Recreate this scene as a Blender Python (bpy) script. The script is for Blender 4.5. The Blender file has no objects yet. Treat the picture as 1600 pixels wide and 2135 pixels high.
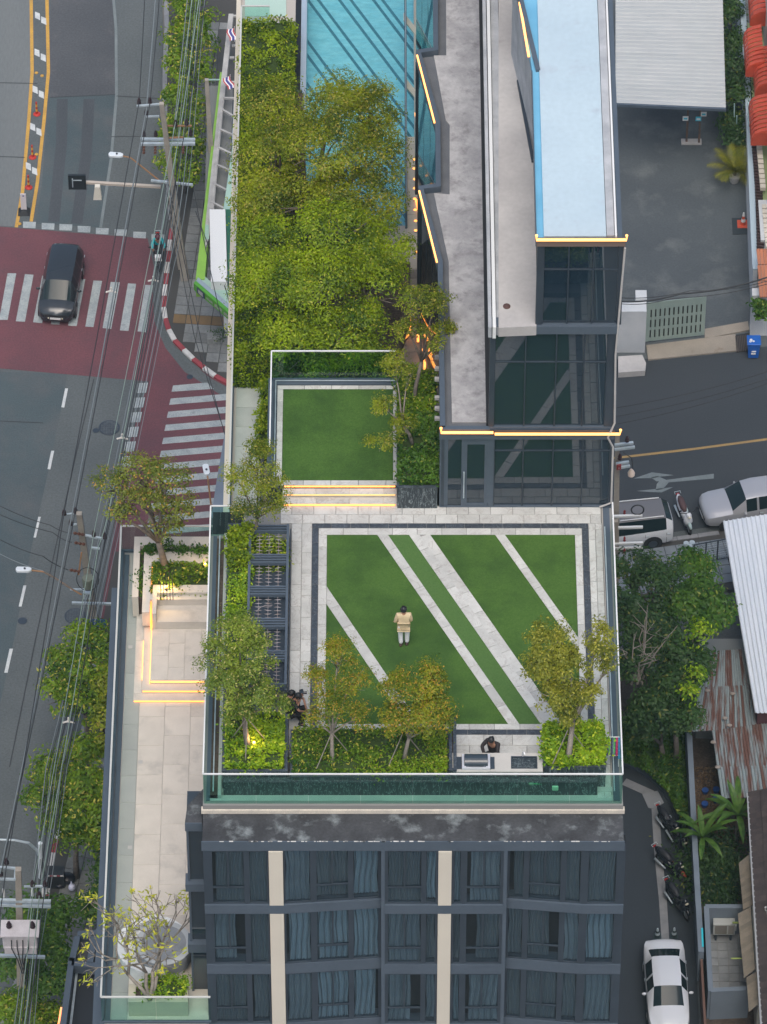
import bpy, bmesh, math, random
import numpy as np
from mathutils import Vector, Matrix
random.seed(7)
NTH = 'first second third fourth fifth sixth seventh eighth ninth tenth eleventh twelfth thirteenth'.split()
RNG = np.random.default_rng(11)
sc = bpy.context.scene
# ------------------------------------------------------------------ camera, sky, sun, exposure
F = 12000.0          # focal length in pixels of the 1600 px wide photograph
ALPHA = math.radians(46.5)
DIST = 187.5         # metres from the lens to the roof terrace
T = 58.0             # height of the roof terrace above the street
CA, SA = math.cos(ALPHA), math.sin(ALPHA)
CAM = Vector((0, -DIST * CA, T + DIST * SA))
cd = bpy.data.cameras.new('camera')
cam = bpy.data.objects.new('camera', cd)
sc.collection.objects.link(cam)
cam.location = CAM
cam.rotation_euler = (math.pi / 2 - ALPHA, 0, 0)
cd.sensor_fit = 'HORIZONTAL'
cd.sensor_width = 36.0
cd.lens = 36.0 * F / 1600.0
cd.clip_start = 1.0
cd.clip_end = 5000.0
sc.camera = cam
SUN_EL, SUN_AZ = 64, 182     # degrees; azimuth clockwise from north
world = bpy.data.worlds.new('World'); sc.world = world
world.use_nodes = True
wn = world.node_tree; wn.nodes.clear()
wo = wn.nodes.new('ShaderNodeOutputWorld'); wb = wn.nodes.new('ShaderNodeBackground')
ws = wn.nodes.new('ShaderNodeTexSky'); ws.sky_type = 'NISHITA'; ws.sun_disc = False
ws.sun_elevation = math.radians(SUN_EL); ws.sun_rotation = math.radians(SUN_AZ)
ws.air_density = 1.0; ws.dust_density = 5.0; ws.ozone_density = 0.4
wb.inputs['Strength'].default_value = 0.15
wn.links.new(ws.outputs[0], wb.inputs[0]); wn.links.new(wb.outputs[0], wo.inputs[0])
sd = bpy.data.lights.new('sun', 'SUN'); sd.energy = 1.1; sd.angle = math.radians(45); sd.color = (0.97, 0.97, 0.96)
so = bpy.data.objects.new('sun', sd); sc.collection.objects.link(so)
az = math.radians(SUN_AZ); el = math.radians(SUN_EL)
sdir = Vector((math.sin(az) * math.cos(el), math.cos(az) * math.cos(el), math.sin(el)))
so.rotation_euler = sdir.to_track_quat('Z', 'Y').to_euler()
so.location = (0, 0, 150)
sc.view_settings.view_transform = 'Standard'; sc.view_settings.look = 'None'
sc.view_settings.gamma = 1.0; sc.view_settings.exposure = 0.32
sc.view_settings.use_curve_mapping = False
sc.render.engine = 'CYCLES'
sc.cycles.max_bounces = 6; sc.cycles.transparent_max_bounces = 12
sc.cycles.diffuse_bounces = 2; sc.cycles.glossy_bounces = 3
sc.cycles.caustics_reflective = False; sc.cycles.caustics_refractive = False

# ------------------------------------------------------------------ surveying helpers
def U(px, py, z):
    """the point at height z that the photograph shows at pixel (px, py)"""
    a = (px - 800.0) / F; b = (1067.5 - py) / F
    d = Vector((a, CA + b * SA, -SA + b * CA))
    t = (z - CAM.z) / d.z
    return CAM + d * t
def V(px, py, y):
    """the point on the upright east-west plane y that the photograph shows at pixel (px, py)"""
    a = (px - 800.0) / F; b = (1067.5 - py) / F
    d = Vector((a, CA + b * SA, -SA + b * CA))
    t = (y - CAM.y) / d.y
    return CAM + d * t
def u2(px, py, z):
    p = U(px, py, z); return (p.x, p.y)

# ------------------------------------------------------------------ materials
MATS = {}
def nodes(name):
    m = bpy.data.materials.new(name); m.use_nodes = True
    nt = m.node_tree; nt.nodes.clear()
    o = nt.nodes.new('ShaderNodeOutputMaterial')
    return m, nt, o
def mixrgb(nt, fac, a, b, mode='MIX'):
    n = nt.nodes.new('ShaderNodeMix'); n.data_type = 'RGBA'; n.blend_type = mode
    for sock, v in ((n.inputs[0], fac), (n.inputs[6], a), (n.inputs[7], b)):
        if isinstance(v, (int, float)): sock.default_value = v
        elif isinstance(v, tuple): sock.default_value = (*v[:3], 1)
        else: nt.links.new(v, sock)
    return n.outputs[2]
def noise(nt, vec, scale, detail=4, rough=0.55, dist=0.0):
    n = nt.nodes.new('ShaderNodeTexNoise'); n.inputs['Scale'].default_value = scale
    n.inputs['Detail'].default_value = detail; n.inputs['Roughness'].default_value = rough
    n.inputs['Distortion'].default_value = dist
    nt.links.new(vec, n.inputs['Vector']); return n.outputs['Fac']
def ramp(nt, fac, lo, hi):
    n = nt.nodes.new('ShaderNodeMapRange'); n.inputs[1].default_value = lo; n.inputs[2].default_value = hi
    n.clamp = True; nt.links.new(fac, n.inputs[0]); return n.outputs[0]
def mapping(nt, vec, scale=(1, 1, 1), rot=(0, 0, 0)):
    n = nt.nodes.new('ShaderNodeMapping'); n.inputs['Scale'].default_value = scale
    n.inputs['Rotation'].default_value = rot
    nt.links.new(vec, n.inputs['Vector']); return n.outputs[0]
def M(name, c1, c2=None, scale=1.5, lo=0.35, hi=0.65, rough=0.75, bump=0.0, bscale=20, metal=0.0, spec=0.5,
      fine=0.0, fscale=30, stain=None, per=0.0, veins=None, stretch=(1, 1, 1), ior=None, emit=None, estr=0, coat=0):
    m, nt, out = nodes(name)
    b = nt.nodes.new('ShaderNodeBsdfPrincipled'); nt.links.new(b.outputs[0], out.inputs[0])
    tc = nt.nodes.new('ShaderNodeTexCoord').outputs['Object']
    if stretch != (1, 1, 1): tc = mapping(nt, tc, stretch)
    if per:
        oi = nt.nodes.new('ShaderNodeObjectInfo')
        va = nt.nodes.new('ShaderNodeVectorMath'); va.operation = 'MULTIPLY_ADD'
        cx = nt.nodes.new('ShaderNodeCombineXYZ')
        for i in range(3): nt.links.new(oi.outputs['Random'], cx.inputs[i])
        nt.links.new(cx.outputs[0], va.inputs[0]); va.inputs[1].default_value = (37, 53, 71)
        nt.links.new(tc, va.inputs[2]); tc = va.outputs[0]
    col = c1
    if c2 is not None:
        col = mixrgb(nt, ramp(nt, noise(nt, tc, scale), lo, hi), c1, c2)
    if stain:
        sc_, ss, sl, sh = stain
        col = mixrgb(nt, ramp(nt, noise(nt, tc, ss, 6, 0.65), sl, sh), col, sc_)
    if veins:
        vc, vs, vw = veins
        n = noise(nt, tc, vs, 5, 0.6, 1.5)
        a = nt.nodes.new('ShaderNodeMath'); a.operation = 'SUBTRACT'; nt.links.new(n, a.inputs[0]); a.inputs[1].default_value = 0.5
        c = nt.nodes.new('ShaderNodeMath'); c.operation = 'ABSOLUTE'; nt.links.new(a.outputs[0], c.inputs[0])
        col = mixrgb(nt, ramp(nt, c.outputs[0], vw, 0.0), col, vc)
    if fine:
        f = ramp(nt, noise(nt, tc, fscale, 3), 0.3, 0.7)
        g = nt.nodes.new('ShaderNodeMapRange'); g.inputs[3].default_value = 1 - fine; g.inputs[4].default_value = 1 + fine
        nt.links.new(f, g.inputs[0])
        cc = nt.nodes.new('ShaderNodeCombineColor')
        for i in range(3): nt.links.new(g.outputs[0], cc.inputs[i])
        col = mixrgb(nt, 1.0, col, cc.outputs[0], 'MULTIPLY')
    if per:
        g = nt.nodes.new('ShaderNodeMapRange'); g.inputs[3].default_value = 1 - per; g.inputs[4].default_value = 1 + per
        nt.links.new(oi.outputs['Random'], g.inputs[0])
        cc = nt.nodes.new('ShaderNodeCombineColor')
        for i in range(3): nt.links.new(g.outputs[0], cc.inputs[i])
        col = mixrgb(nt, 1.0, col, cc.outputs[0], 'MULTIPLY')
    if isinstance(col, tuple): b.inputs['Base Color'].default_value = (*col, 1)
    else: nt.links.new(col, b.inputs['Base Color'])
    b.inputs['Roughness'].default_value = rough; b.inputs['Metallic'].default_value = metal
    b.inputs['Specular IOR Level'].default_value = spec
    if coat: b.inputs['Coat Weight'].default_value = coat; b.inputs['Coat Roughness'].default_value = 0.05
    if ior: b.inputs['IOR'].default_value = ior
    if emit:
        b.inputs['Emission Color'].default_value = (*emit, 1); b.inputs['Emission Strength'].default_value = estr
    if bump:
        bn = nt.nodes.new('ShaderNodeBump'); bn.inputs['Strength'].default_value = bump; bn.inputs['Distance'].default_value = 0.02
        nt.links.new(noise(nt, tc, bscale, 4), bn.inputs['Height']); nt.links.new(bn.outputs[0], b.inputs['Normal'])
    MATS[name] = m
    return m
def glassmat(name, tint, fres=1.5, rough=0.0, gl=(1, 1, 1), bump=0.0, bs=2.0, gmul=1.0):
    m, nt, out = nodes(name)
    t = nt.nodes.new('ShaderNodeBsdfTransparent'); t.inputs[0].default_value = (*tint, 1)
    g = nt.nodes.new('ShaderNodeBsdfGlossy'); g.inputs['Roughness'].default_value = rough; g.inputs['Color'].default_value = (*gl, 1)
    fr = nt.nodes.new('ShaderNodeLayerWeight'); fr.inputs[0].default_value = 0.5
    pw = nt.nodes.new('ShaderNodeMath'); pw.operation = 'POWER'; nt.links.new(fr.outputs['Facing'], pw.inputs[0]); pw.inputs[1].default_value = 4
    ma = nt.nodes.new('ShaderNodeMath'); ma.operation = 'MULTIPLY_ADD'; nt.links.new(pw.outputs[0], ma.inputs[0]); ma.inputs[1].default_value = 0.6
    ma.inputs[2].default_value = 0.03 * gmul; ma.use_clamp = True
    mx = nt.nodes.new('ShaderNodeMixShader'); fac = ma.outputs[0]
    nt.links.new(fac, mx.inputs[0]); nt.links.new(t.outputs[0], mx.inputs[1]); nt.links.new(g.outputs[0], mx.inputs[2])
    nt.links.new(mx.outputs[0], out.inputs[0])
    if bump:
        tc = nt.nodes.new('ShaderNodeTexCoord').outputs['Object']
        bn = nt.nodes.new('ShaderNodeBump'); bn.inputs['Strength'].default_value = bump; bn.inputs['Distance'].default_value = 0.05
        nt.links.new(noise(nt, tc, bs, 2), bn.inputs['Height']); nt.links.new(bn.outputs[0], g.inputs['Normal'])
    MATS[name] = m; return m
def leafmat(name, ca, cb, cc=None, ccf=0.12, clump=0.8, trans=0.2):
    m, nt, out = nodes(name)
    geo = nt.nodes.new('ShaderNodeNewGeometry'); tc = nt.nodes.new('ShaderNodeTexCoord').outputs['Object']
    r = geo.outputs['Random Per Island']
    big = ramp(nt, noise(nt, tc, clump, 2), 0.35, 0.65)
    ad = nt.nodes.new('ShaderNodeMath'); ad.operation = 'MULTIPLY_ADD'; nt.links.new(r, ad.inputs[0]); ad.inputs[1].default_value = 0.42
    h = nt.nodes.new('ShaderNodeMath'); h.operation = 'MULTIPLY'; nt.links.new(big, h.inputs[0]); h.inputs[1].default_value = 0.6
    nt.links.new(h.outputs[0], ad.inputs[2])
    col = mixrgb(nt, ad.outputs[0], ca, cb)
    if cc:
        w = nt.nodes.new('ShaderNodeTexWhiteNoise'); w.noise_dimensions = '1D'; nt.links.new(r, w.inputs['W'])
        g = nt.nodes.new('ShaderNodeMath'); g.operation = 'LESS_THAN'; nt.links.new(w.outputs[0], g.inputs[0]); g.inputs[1].default_value = ccf
        col = mixrgb(nt, g.outputs[0], col, cc)
    d = nt.nodes.new('ShaderNodeBsdfDiffuse'); t = nt.nodes.new('ShaderNodeBsdfTranslucent')
    g = nt.nodes.new('ShaderNodeBsdfGlossy'); g.inputs['Roughness'].default_value = 0.45; g.inputs['Color'].default_value = (0.8, 0.85, 0.8, 1)
    nt.links.new(col, d.inputs[0])
    c2 = mixrgb(nt, 1.0, col, (1.3, 1.35, 0.6), 'MULTIPLY'); nt.links.new(c2, t.inputs[0])
    m1 = nt.nodes.new('ShaderNodeMixShader'); m1.inputs[0].default_value = trans
    nt.links.new(d.outputs[0], m1.inputs[1]); nt.links.new(t.outputs[0], m1.inputs[2])
    m2 = nt.nodes.new('ShaderNodeMixShader'); m2.inputs[0].default_value = 0.02
    nt.links.new(m1.outputs[0], m2.inputs[1]); nt.links.new(g.outputs[0], m2.inputs[2])
    nt.links.new(m2.outputs[0], out.inputs[0]); MATS[name] = m; return m

stone = M('pale_marble', (0.50, 0.51, 0.485), (0.42, 0.43, 0.41), 2.2, fine=0.05, rough=0.55, per=0.11, stain=((0.33, 0.30, 0.26), 1.6, 0.62, 0.8), veins=((0.36, 0.35, 0.33), 1.2, 0.02))
stone_lo = M('beige_stone', (0.60, 0.555, 0.49), (0.54, 0.50, 0.44), 1.6, fine=0.03, rough=0.6, per=0.05, stain=((0.38, 0.36, 0.33), 0.8, 0.55, 0.8))
stone_path = M('walkway_stone', (0.42, 0.45, 0.42), (0.36, 0.39, 0.37), 1.2, fine=0.04, rough=0.6, per=0.05)
grout = M('grout', (0.22, 0.22, 0.21), rough=0.9)
grout_l = M('pale_grout', (0.42, 0.40, 0.375), rough=0.9)
slate = M('dark_slate', (0.045, 0.058, 0.075), (0.03, 0.04, 0.052), 3, rough=0.45, per=0.12, veins=((0.16, 0.19, 0.21), 3.0, 0.012), stretch=(1, 1, 0.5))
slatewall = M('veined_slate', (0.03, 0.042, 0.05), (0.02, 0.03, 0.038), 3, rough=0.35, veins=((0.26, 0.31, 0.32), 3.6, 0.02), stretch=(1.6, 1.6, 0.35))
turf = M('turf', (0.050, 0.112, 0.022), (0.070, 0.138, 0.032), 14, 0.3, 0.7, rough=0.95, bump=0.6, bscale=90, fine=0.3, fscale=60, spec=0.1, stain=((0.036, 0.082, 0.020), 0.7, 0.42, 0.68))
turf_p = M('pale_turf', (0.062, 0.132, 0.036), (0.080, 0.154, 0.046), 14, 0.3, 0.7, rough=0.95, bump=0.6, bscale=90, fine=0.25, fscale=60, spec=0.1)
metal_d = M('grey_blue_metal', (0.075, 0.10, 0.13), (0.065, 0.088, 0.115), 1.0, rough=0.45, fine=0.06, fscale=8)
metal_dd = M('charcoal_metal', (0.035, 0.05, 0.068), (0.028, 0.04, 0.055), 1.0, rough=0.45)
rail_w = M('white_rail', (0.50, 0.52, 0.50), rough=0.45)
metal_w = M('white_metal', (0.66, 0.68, 0.67), rough=0.4)
steel = M('galvanised_steel', (0.48, 0.56, 0.60), (0.36, 0.43, 0.47), 3, rough=0.45, metal=0.25)
led = M('led_light', (1, 0.6, 0.2), emit=(1.0, 0.30, 0.045), estr=1.7)
led2 = M('led_core', (1, 0.7, 0.3), emit=(1.0, 0.31, 0.045), estr=1.9)
led3 = M('led_soft', (1, 0.6, 0.2), emit=(1.0, 0.38, 0.08), estr=1.6)
conc = M('roof_concrete', (0.44, 0.44, 0.44), (0.33, 0.33, 0.335), 1.3, 0.4, 0.6, rough=0.85, fine=0.08, fscale=9, stain=((0.22, 0.215, 0.22), 2.2, 0.5, 0.72), bump=.2, bscale=12)
conc2 = M('plain_concrete', (0.47, 0.46, 0.44), (0.38, 0.37, 0.36), 0.5, rough=0.85, fine=0.05, fscale=7, stain=((0.26, 0.23, 0.21), 0.9, 0.66, 0.85))
membrane = M('pale_blue_membrane', (0.42, 0.53, 0.585), (0.38, 0.485, 0.545), 0.35, rough=0.6, fine=0.04, fscale=6, stain=((0.36, 0.42, 0.48), 1.1, 0.58, 0.8))
blueband = M('blue_paint', (0.16, 0.42, 0.60), (0.12, 0.35, 0.52), 0.6, rough=0.5)
greystrip = M('grey_mortar', (0.42, 0.44, 0.46), (0.30, 0.32, 0.34), 1.4, rough=0.8, fine=0.1)
cream = M('cream_paint', (0.60, 0.56, 0.47), (0.56, 0.52, 0.44), 0.4, rough=0.7)
blacktar = M('stained_black_roof', (0.024, 0.026, 0.030), (0.050, 0.054, 0.060), 1.2, rough=0.8, fine=0.2, fscale=12, stain=((0.20, 0.23, 0.24), 1.3, 0.52, 0.72), bump=0.2, bscale=8)
asphalt = M('asphalt', (0.066, 0.090, 0.098), (0.052, 0.074, 0.083), 0.12, rough=0.9, fine=0.14, fscale=14, bump=0.3, bscale=40, stain=((0.088, 0.094, 0.098), 0.35, 0.45, 0.75))
asphalt_n = M('fresh_asphalt', (0.038, 0.045, 0.052), (0.032, 0.040, 0.047), 0.15, rough=0.9, fine=0.10, fscale=14, bump=0.3, bscale=40)
asphalt_l = M('pale_concrete_lane', (0.15, 0.165, 0.165), (0.12, 0.135, 0.14), 0.15, rough=0.9, fine=0.08, fscale=12, stretch=(1, .2, 1))
asphalt_b = M('brownish_asphalt', (0.096, 0.110, 0.113), (0.078, 0.092, 0.096), 0.3, rough=0.92, fine=0.16, fscale=10, bump=0.3, bscale=40)
lot = M('car_park_asphalt', (0.074, 0.088, 0.096), (0.058, 0.070, 0.079), 0.25, rough=0.85, fine=0.10, fscale=10, stain=((0.14, 0.155, 0.155), 0.45, 0.5, 0.78), bump=0.3, bscale=30)
redpaint = M('red_road_paint', (0.140, 0.050, 0.060), (0.105, 0.042, 0.053), 0.28, rough=0.85, fine=0.16, fscale=12, stain=((0.085, 0.045, 0.055), 0.5, 0.5, 0.8))
whitepaint = M('white_road_paint', (0.34, 0.38, 0.38), (0.25, 0.29, 0.30), 1.6, rough=0.8, fine=0.15, fscale=16, stain=((0.17, 0.19, 0.20), 2.4, 0.56, 0.75))
whitepaint2 = M('bright_road_paint', (0.55, 0.58, 0.57), (0.42, 0.45, 0.46), 1.6, rough=0.8, fine=0.1, fscale=16)
greypaint = M('faded_road_paint', (0.17, 0.20, 0.205), (0.13, 0.16, 0.165), 1.0, rough=0.8, fine=0.1, fscale=16)
yellowpaint = M('yellow_road_paint', (0.52, 0.30, 0.055), (0.42, 0.25, 0.06), 1.2, rough=0.8, fine=0.12, fscale=12)
kerb_r = M('red_kerb_paint', (0.30, 0.045, 0.055), (0.22, 0.04, 0.05), 3, rough=0.7, fine=0.1)
kerb_w = M('white_kerb_paint', (0.58, 0.58, 0.56), (0.45, 0.45, 0.44), 3, rough=0.7, fine=0.1)
kerb_g = M('kerb_concrete', (0.24, 0.25, 0.26), (0.19, 0.2, 0.21), 2, rough=0.9)
paver = M('grey_paver', (0.20, 0.21, 0.205), (0.145, 0.155, 0.155), 1.1, rough=0.9, per=0.16, fine=0.12, fscale=10)
paver_o = M('ochre_paver', (0.20, 0.13, 0.06), (0.16, 0.11, 0.06), 1.5, rough=0.9, per=0.15)
paver_b = M('blue_grey_paver', (0.20, 0.235, 0.26), (0.16, 0.19, 0.215), 1.5, rough=0.9, per=0.12)
paver_base = M('paving_sand', (0.055, 0.055, 0.053), rough=0.95)
water = None
m, nt, out = nodes('pool_water')
tcn = nt.nodes.new('ShaderNodeTexCoord').outputs['Object']
g = nt.nodes.new('ShaderNodeBsdfGlossy'); g.inputs['Roughness'].default_value = 0.02
bn = nt.nodes.new('ShaderNodeBump'); bn.inputs['Strength'].default_value = 0.5; bn.inputs['Distance'].default_value = 0.05
nt.links.new(noise(nt, tcn, 3.2, 3), bn.inputs['Height']); nt.links.new(bn.outputs[0], g.inputs['Normal'])
lp = nt.nodes.new('ShaderNodeBsdfTransparent'); lp.inputs[0].default_value = (0.84, 0.97, 0.985, 1)
mx = nt.nodes.new('ShaderNodeMixShader'); mx.inputs[0].default_value = 0.06
nt.links.new(lp.outputs[0], mx.inputs[1]); nt.links.new(g.outputs[0], mx.inputs[2]); nt.links.new(mx.outputs[0], out.inputs[0])
water = m
poolfloor = M('pool_tile', (0.40, 0.66, 0.70), (0.28, 0.56, 0.63), 1.6, 0.3, 0.7, rough=0.4, fine=0.10, fscale=5, stretch=(1.0, 2.6, 1), per=0.0)
poolline = M('pool_line_tile', (0.08, 0.22, 0.27), (0.05, 0.16, 0.20), 9, rough=0.4)
glass_rail = glassmat('railing_glass', (0.80, 0.93, 0.89), 1.45)
glass_rail_s = glassmat('green_railing_glass', (0.74, 0.91, 0.86), 1.45)
glass_win = glassmat('window_glass', (0.76, 0.82, 0.85), 1.6, bump=0.25, bs=0.9, gl=(0.85, 0.95, 1.0))
glass_car = M('car_glass', (0.010, 0.022, 0.026), rough=0.05, spec=0.3, ior=1.45)
glass_dark = M('dark_mirror_glass', (0.012, 0.026, 0.040), rough=0.015, ior=1.8, spec=0.5, bump=0.02, bscale=0.8)
glass_side = M('reflective_side_glass', (0.012, 0.03, 0.036), rough=0.02, ior=2.4)
curtain = M('curtain_cloth', (0.23, 0.28, 0.31), (0.18, 0.225, 0.26), 1.0, rough=0.9)
curtain_b = M('pale_blue_curtain', (0.30, 0.38, 0.43), (0.24, 0.32, 0.37), 1.0, rough=0.9)
curtain_d = M('dim_curtain', (0.15, 0.175, 0.19), (0.12, 0.145, 0.165), 1.0, rough=0.9)
fold_shade_c = M('curtain_fold_shade', (0.13, 0.165, 0.19), rough=0.9)  # darker cloth colour that paints the shade of the pleats
dark_in = M('dark_interior', (0.010, 0.013, 0.017), rough=0.9)
bark = M('bark', (0.17, 0.145, 0.12), (0.11, 0.095, 0.08), 6, rough=0.9, fine=0.2)
bark_l = M('pale_bark', (0.26, 0.235, 0.20), (0.18, 0.16, 0.13), 6, rough=0.9, fine=0.2)
soil = M('soil', (0.055, 0.04, 0.03), (0.085, 0.065, 0.05), 2.5, rough=0.95, fine=0.3, fscale=12, bump=0.5, bscale=14)
fresh = leafmat('fresh_leaf', (0.010, 0.055, 0.006), (0.290, 0.400, 0.005), (0.34, 0.36, 0.03), 0.08, 0.9)
deep = leafmat('deep_leaf', (0.016, 0.066, 0.012), (0.095, 0.200, 0.016), (0.222, 0.263, 0.040), 0.06, 0.9)
dark_l = leafmat('dark_leaf', (0.016, 0.046, 0.016), (0.054, 0.116, 0.025), (0.139, 0.155, 0.031), 0.05, 0.6)
mid = leafmat('mid_leaf', (0.014, 0.070, 0.007), (0.195, 0.310, 0.008), (0.403, 0.384, 0.060), 0.10, 0.55)
olive = leafmat('olive_leaf', (0.016, 0.056, 0.008), (0.290, 0.340, 0.008), (0.34, 0.30, 0.05), 0.12, 0.7)
rusty = leafmat('rusty_leaf', (0.040, 0.105, 0.008), (0.280, 0.285, 0.010), (0.40, 0.25, 0.03), 0.16, 0.9)
soft = leafmat('soft_leaf', (0.040, 0.100, 0.014), (0.255, 0.330, 0.030), (0.42, 0.40, 0.12), 0.12, 0.9)
yell = leafmat('yellow_leaf', (0.24, 0.30, 0.03), (0.46, 0.48, 0.05), (0.600, 0.558, 0.046), 0.2, 0.9)
green_l = leafmat('lime_hedge_leaf', (0.050, 0.150, 0.007), (0.270, 0.410, 0.008), (0.434, 0.512, 0.031), 0.12, 1.4)
banana_m = leafmat('banana_leaf', (0.03, 0.09, 0.015), (0.10, 0.19, 0.03), None, 0, 3.0)
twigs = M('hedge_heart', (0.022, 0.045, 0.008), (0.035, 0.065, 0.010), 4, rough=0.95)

# ------------------------------------------------------------------ mesh builder
def poly_area(p):
    return sum(p[i][0] * p[(i + 1) % len(p)][1] - p[(i + 1) % len(p)][0] * p[i][1] for i in range(len(p))) / 2
class MB:
    def __init__(s): s.v = []; s.f = []; s.smooth = False
    def box(s, x0, y0, z0, x1, y1, z1):
        if x0 > x1: x0, x1 = x1, x0
        if y0 > y1: y0, y1 = y1, y0
        if z0 > z1: z0, z1 = z1, z0
        return s.prism([(x0, y0), (x1, y0), (x1, y1), (x0, y1)], z0, z1)
    def prism(s, pts, z0, z1):
        pts = [(p[0], p[1]) for p in pts]
        if poly_area(pts) < 0: pts = pts[::-1]
        n = len(pts); k = len(s.v)
        s.v += [(x, y, z0) for x, y in pts] + [(x, y, z1) for x, y in pts]
        s.f.append(tuple(range(k + n, k + 2 * n))); s.f.append(tuple(range(k + n - 1, k - 1, -1)))
        for i in range(n):
            j = (i + 1) % n; s.f.append((k + i, k + j, k + n + j, k + n + i))
        return s
    def hexa(s, a):      # eight corners: four below (ccw), four above
        k = len(s.v); s.v += [tuple(p) for p in a]
        s.f += [(k + 3, k + 2, k + 1, k), (k + 4, k + 5, k + 6, k + 7)]
        for i in range(4):
            j = (i + 1) % 4; s.f.append((k + i, k + j, k + 4 + j, k + 4 + i))
        return s
    def face(s, *p):
        k = len(s.v); s.v += [tuple(q) for q in p]; s.f.append(tuple(range(k, k + len(p)))); return s
    def beam(s, a, b, w, h):
        a = Vector(a); b = Vector(b); d = (b - a).normalized()
        up = Vector((0, 0, 1)) if abs(d.z) < 0.95 else Vector((0, 1, 0))
        r = d.cross(up).normalized() * w / 2; q = r.cross(d).normalized() * h / 2
        s.hexa([a - r - q, b - r - q, b + r - q, a + r - q, a - r + q, b - r + q, b + r + q, a + r + q])
        return s
    def tube(s, pts, r, n=8, caps=True):
        pts = [Vector(p) for p in pts]
        rs = r if isinstance(r, (list, tuple)) else [r] * len(pts)
        k0 = len(s.v); ref = None
        for i, p in enumerate(pts):
            d = (pts[min(i + 1, len(pts) - 1)] - pts[max(i - 1, 0)])
            d = d.normalized() if d.length > 1e-9 else Vector((0, 0, 1))
            if ref is None: ref = Vector((1, 0, 0)) if abs(d.x) < 0.9 else Vector((0, 1, 0))
            a = (ref - d * ref.dot(d)).normalized(); ref = a; b = d.cross(a)
            for j in range(n):
                t = 2 * math.pi * j / n
                s.v.append(tuple(p + (a * math.cos(t) + b * math.sin(t)) * rs[i]))
        for i in range(len(pts) - 1):
            for j in range(n):
                q = (j + 1) % n
                s.f.append((k0 + i * n + j, k0 + i * n + q, k0 + (i + 1) * n + q, k0 + (i + 1) * n + j))
        if caps:
            s.f.append(tuple(range(k0 + n - 1, k0 - 1, -1))); e = k0 + (len(pts) - 1) * n
            s.f.append(tuple(range(e, e + n)))
        return s
    def lathe(s, c, prof, n=16, axis='z', sy=1.0):
        k0 = len(s.v)
        for r, z in prof:
            for j in range(n):
                t = 2 * math.pi * j / n
                q = (r * math.cos(t), sy * r * math.sin(t), z)
                if axis == 'x': q = (q[2], q[0], q[1])
                if axis == 'y': q = (q[0], q[2], q[1])
                s.v.append((c[0] + q[0], c[1] + q[1], c[2] + q[2]))
        for i in range(len(prof) - 1):
            for j in range(n):
                q = (j + 1) % n
                s.f.append((k0 + i * n + j, k0 + i * n + q, k0 + (i + 1) * n + q, k0 + (i + 1) * n + j))
        s.f.append(tuple(range(k0 + n - 1, k0 - 1, -1))); e = k0 + (len(prof) - 1) * n
        s.f.append(tuple(range(e, e + n)))
        return s
    def ball(s, c, r, n=12, m=8):
        r = r if isinstance(r, (tuple, list)) else (r, r, r)
        k = len(s.v)
        s.v.append((c[0], c[1], c[2] + r[2]))
        for i in range(1, m):
            a = math.pi * i / m
            for j in range(n):
                t = 2 * math.pi * j / n
                s.v.append((c[0] + r[0] * math.sin(a) * math.cos(t), c[1] + r[1] * math.sin(a) * math.sin(t), c[2] + r[2] * math.cos(a)))
        s.v.append((c[0], c[1], c[2] - r[2])); e = len(s.v) - 1
        for j in range(n):
            q = (j + 1) % n
            s.f.append((k, k + 1 + j, k + 1 + q)); s.f.append((e, k + 1 + (m - 2) * n + q, k + 1 + (m - 2) * n + j))
            for i in range(m - 2):
                s.f.append((k + 1 + i * n + j, k + 1 + (i + 1) * n + j, k + 1 + (i + 1) * n + q, k + 1 + i * n + q))
        return s
    def build(s, name, mat, parent=None, local=False, kind=None, label=None, cat=None, group=None, smooth=None, bevel=0):
        me = bpy.data.meshes.new(name)
        off = Vector((0, 0, 0))
        if parent is not None and not local:
            q = parent
            while q is not None: off += q.location; q = q.parent
        me.from_pydata([(v[0] - off.x, v[1] - off.y, v[2] - off.z) for v in s.v], [], s.f)
        me.materials.append(mat)
        if smooth if smooth is not None else s.smooth:
            me.polygons.foreach_set('use_smooth', [True] * len(me.polygons))
        o = bpy.data.objects.new(name, me); sc.collection.objects.link(o)
        if parent is not None: o.parent = parent
        if bevel:
            md = o.modifiers.new('bevel', 'BEVEL'); md.width = bevel; md.segments = 1; md.limit_method = 'ANGLE'
        return tag(o, label, cat, group, kind)
def tag(o, label=None, cat=None, group=None, kind=None):
    if label: o['label'] = label
    if cat: o['category'] = cat
    if group: o['group'] = group
    if kind: o['kind'] = kind
    return o
def thing(name, label, cat, loc=(0, 0, 0), rz=0.0, group=None):
    o = bpy.data.objects.new(name, None); sc.collection.objects.link(o); o.empty_display_size = 0.3
    o.location = loc; o.rotation_euler = (0, 0, rz)
    return tag(o, label, cat, group)
def share(name, me, loc, parent, rz=0.0):
    o = bpy.data.objects.new(name, me); sc.collection.objects.link(o); o.parent = parent
    o.location = loc; o.rotation_euler = (0, 0, rz); return o
def copy_tree(o, parent=None):
    c = o.copy(); sc.collection.objects.link(c); c.parent = parent
    for ch in list(o.children): copy_tree(ch, c)
    return c
TILE_ME = {}
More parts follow.
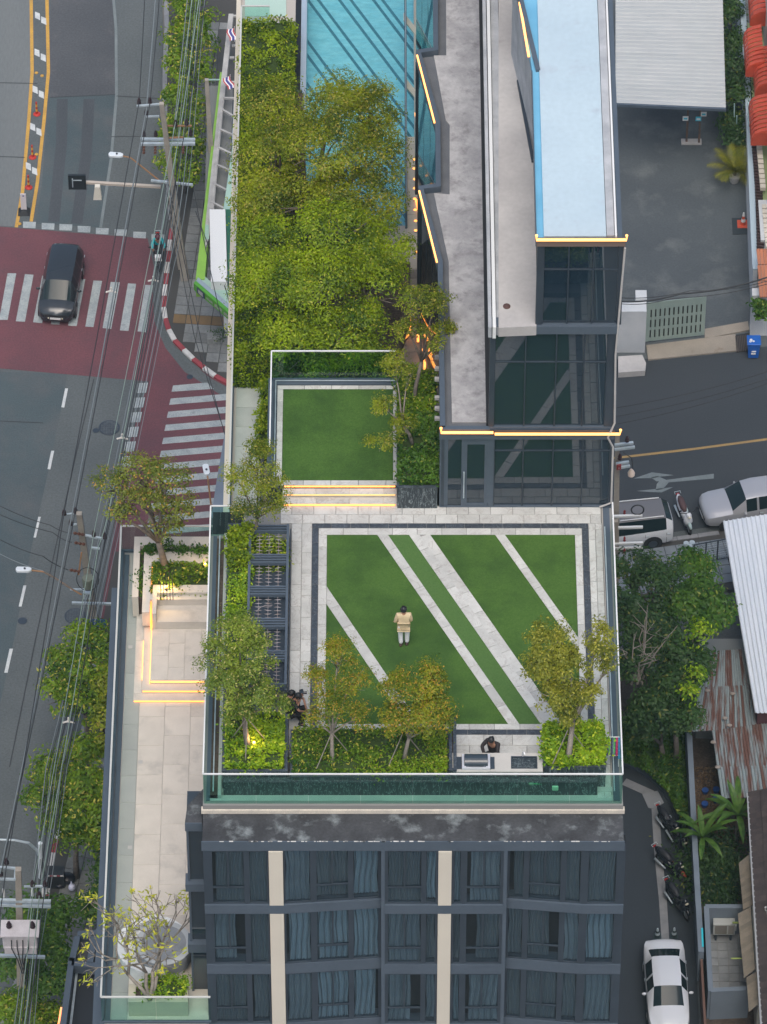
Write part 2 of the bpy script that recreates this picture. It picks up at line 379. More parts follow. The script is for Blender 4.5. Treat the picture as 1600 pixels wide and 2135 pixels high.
def tile_mesh(w, h, t, mat, g=0.014):
    key = (round(w, 3), round(h, 3), round(t, 3), mat.name)
    if key not in TILE_ME:
        me = bpy.data.meshes.new('tile')
        b_ = 0.006
        v = [(g / 2, g / 2, 0), (w - g / 2, g / 2, 0), (w - g / 2, h - g / 2, 0), (g / 2, h - g / 2, 0)]
        v += [(x, y, t - b_) for x, y, _ in v]
        v += [(g / 2 + b_, g / 2 + b_, t), (w - g / 2 - b_, g / 2 + b_, t), (w - g / 2 - b_, h - g / 2 - b_, t), (g / 2 + b_, h - g / 2 - b_, t)]
        f = [(8, 9, 10, 11)]
        for i in range(4):
            j = (i + 1) % 4; f += [(i, j, j + 4, i + 4), (i + 4, j + 4, j + 8, i + 8)]
        me.from_pydata(v, [], f); me.materials.append(mat); TILE_ME[key] = me
    return TILE_ME[key]
def tiles(parent, x0, y0, x1, y1, z, w, h, mat, bond=0.5, along='x', t=0.03, name='tile', g=0.014):
    """rows of tiles with staggered joints; z is the bottom of the tile"""
    if x0 > x1: x0, x1 = x1, x0
    if y0 > y1: y0, y1 = y1, y0
    off = Vector(parent.location)
    if along == 'x':
        rows = max(1, round((y1 - y0) / h)); rh = (y1 - y0) / rows
        for r in range(rows):
            x = x0; first = w * (bond if r % 2 else 1)
            while x < x1 - 0.02:
                ww = min(first, x1 - x)
                if x1 - (x + ww) < 0.12: ww = x1 - x
                share(name, tile_mesh(ww, rh, t, mat, g), (x - off.x, y0 + r * rh - off.y, z - off.z), parent)
                x += ww; first = w
    else:
        cols = max(1, round((x1 - x0) / w)); cw = (x1 - x0) / cols
        for r in range(cols):
            y = y0; first = h * (bond if r % 2 else 1)
            while y < y1 - 0.02:
                hh = min(first, y1 - y)
                if y1 - (y + hh) < 0.12: hh = y1 - y
                share(name, tile_mesh(cw, hh, t, mat, g), (x0 + r * cw - off.x, y - off.y, z - off.z), parent)
                y += hh; first = h
def clip(poly, a, b, c):
    """keep the part of poly where a*x + b*y + c >= 0"""
    out = []
    for i in range(len(poly)):
        p, q = poly[i], poly[(i + 1) % len(poly)]
        dp = a * p[0] + b * p[1] + c; dq = a * q[0] + b * q[1] + c
        if dp >= 0: out.append(p)
        if (dp >= 0) != (dq >= 0):
            t = dp / (dp - dq); out.append((p[0] + (q[0] - p[0]) * t, p[1] + (q[1] - p[1]) * t))
    return out

# ------------------------------------------------------------------ foliage
def leaf_object(name, C, L, W, mat, parent, up=0.35, kind=None, label=None, cat=None, group=None, droop=0.0):
    """C: leaf centres (n,3) in world space; one rhombus per leaf"""
    base = None
    if isinstance(C, tuple): C, base = C
    n = len(C)
    nrm = RNG.normal(size=(n, 3)); nrm[:, 2] = np.abs(nrm[:, 2]) + up
    if base is not None: nrm = nrm * .55 + base * 1.0
    nrm /= np.linalg.norm(nrm, axis=1)[:, None]
    a = RNG.normal(size=(n, 3)); a[:, 2] -= droop; a -= nrm * (a * nrm).sum(1)[:, None]; a /= np.linalg.norm(a, axis=1)[:, None]
    b = np.cross(nrm, a)
    ls = (L * RNG.uniform(0.65, 1.25, n))[:, None]; wd = (W * RNG.uniform(0.7, 1.2, n))[:, None]
    v = np.empty((n, 4, 3))
    v[:, 0] = C - a * ls / 2; v[:, 1] = C + b * wd / 2 - a * ls * 0.08; v[:, 2] = C + a * ls / 2 - nrm * ls * 0.06; v[:, 3] = C - b * wd / 2 - a * ls * 0.08
    off = np.zeros(3)
    q = parent
    while q is not None: off += np.array(q.location); q = q.parent
    v = (v.reshape(-1, 3) - off).astype(np.float32)
    me = bpy.data.meshes.new(name)
    me.vertices.add(4 * n); me.vertices.foreach_set('co', v.ravel())
    me.loops.add(4 * n); me.loops.foreach_set('vertex_index', np.arange(4 * n, dtype=np.int32))
    me.polygons.add(n); me.polygons.foreach_set('loop_start', np.arange(0, 4 * n, 4, dtype=np.int32))
    try: me.polygons.foreach_set('loop_total', np.full(n, 4, dtype=np.int32))
    except Exception: pass
    me.update(calc_edges=True); me.materials.append(mat)
    o = bpy.data.objects.new(name, me); sc.collection.objects.link(o)
    if parent is not None: o.parent = parent
    return tag(o, label, cat, group, kind)
def lobes_points(lobes, n, clumps, sig, shell=0.55):
    """lobes: (x,y,z,rx,ry,rz); leaves gather in rounded clumps near each lobe's surface, facing outwards"""
    vol = np.array([l[3] * l[4] + l[3] * l[5] for l in lobes]); vol = vol / vol.sum()
    pts, nrm = [], []
    for l, w in zip(lobes, vol):
        k = max(4, int(clumps * w)); m_ = max(10, int(n * w))
        d = RNG.normal(size=(k, 3)); d /= np.linalg.norm(d, axis=1)[:, None]
        d[:, 2] = np.where(d[:, 2] < -0.35, -d[:, 2], d[:, 2])
        r = RNG.uniform(shell, 1.02, k)[:, None]
        cc = np.array(l[:3]) + d * r * np.array(l[3:6])
        size = RNG.uniform(0.55, 1.45, k) * sig * 1.9
        asp = RNG.uniform(0.75, 1.3, (k, 2))
        p = size ** 2; idx = RNG.choice(k, m_, p=p / p.sum())
        u = RNG.normal(size=(m_, 3)); u /= np.linalg.norm(u, axis=1)[:, None]
        u[:, 2] = np.where((u[:, 2] < -0.2) & (RNG.random(m_) < .7), -u[:, 2], u[:, 2])
        rad = np.minimum(1.25, RNG.random(m_) ** 0.45 + np.abs(RNG.normal(0, .12, m_)))[:, None]
        off = u * rad * size[idx][:, None]; off[:, :2] *= asp[idx]; off[:, 2] *= .7
        pts.append(cc[idx] + off); nrm.append(u + d[idx] * .35)
    return np.concatenate(pts), np.concatenate(nrm)
def lobe(px, py, z, rx, ry):
    """a crown lobe from its outline in the photograph: centre pixel, height, half width and half height in pixels"""
    c = U(px, py, z); dep = (c - CAM).dot(Vector((0, CA, -SA))); s = F / dep
    rxm = rx / s; rym = ry / s
    r = rym / math.sqrt(SA * SA + 0.7 * CA * CA)
    return (c.x, c.y, c.z, rxm, max(r, 0.6 * rxm), r * 0.84)
def tree(name, label, cat, base, lobes, n, clumps, sig, L, W, mat, tr=0.12, barkm=None, group=None, shell=0.55, twn=3, trunks=None, up=0.35, fork=0.45):
    b0 = Vector(base)
    root = thing(name, label, cat, b0, 0, group)
    mb = MB(); mb.smooth = True
    top = Vector((sum(l[0] for l in lobes) / len(lobes), sum(l[1] for l in lobes) / len(lobes), sum(l[2] for l in lobes) / len(lobes)))
    forkp = b0.lerp(top, fork) + Vector((random.uniform(-.1, .1), random.uniform(-.1, .1), 0))
    mb.tube([b0 - Vector((0, 0, .1)), b0.lerp(forkp, .5) + Vector((random.uniform(-.06, .06), 0, 0)), forkp], [tr * 1.15, tr * .95, tr * .8], 8)
    for l in lobes:
        c = Vector(l[:3]); midp = forkp.lerp(c, .5) + Vector((random.uniform(-.15, .15), random.uniform(-.15, .15), random.uniform(-.05, .25))) * l[3] * .5
        mb.tube([forkp - (midp - forkp) * .05, midp, c], [tr * .62, tr * .42, tr * .25], 6)
        for k in range(twn):
            d = Vector((random.gauss(0, 1), random.gauss(0, 1), random.uniform(-.1, 1))).normalized()
            e = c + Vector((d.x * l[3], d.y * l[4], d.z * l[5])) * random.uniform(.7, 1.0)
            s0 = midp.lerp(c, random.uniform(.3, 1)); m_ = s0.lerp(e, .5) + Vector((random.uniform(-.1, .1), random.uniform(-.1, .1), .1)) * l[3]
            mb.tube([s0, m_, e], [tr * .25, tr * .15, tr * .05], 4)
    mb.build('trunk', barkm or bark, root)
    leaf_object('crown', lobes_points(lobes, n, clumps, sig, shell), L, W, mat, root, up)
    return root
def hedge_points(pts2, z0, z1, n, bump=0.12, side=0.35):
    """leaves on the top and the sides of an upright block of clipped foliage"""
    xs = [p[0] for p in pts2]; ys = [p[1] for p in pts2]
    x0, x1, y0, y1 = min(xs), max(xs), min(ys), max(ys)
    k = max(8, int((x1 - x0) * (y1 - y0) * 16))
    nt_ = int(n * (1 - side)); ns = n - nt_
    cx = RNG.uniform(x0, x1, k); cy = RNG.uniform(y0, y1, k); cz = z1 + RNG.normal(0, bump, k)
    i = RNG.integers(0, k, nt_)
    P = np.stack([cx[i] + RNG.normal(0, .13, nt_), cy[i] + RNG.normal(0, .13, nt_), cz[i] - np.abs(RNG.normal(0, .10, nt_))], 1)
    peri = RNG.uniform(0, 2 * ((x1 - x0) + (y1 - y0)), ns)
    a, b_ = x1 - x0, y1 - y0; Q = np.empty((ns, 3))
    for j, t in enumerate(peri):
        if t < a: Q[j] = (x0 + t, y0, 0)
        elif t < a + b_: Q[j] = (x1, y0 + t - a, 0)
        elif t < 2 * a + b_: Q[j] = (x1 - (t - a - b_), y1, 0)
        else: Q[j] = (x0, y1 - (t - 2 * a - b_), 0)
    Q[:, :2] += RNG.normal(0, .045, (ns, 2)); Q[:, 2] = RNG.uniform(z0, z1, ns)
    return np.concatenate([P, Q])
def hedge(name, label, x0, y0, x1, y1, z0, z1, n, mat, L=0.11, W=0.06, group=None, cat='hedge', bump=0.12):
    if x0 > x1: x0, x1 = x1, x0
    if y0 > y1: y0, y1 = y1, y0
    root = thing(name, label, cat, ((x0 + x1) / 2, (y0 + y1) / 2, z0), 0, group)
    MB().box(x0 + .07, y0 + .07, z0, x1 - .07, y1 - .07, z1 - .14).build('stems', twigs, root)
    leaf_object('foliage', hedge_points([(x0 + .04, y0 + .04), (x1 - .04, y1 - .04)], z0, z1, n, bump), L, W, mat, root, .5)
    return root
# ------------------------------------------------------------------ ground sheets
def sheet(name, px, mat, z, kind='structure', parent=None, zz=0.0):
    pts = [u2(a, b, z) for a, b in px]
    if poly_area(pts) < 0: pts = pts[::-1]
    m_ = MB(); m_.face(*[(x, y, z) for x, y in pts])
    return m_.build(name, mat, parent, kind=kind)
g_ = MB(); g_.face((-400, -400, -0.02), (400, -400, -0.02), (400, 600, -0.02), (-400, 600, -0.02))
g_.build('ground', M('city_ground', (0.12, 0.125, 0.12), (0.17, 0.17, 0.165), 0.03, rough=0.95, fine=0.15, fscale=0.6), kind='structure')
sheet('road', [(-400, -300), (330, -300), (352, 480), (345, 640), (500, 830), (500, 1200), (235, 1330), (140, 1700), (80, 1900), (-20, 2400), (-600, 2400)], asphalt_b, 0.0)
sheet('road_lane', [(107, -200), (235, -200), (243, 60), (243, 200), (232, 330), (208, 474), (75, 466), (88, 380), (97, 250), (104, 100)], asphalt, 0.004)
sheet('road_lane', [(-500, -200), (70, -200), (66, 150), (60, 250), (48, 390), (33, 472), (-500, 450)], asphalt_l, 0.004)
sheet('road_lane', [(-400, 765), (140, 779), (128, 850), (100, 985), (66, 1140), (30, 1330), (-20, 1560), (-400, 1560)], asphalt, 0.004)
sheet('red_crossing', [(-400, 440), (0, 472), (308, 497), (322, 560), (325, 640), (345, 700), (400, 760), (495, 815), (495, 1100), (205, 1330), (215, 1250), (262, 950), (310, 795), (0, 768), (-400, 740)], redpaint, 0.008)
sheet('gutter', [(330, 480), (357, 480), (350, 530), (343, 590), (339, 640), (342, 682), (362, 720), (398, 755), (440, 789), (495, 818), (495, 845), (440, 810), (385, 775), (345, 725), (322, 670), (318, 600), (325, 540)], asphalt_b, 0.012)

sheet('road_patch', [(107, -200), (233, -200), (241, 60), (241, 196), (102, 202), (104, 100)], M('purplish_asphalt', (0.072, 0.078, 0.086), (0.060, 0.066, 0.074), 0.4, rough=0.9, fine=0.16, fscale=10, stain=((0.10, 0.10, 0.105), 0.5, 0.55, 0.75)), 0.007)
def mark_poly(name, lab, cat, px, mat, z, group=None, h=0.004):
    pts = [u2(a, b, 0) for a, b in px]
    c = Vector((sum(p[0] for p in pts) / len(pts), sum(p[1] for p in pts) / len(pts), 0))
    return MB().prism(pts, z, z + h).build(name, mat)
def strip_pts(px, w):
    c = [Vector((*u2(a, b, 0), 0)) for a, b in px]; L_, R_ = [], []
    for i, p in enumerate(c):
        d = (c[min(i + 1, len(c) - 1)] - c[max(i - 1, 0)]).normalized(); n = Vector((-d.y, d.x, 0)) * w / 2
        L_.append((p + n)[:2]); R_.append((p - n)[:2])
    return L_, R_
def painted_line(name, px, w, mat, z, parent=None, kind='structure'):
    L_, R_ = strip_pts(px, w); m_ = MB()
    for i in range(len(L_) - 1):
        m_.face((*L_[i], z), (*R_[i], z), (*R_[i + 1], z), (*L_[i + 1], z))
    return m_.build(name, mat, parent, kind=kind if parent is None else None)
# crosswalk bars: parts of two crossings
cw = thing('zebra_crossing', 'white zebra bars across the red painted road under the dark van', 'zebra crossing', U(160, 630, 0))
for q in [[(16, 570), (34, 570), (16, 667), (-2, 667)], [(52, 572), (70, 573), (52, 671), (33, 670)], [(88, 575), (106, 576), (88, 674), (69, 672)],
          [(124, 578), (142, 579), (124, 677), (106, 676)], [(159, 581), (178, 582), (160, 680), (142, 679)], [(195, 585), (213, 586), (195, 682), (178, 681)],
          [(231, 588), (250, 589), (232, 686), (214, 684)], [(267, 591), (284, 592), (268, 690), (250, 689)], [(303, 594), (320, 595), (304, 693), (287, 691)]]:
    MB().prism([u2(a, b, 0) for a, b in q], 0.012, 0.016).build('stripe', whitepaint, cw)
cw2 = thing('zebra_crossing', 'long white zebra bars on the red side road beside the building', 'zebra crossing', U(410, 950, 0))
for i in range(13):
    y = 804 + i * 27.3; xl = 361 - i * 5.0; xr = 432 if i == 0 else (472 if i == 1 else 500)
    d = (xr - xl) * -0.085
    MB().prism([u2(a, b, 0) for a, b in [(xl, y), (xr, y + d), (xr + (14 if i == 0 else 0), y + d + 13), (xl - 3, y + 13)]], 0.012, 0.016).build('stripe', whitepaint, cw2)
sl = thing('stop_line', 'dashed white line of short blocks along the top edge of the red paint', 'road marking', U(160, 472, 0))
for x, y in [(48, 462), (87, 465), (124, 467), (162, 471), (200, 475), (239, 478), (278, 483), (316, 488)]:
    MB().prism([u2(a, b, 0) for a, b in [(x, y), (x + 27, y + 1), (x + 26, y + 14), (x, y + 13)]], 0.012, 0.016).build('stripe', whitepaint, sl)
s2 = thing('give_way_line', 'column of white road blocks left of the striped side crossing', 'road marking', U(285, 870, 0))
for k in range(6):
    x = 288 - k * 6.5; y = 799 + k * 30.6
    MB().prism([u2(a, b, 0) for a, b in [(x, y), (x + 22, y - 1), (x + 18, y + 20), (x - 4, y + 21)]], 0.012, 0.016).build('stripe', whitepaint, s2)
seam = M('tar_seam', (0.03, 0.034, 0.038), rough=.8)
for q in [[(-60, 171), (78, 174)], [(104, 203), (240, 197)], [(0, 878), (90, 882)], [(243, 200), (330, 205)], [(196, 790), (150, 985), (75, 1330), (20, 1600)], [(-50, 325), (52, 328)], [(232, 285), (300, 284)]]: painted_line('tar_seam', q, .05, seam, .0125)
tyr = M('tyre_track', (0.047, 0.055, 0.063), (0.058, 0.067, 0.076), .5, rough=.85, fine=.15, stretch=(1, .2, 1))
for q in [[(130, 206), (128, 300), (112, 462)], [(186, 206), (180, 320), (160, 466)]]: painted_line('tyre_track', q, .55, tyr, .0065)
painted_line('yellow_road_line', [(62, -200), (65, 0), (67, 150), (60, 250), (47, 400), (34, 474)], 0.17, yellowpaint, 0.012)
painted_line('yellow_road_line', [(94, -200), (98, 0), (101, 150), (92, 250), (78, 380), (65, 462)], 0.17, yellowpaint, 0.012)
sheet('median_strip', [(70, -200), (91, -200), (95, 0), (97, 150), (88, 250), (74, 380), (62, 460), (40, 470), (52, 400), (64, 250), (70, 150), (69, 0)], asphalt_b, 0.010)
painted_line('white_road_line', [(234, -200), (237, 0), (242, 60), (243, 200), (232, 330), (210, 474)], 0.14, greypaint, 0.012)
ld = thing('lane_dashes', 'row of short white lane dashes down the grey road', 'road marking', U(80, 1100, 0))
for q in [[(136, 810), (142, 810), (134, 850), (128, 849)], [(107, 940), (113, 940), (105, 979), (99, 978)], [(80, 1078), (85, 1078), (75, 1121), (70, 1121)],
          [(49, 1221), (55, 1221), (45, 1265), (39, 1265)], [(20, 1353), (27, 1353), (16, 1403), (9, 1403)], [(-9, 1490), (-3, 1490), (-14, 1540), (-20, 1540)]]:
    MB().prism([u2(a, b, 0) for a, b in q], 0.009, 0.013).build('stripe', whitepaint2, ld)
md = thing('median_chevrons', 'diagonal white blocks between the two yellow lines', 'road marking', U(80, 200, 0))
for x, y in [(85, 38), (84, 115), (80, 192), (75, 270), (66, 352), (84, -35)]:
    for dx, dy in ((-9, -6), (4, 4)):
        MB().prism([u2(a, b, 0) for a, b in [(x + dx - 3, y + dy - 8), (x + dx + 7, y + dy - 4), (x + dx + 8, y + dy + 10), (x + dx - 3, y + dy + 5)]], 0.013, 0.017).build('stripe', whitepaint2, md)
for x, y in [(76, 152), (88, 158), (76, 322), (41, 467)]:
    c = U(x, y, 0)
    MB().lathe((c.x, c.y, 0.012), [(0.10, 0), (0.09, 0.03), (0.04, 0.045)], 8).build('road_stud', yellowpaint, label='small %s orange road stud between the yellow lines' % {152: 'upper left', 158: 'upper right', 322: 'middle', 467: 'lowest'}[y], cat='road stud', group='orange studs on the road median')
# pavement on the far side of the road, with its painted kerb
sheet('pavement_bed', [(330, -300), (520, -300), (520, 840), (483, 805), (440, 781), (400, 748), (365, 713), (347, 680), (341, 640), (346, 590), (352, 530), (358, 480), (352, 380), (345, 0)], paver_base, 0.10)
pv = thing('pavement', None, None, U(430, 640, 0)); tag(pv, kind='structure')
PZ = 0.105
o0 = Vector((*u2(345, 600, 0), 0)); ex = Vector((*u2(445, 606, 0), 0)) - o0; ex.normalize(); ey = Vector((-ex.y, ex.x, 0))
kerbpx = [(358, 480), (352, 530), (346, 590), (341, 640), (347, 680), (365, 713), (400, 748), (440, 781), (483, 805)]
kw_ = [u2(a, b, 0) for a, b in kerbpx]
def inside(pt, poly):
    r = False; j = len(poly) - 1
    for i in range(len(poly)):
        if (poly[i][1] > pt[1]) != (poly[j][1] > pt[1]) and pt[0] < (poly[j][0] - poly[i][0]) * (pt[1] - poly[i][1]) / (poly[j][1] - poly[i][1]) + poly[i][0]: r = not r
        j = i
    return r
pavpoly = [u2(a, b, 0) for a, b in [(420, -40), (492, -40), (492, 803), (483, 799), (440, 774), (400, 741), (368, 706), (352, 678), (349, 640), (354, 590), (360, 530), (366, 480), (384, 380), (400, 200)]]
ts = 0.62
for i in range(-6, 14):
    for j in range(-34, 64):
        c = o0 + ex * (i * ts + ts / 2) + ey * (j * ts + ts / 2)
        if inside((c.x, c.y), pavpoly) and (j % 1 == 0):
            corners = [o0 + ex * ((i + a) * ts) + ey * ((j + b) * ts) for a, b in ((0, 0), (1, 0), (1, 1), (0, 1))]
            if not all(inside((q.x, q.y), pavpoly) for q in corners): continue
            if j > 30: continue
            mt = paver_o if j in (-4,) else paver
            share('paver', tile_mesh(ts, ts, 0.03, mt, 0.03), Vector((corners[0].x, corners[0].y, 0.10)) - Vector(pv.location), pv, math.atan2(ex.y, ex.x))
def kerb(name, label, px, seg, w=0.24, h=0.14, group=None, mats=(kerb_r, kerb_w)):
    root = thing(name, label, 'kerb', U(px[0][0], px[0][1], 0), 0, group)
    pts = [Vector((*u2(a, b, 0), 0)) for a, b in px]
    cum = [0]
    for a, b in zip(pts, pts[1:]): cum.append(cum[-1] + (b - a).length)
    def at(s):
        for i in range(len(pts) - 1):
            if s <= cum[i + 1] + 1e-6: return pts[i].lerp(pts[i + 1], (s - cum[i]) / (cum[i + 1] - cum[i]))
        return pts[-1]
    n = int(cum[-1] / seg)
    for i in range(n):
        a, b = at(i * seg), at((i + 1) * seg - 0.012); d = (b - a).normalized(); nn = Vector((-d.y, d.x, 0)) * w / 2
        MB().prism([(a + nn)[:2], (b + nn)[:2], (b - nn)[:2], (a - nn)[:2]], 0, h).build('kerb_stone', mats[i % 2], root, bevel=0.015)
    return root
kerb('painted_kerb', 'red and white painted kerb curving round the pavement corner', kerbpx, 0.78)
kerb('painted_kerb', 'red and white painted kerb by the lower street trees', [(150, 1640), (128, 1720), (108, 1790), (99, 1850), (90, 1930)], 0.8)
kerb('kerb', 'plain concrete kerb beside the upper roadside shrubs', [(345, -100), (348, 60), (344, 160), (345, 300), (352, 400), (358, 478)], 1.0, mats=(kerb_g, kerb_g))
kerb('kerb', 'plain concrete kerb running down the lower left road edge', [(205, 1330), (180, 1500), (152, 1640)], 1.0, mats=(kerb_g, kerb_g))
kerb('kerb', 'plain concrete kerb at the bottom left corner', [(88, 1935), (30, 2060), (0, 2160)], 1.0, mats=(kerb_g, kerb_g))
# lower left pavement
sheet('pavement_bed', [(240, 1150), (260, 1150), (260, 2400), (-30, 2400), (0, 2160), (30, 2060), (95, 1930), (104, 1850), (112, 1790), (132, 1720), (156, 1640), (184, 1500), (209, 1330)], paver_base, 0.10)
pv2 = thing("pavement", None, None, U(150, 1800, 0)); tag(pv2, kind="structure")
pp2 = [u2(a, b, 0) for a, b in [(262, 1500), (262, 2150), (10, 2150), (38, 2060), (103, 1930), (112, 1850), (120, 1790), (140, 1720), (164, 1640), (192, 1500)]]
o2 = Vector((*u2(150, 1900, 0), 0)); ex2 = Vector((*u2(190, 1740, 0), 0)) - Vector((*u2(150, 1900, 0), 0)); ey2 = Vector((-ex2.y, ex2.x, 0)).normalized(); ex2.normalize()
cnt = 0
for i in range(-14, 24):
    for j in range(-8, 9):
        cs = [o2 + ex2 * ((i + a) * .75) + ey2 * ((j + b) * .75) for a, b in ((0, 0), (1, 0), (1, 1), (0, 1))]
        if all(inside((q.x, q.y), pp2) for q in cs) and cnt < 200:
            cnt += 1
            share('paver', tile_mesh(.75, .75, .03, paver, .03), Vector((cs[0].x, cs[0].y, .10)) - Vector(pv2.location), pv2, math.atan2(ex2.y, ex2.x))
def manhole(px, py, r, lab):
    c = U(px, py, 0); root = thing('manhole_cover', lab, 'manhole cover', (c.x, c.y, 0.013))
    MB().lathe((c.x, c.y, .013), [(r, 0), (r, .012), (r * .97, .02), (r * .9, .02), (r * .88, .012)], 24).build('rim', metal_dd, root)
    m_ = MB()
    for k in range(-3, 4):
        w = math.sqrt(max(0, (r * .86) ** 2 - (k * r * .24) ** 2)); m_.box(c.x - w, c.y + k * r * .24 - .025, .022, c.x + w, c.y + k * r * .24 + .025, .034)
        m_.box(c.x + k * r * .24 - .025, c.y - w, .022, c.x + k * r * .24 + .025, c.y + w, .032)
    m_.build('grid', M('cast_iron', (0.075, 0.09, 0.10), (0.05, 0.06, 0.07), 6, rough=0.7), root)
manhole(228, 892, 0.50, 'round iron manhole cover in the road by the side crossing')
manhole(157, 1285, 0.50, 'round iron manhole cover beside the lower utility pole')
for x, y, r, lab in [(200, 898, .16, 'small dark round valve cover left of the upper manhole'), (47, 1295, .22, 'small dark round valve cover in the lower road'), (396, 786, .16, 'small round drain cover on the red paint near the kerb')]:
    c = U(x, y, 0); MB().lathe((c.x, c.y, .013), [(r, 0), (r, .01), (r * .9, .014)], 14).build('valve_cover', metal_dd, label=lab, cat='valve cover')

# ------------------------------------------------------------------ the tower
YF = -13.72; YS = -12.58; XW = -5.62; XE = 7.45; P = T - 3.0; LV = T - 9.0
tower = thing('apartment_tower', 'tall dark glass apartment tower with cream stripes below the roof terrace', 'building', (1, -13, 0))
wallm = M('tower_wall', (0.05, 0.06, 0.07), rough=0.7)
MB().box(XW + .05, YF + .62, 0, XE - .02, YS, T - .84).build('core_wall', dark_in, tower); MB().box(XW + .05, YS + .001, 0, XE - .02, 0.3, T - .32).build('core_wall', dark_in, tower)
MB().box(-5.3, 0.3, 0, 7.3, 46, P - 1.35).build('rear_wall', wallm, tower)
fl = MB(); fl.prism([(XW, YS - .012), (XE, YS - .012), (XE, YF), (XW, YF)], T - .82, T - .36); fl.build('ledge_roof', blacktar, tower)
MB().box(XW - .03, YF - .03, T - .80, XE + .03, YF - .001, T - .357).build('ledge_fascia', metal_d, tower)
MB().box(XW - .05, YS - .05, T - .34, XE + .05, YS + .12, T - .18).build('coping', M('worn_cream_coping', (0.62, 0.57, 0.48), (0.50, 0.46, 0.40), 3, rough=.8, fine=.15), tower)
dr = MB()
for i in range(60):
    x = random.choice([random.uniform(XW + .3, XE - .2), random.gauss(4.6, .8), random.gauss(-1.5, 1.2)]); w = random.uniform(.03, .16); dr.box(x, YF - .04, T - .357, min(x + w, XE), YF - .015 + random.uniform(0, .02), T - .352)
dr.build('paint_drips', kerb_w, tower)
rows = [(57.19, 54.59, 54.17), (54.17, 51.61, 51.13), (51.13, 48.60, 48.15), (48.15, 45.6, 45.2)]
def fx(px): return V(px, 1830, YF).x
segs = [(fx(425), YF, fx(561), YF), (fx(591), YF, fx(795), YF + .24), (fx(803), YF, fx(914), YF), (fx(942), YF, fx(1050), YF), (fx(1058), YF + .24, fx(1219), YF), (fx(1219), YF, fx(1303), YF)]
layout = [[('n', 440, 472, 'd'), ('w', 472, 511, 'd'), ('s', 516, 560, 'c')],
          [('s', 592, 650, 'b'), ('w', 657, 729, 'b'), ('s', 734, 792, 'b')],
          [('w', 806, 882, 'c'), ('s', 886, 912, 'b')],
          [('s', 944, 964, 'b'), ('w', 971, 1047, 'b')],
          [('s', 1060, 1096, 'd'), ('w', 1101, 1173, 'd'), ('s', 1178, 1214, 'd')],
          [('s', 1224, 1288, 'b')]]
layout[0] = [('w', 440, 512, 'd'), ('s', 517, 560, 'd')]
curt = {'b': curtain_b, 'c': curtain, 'd': curtain_d}
def facade_window(seg, xa, xb, kind, cur, zt, zb):
    (sx0, sy0, sx1, sy1) = seg
    yy = lambda x: sy0 + (sy1 - sy0) * (x - sx0) / (sx1 - sx0)
    def bx(m_, x0, x1, z0, z1, d0, d1):   # d: depth behind the facade line, positive inwards
        m_.hexa([(x0, yy(x0) + d0, z0), (x1, yy(x1) + d0, z0), (x1, yy(x1) + d1, z0), (x0, yy(x0) + d1, z0),
                 (x0, yy(x0) + d0, z1), (x1, yy(x1) + d0, z1), (x1, yy(x1) + d1, z1), (x0, yy(x0) + d1, z1)]); return m_
    fw = 0.05; m_ = MB()
    bx(m_, xa, xa + fw, zb, zt, -.005, .09); bx(m_, xb - fw, xb, zb, zt, -.005, .09)
    bx(m_, xa + fw, xb - fw, zb, zb + fw, .0, .08); bx(m_, xa + fw, xb - fw, zt - fw, zt, .0, .08)
    panes = []
    zm = zb + (zt - zb) * .30; xm = (xa + xb) / 2
    if kind == 'w':
        bx(m_, xa + fw, xb - fw, zm - fw / 2, zm + fw / 2, .0, .08); bx(m_, xm - fw * .5, xm + fw * .5, zm + fw / 2, zt - fw, -.005, .08)
        panes = [(xa + fw, xb - fw, zb + fw, zm - fw / 2), (xa + fw, xm - fw * .5, zm + fw / 2, zt - fw), (xm + fw * .5, xb - fw, zm + fw / 2, zt - fw)]
        bx(m_, xm + fw * .5, xb - fw, zm + fw / 2, zm + fw * 1.6, -.03, -.001)
    else: panes = [(xa + fw, xb - fw, zb + fw, zt - fw)]
    fr = m_.build('window', metal_dd, tower)
    for (a, b, c, d) in panes:
        bx(MB(), a, b, c, d, .030, .042).build('pane', glass_win, fr)
    # pleated curtain, hanging a little unevenly
    x0, x1 = xa + fw, xb - fw; ln = x1 - x0
    gap = random.choice([0, 0, 0, 0, .10, .3]) * ln; side = random.random() < .5
    if side: x0 += gap
    else: x1 -= gap
    n = max(8, int((x1 - x0) / .045)); zz = [zt - .03, zt - (zt - zb) * .33, zt - (zt - zb) * .66, zb + .04 + random.choice([0, 0, .12])]
    cm = MB(); dk = MB(); ph = random.uniform(0, 6); lean = random.uniform(-.10, .10)
    grid = []
    for k, z in enumerate(zz):
        row = []
        for i in range(n + 1):
            x = x0 + (x1 - x0) * i / n
            sh = .035 * math.sin(x * 2.3 + k * 1.9 + ph) + lean * (k / 3) * (1 if 0 < i < n else 0)
            xx = min(max(x + sh, x0), x1)
            row.append((xx, yy(xx) + .115 + (.03 if i % 2 else -.02), z))
        grid.append(row)
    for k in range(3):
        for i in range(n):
            (dk if i % 4 == 1 else cm).face(grid[k][i], grid[k][i + 1], grid[k + 1][i + 1], grid[k + 1][i])  # some pleat faces take the painted fold shade
    c = cm.build('curtain', curt[random.choice([cur, cur, cur, 'c', 'd'])], fr); dk.build('curtain_shade_strip', fold_shade_c, fr)
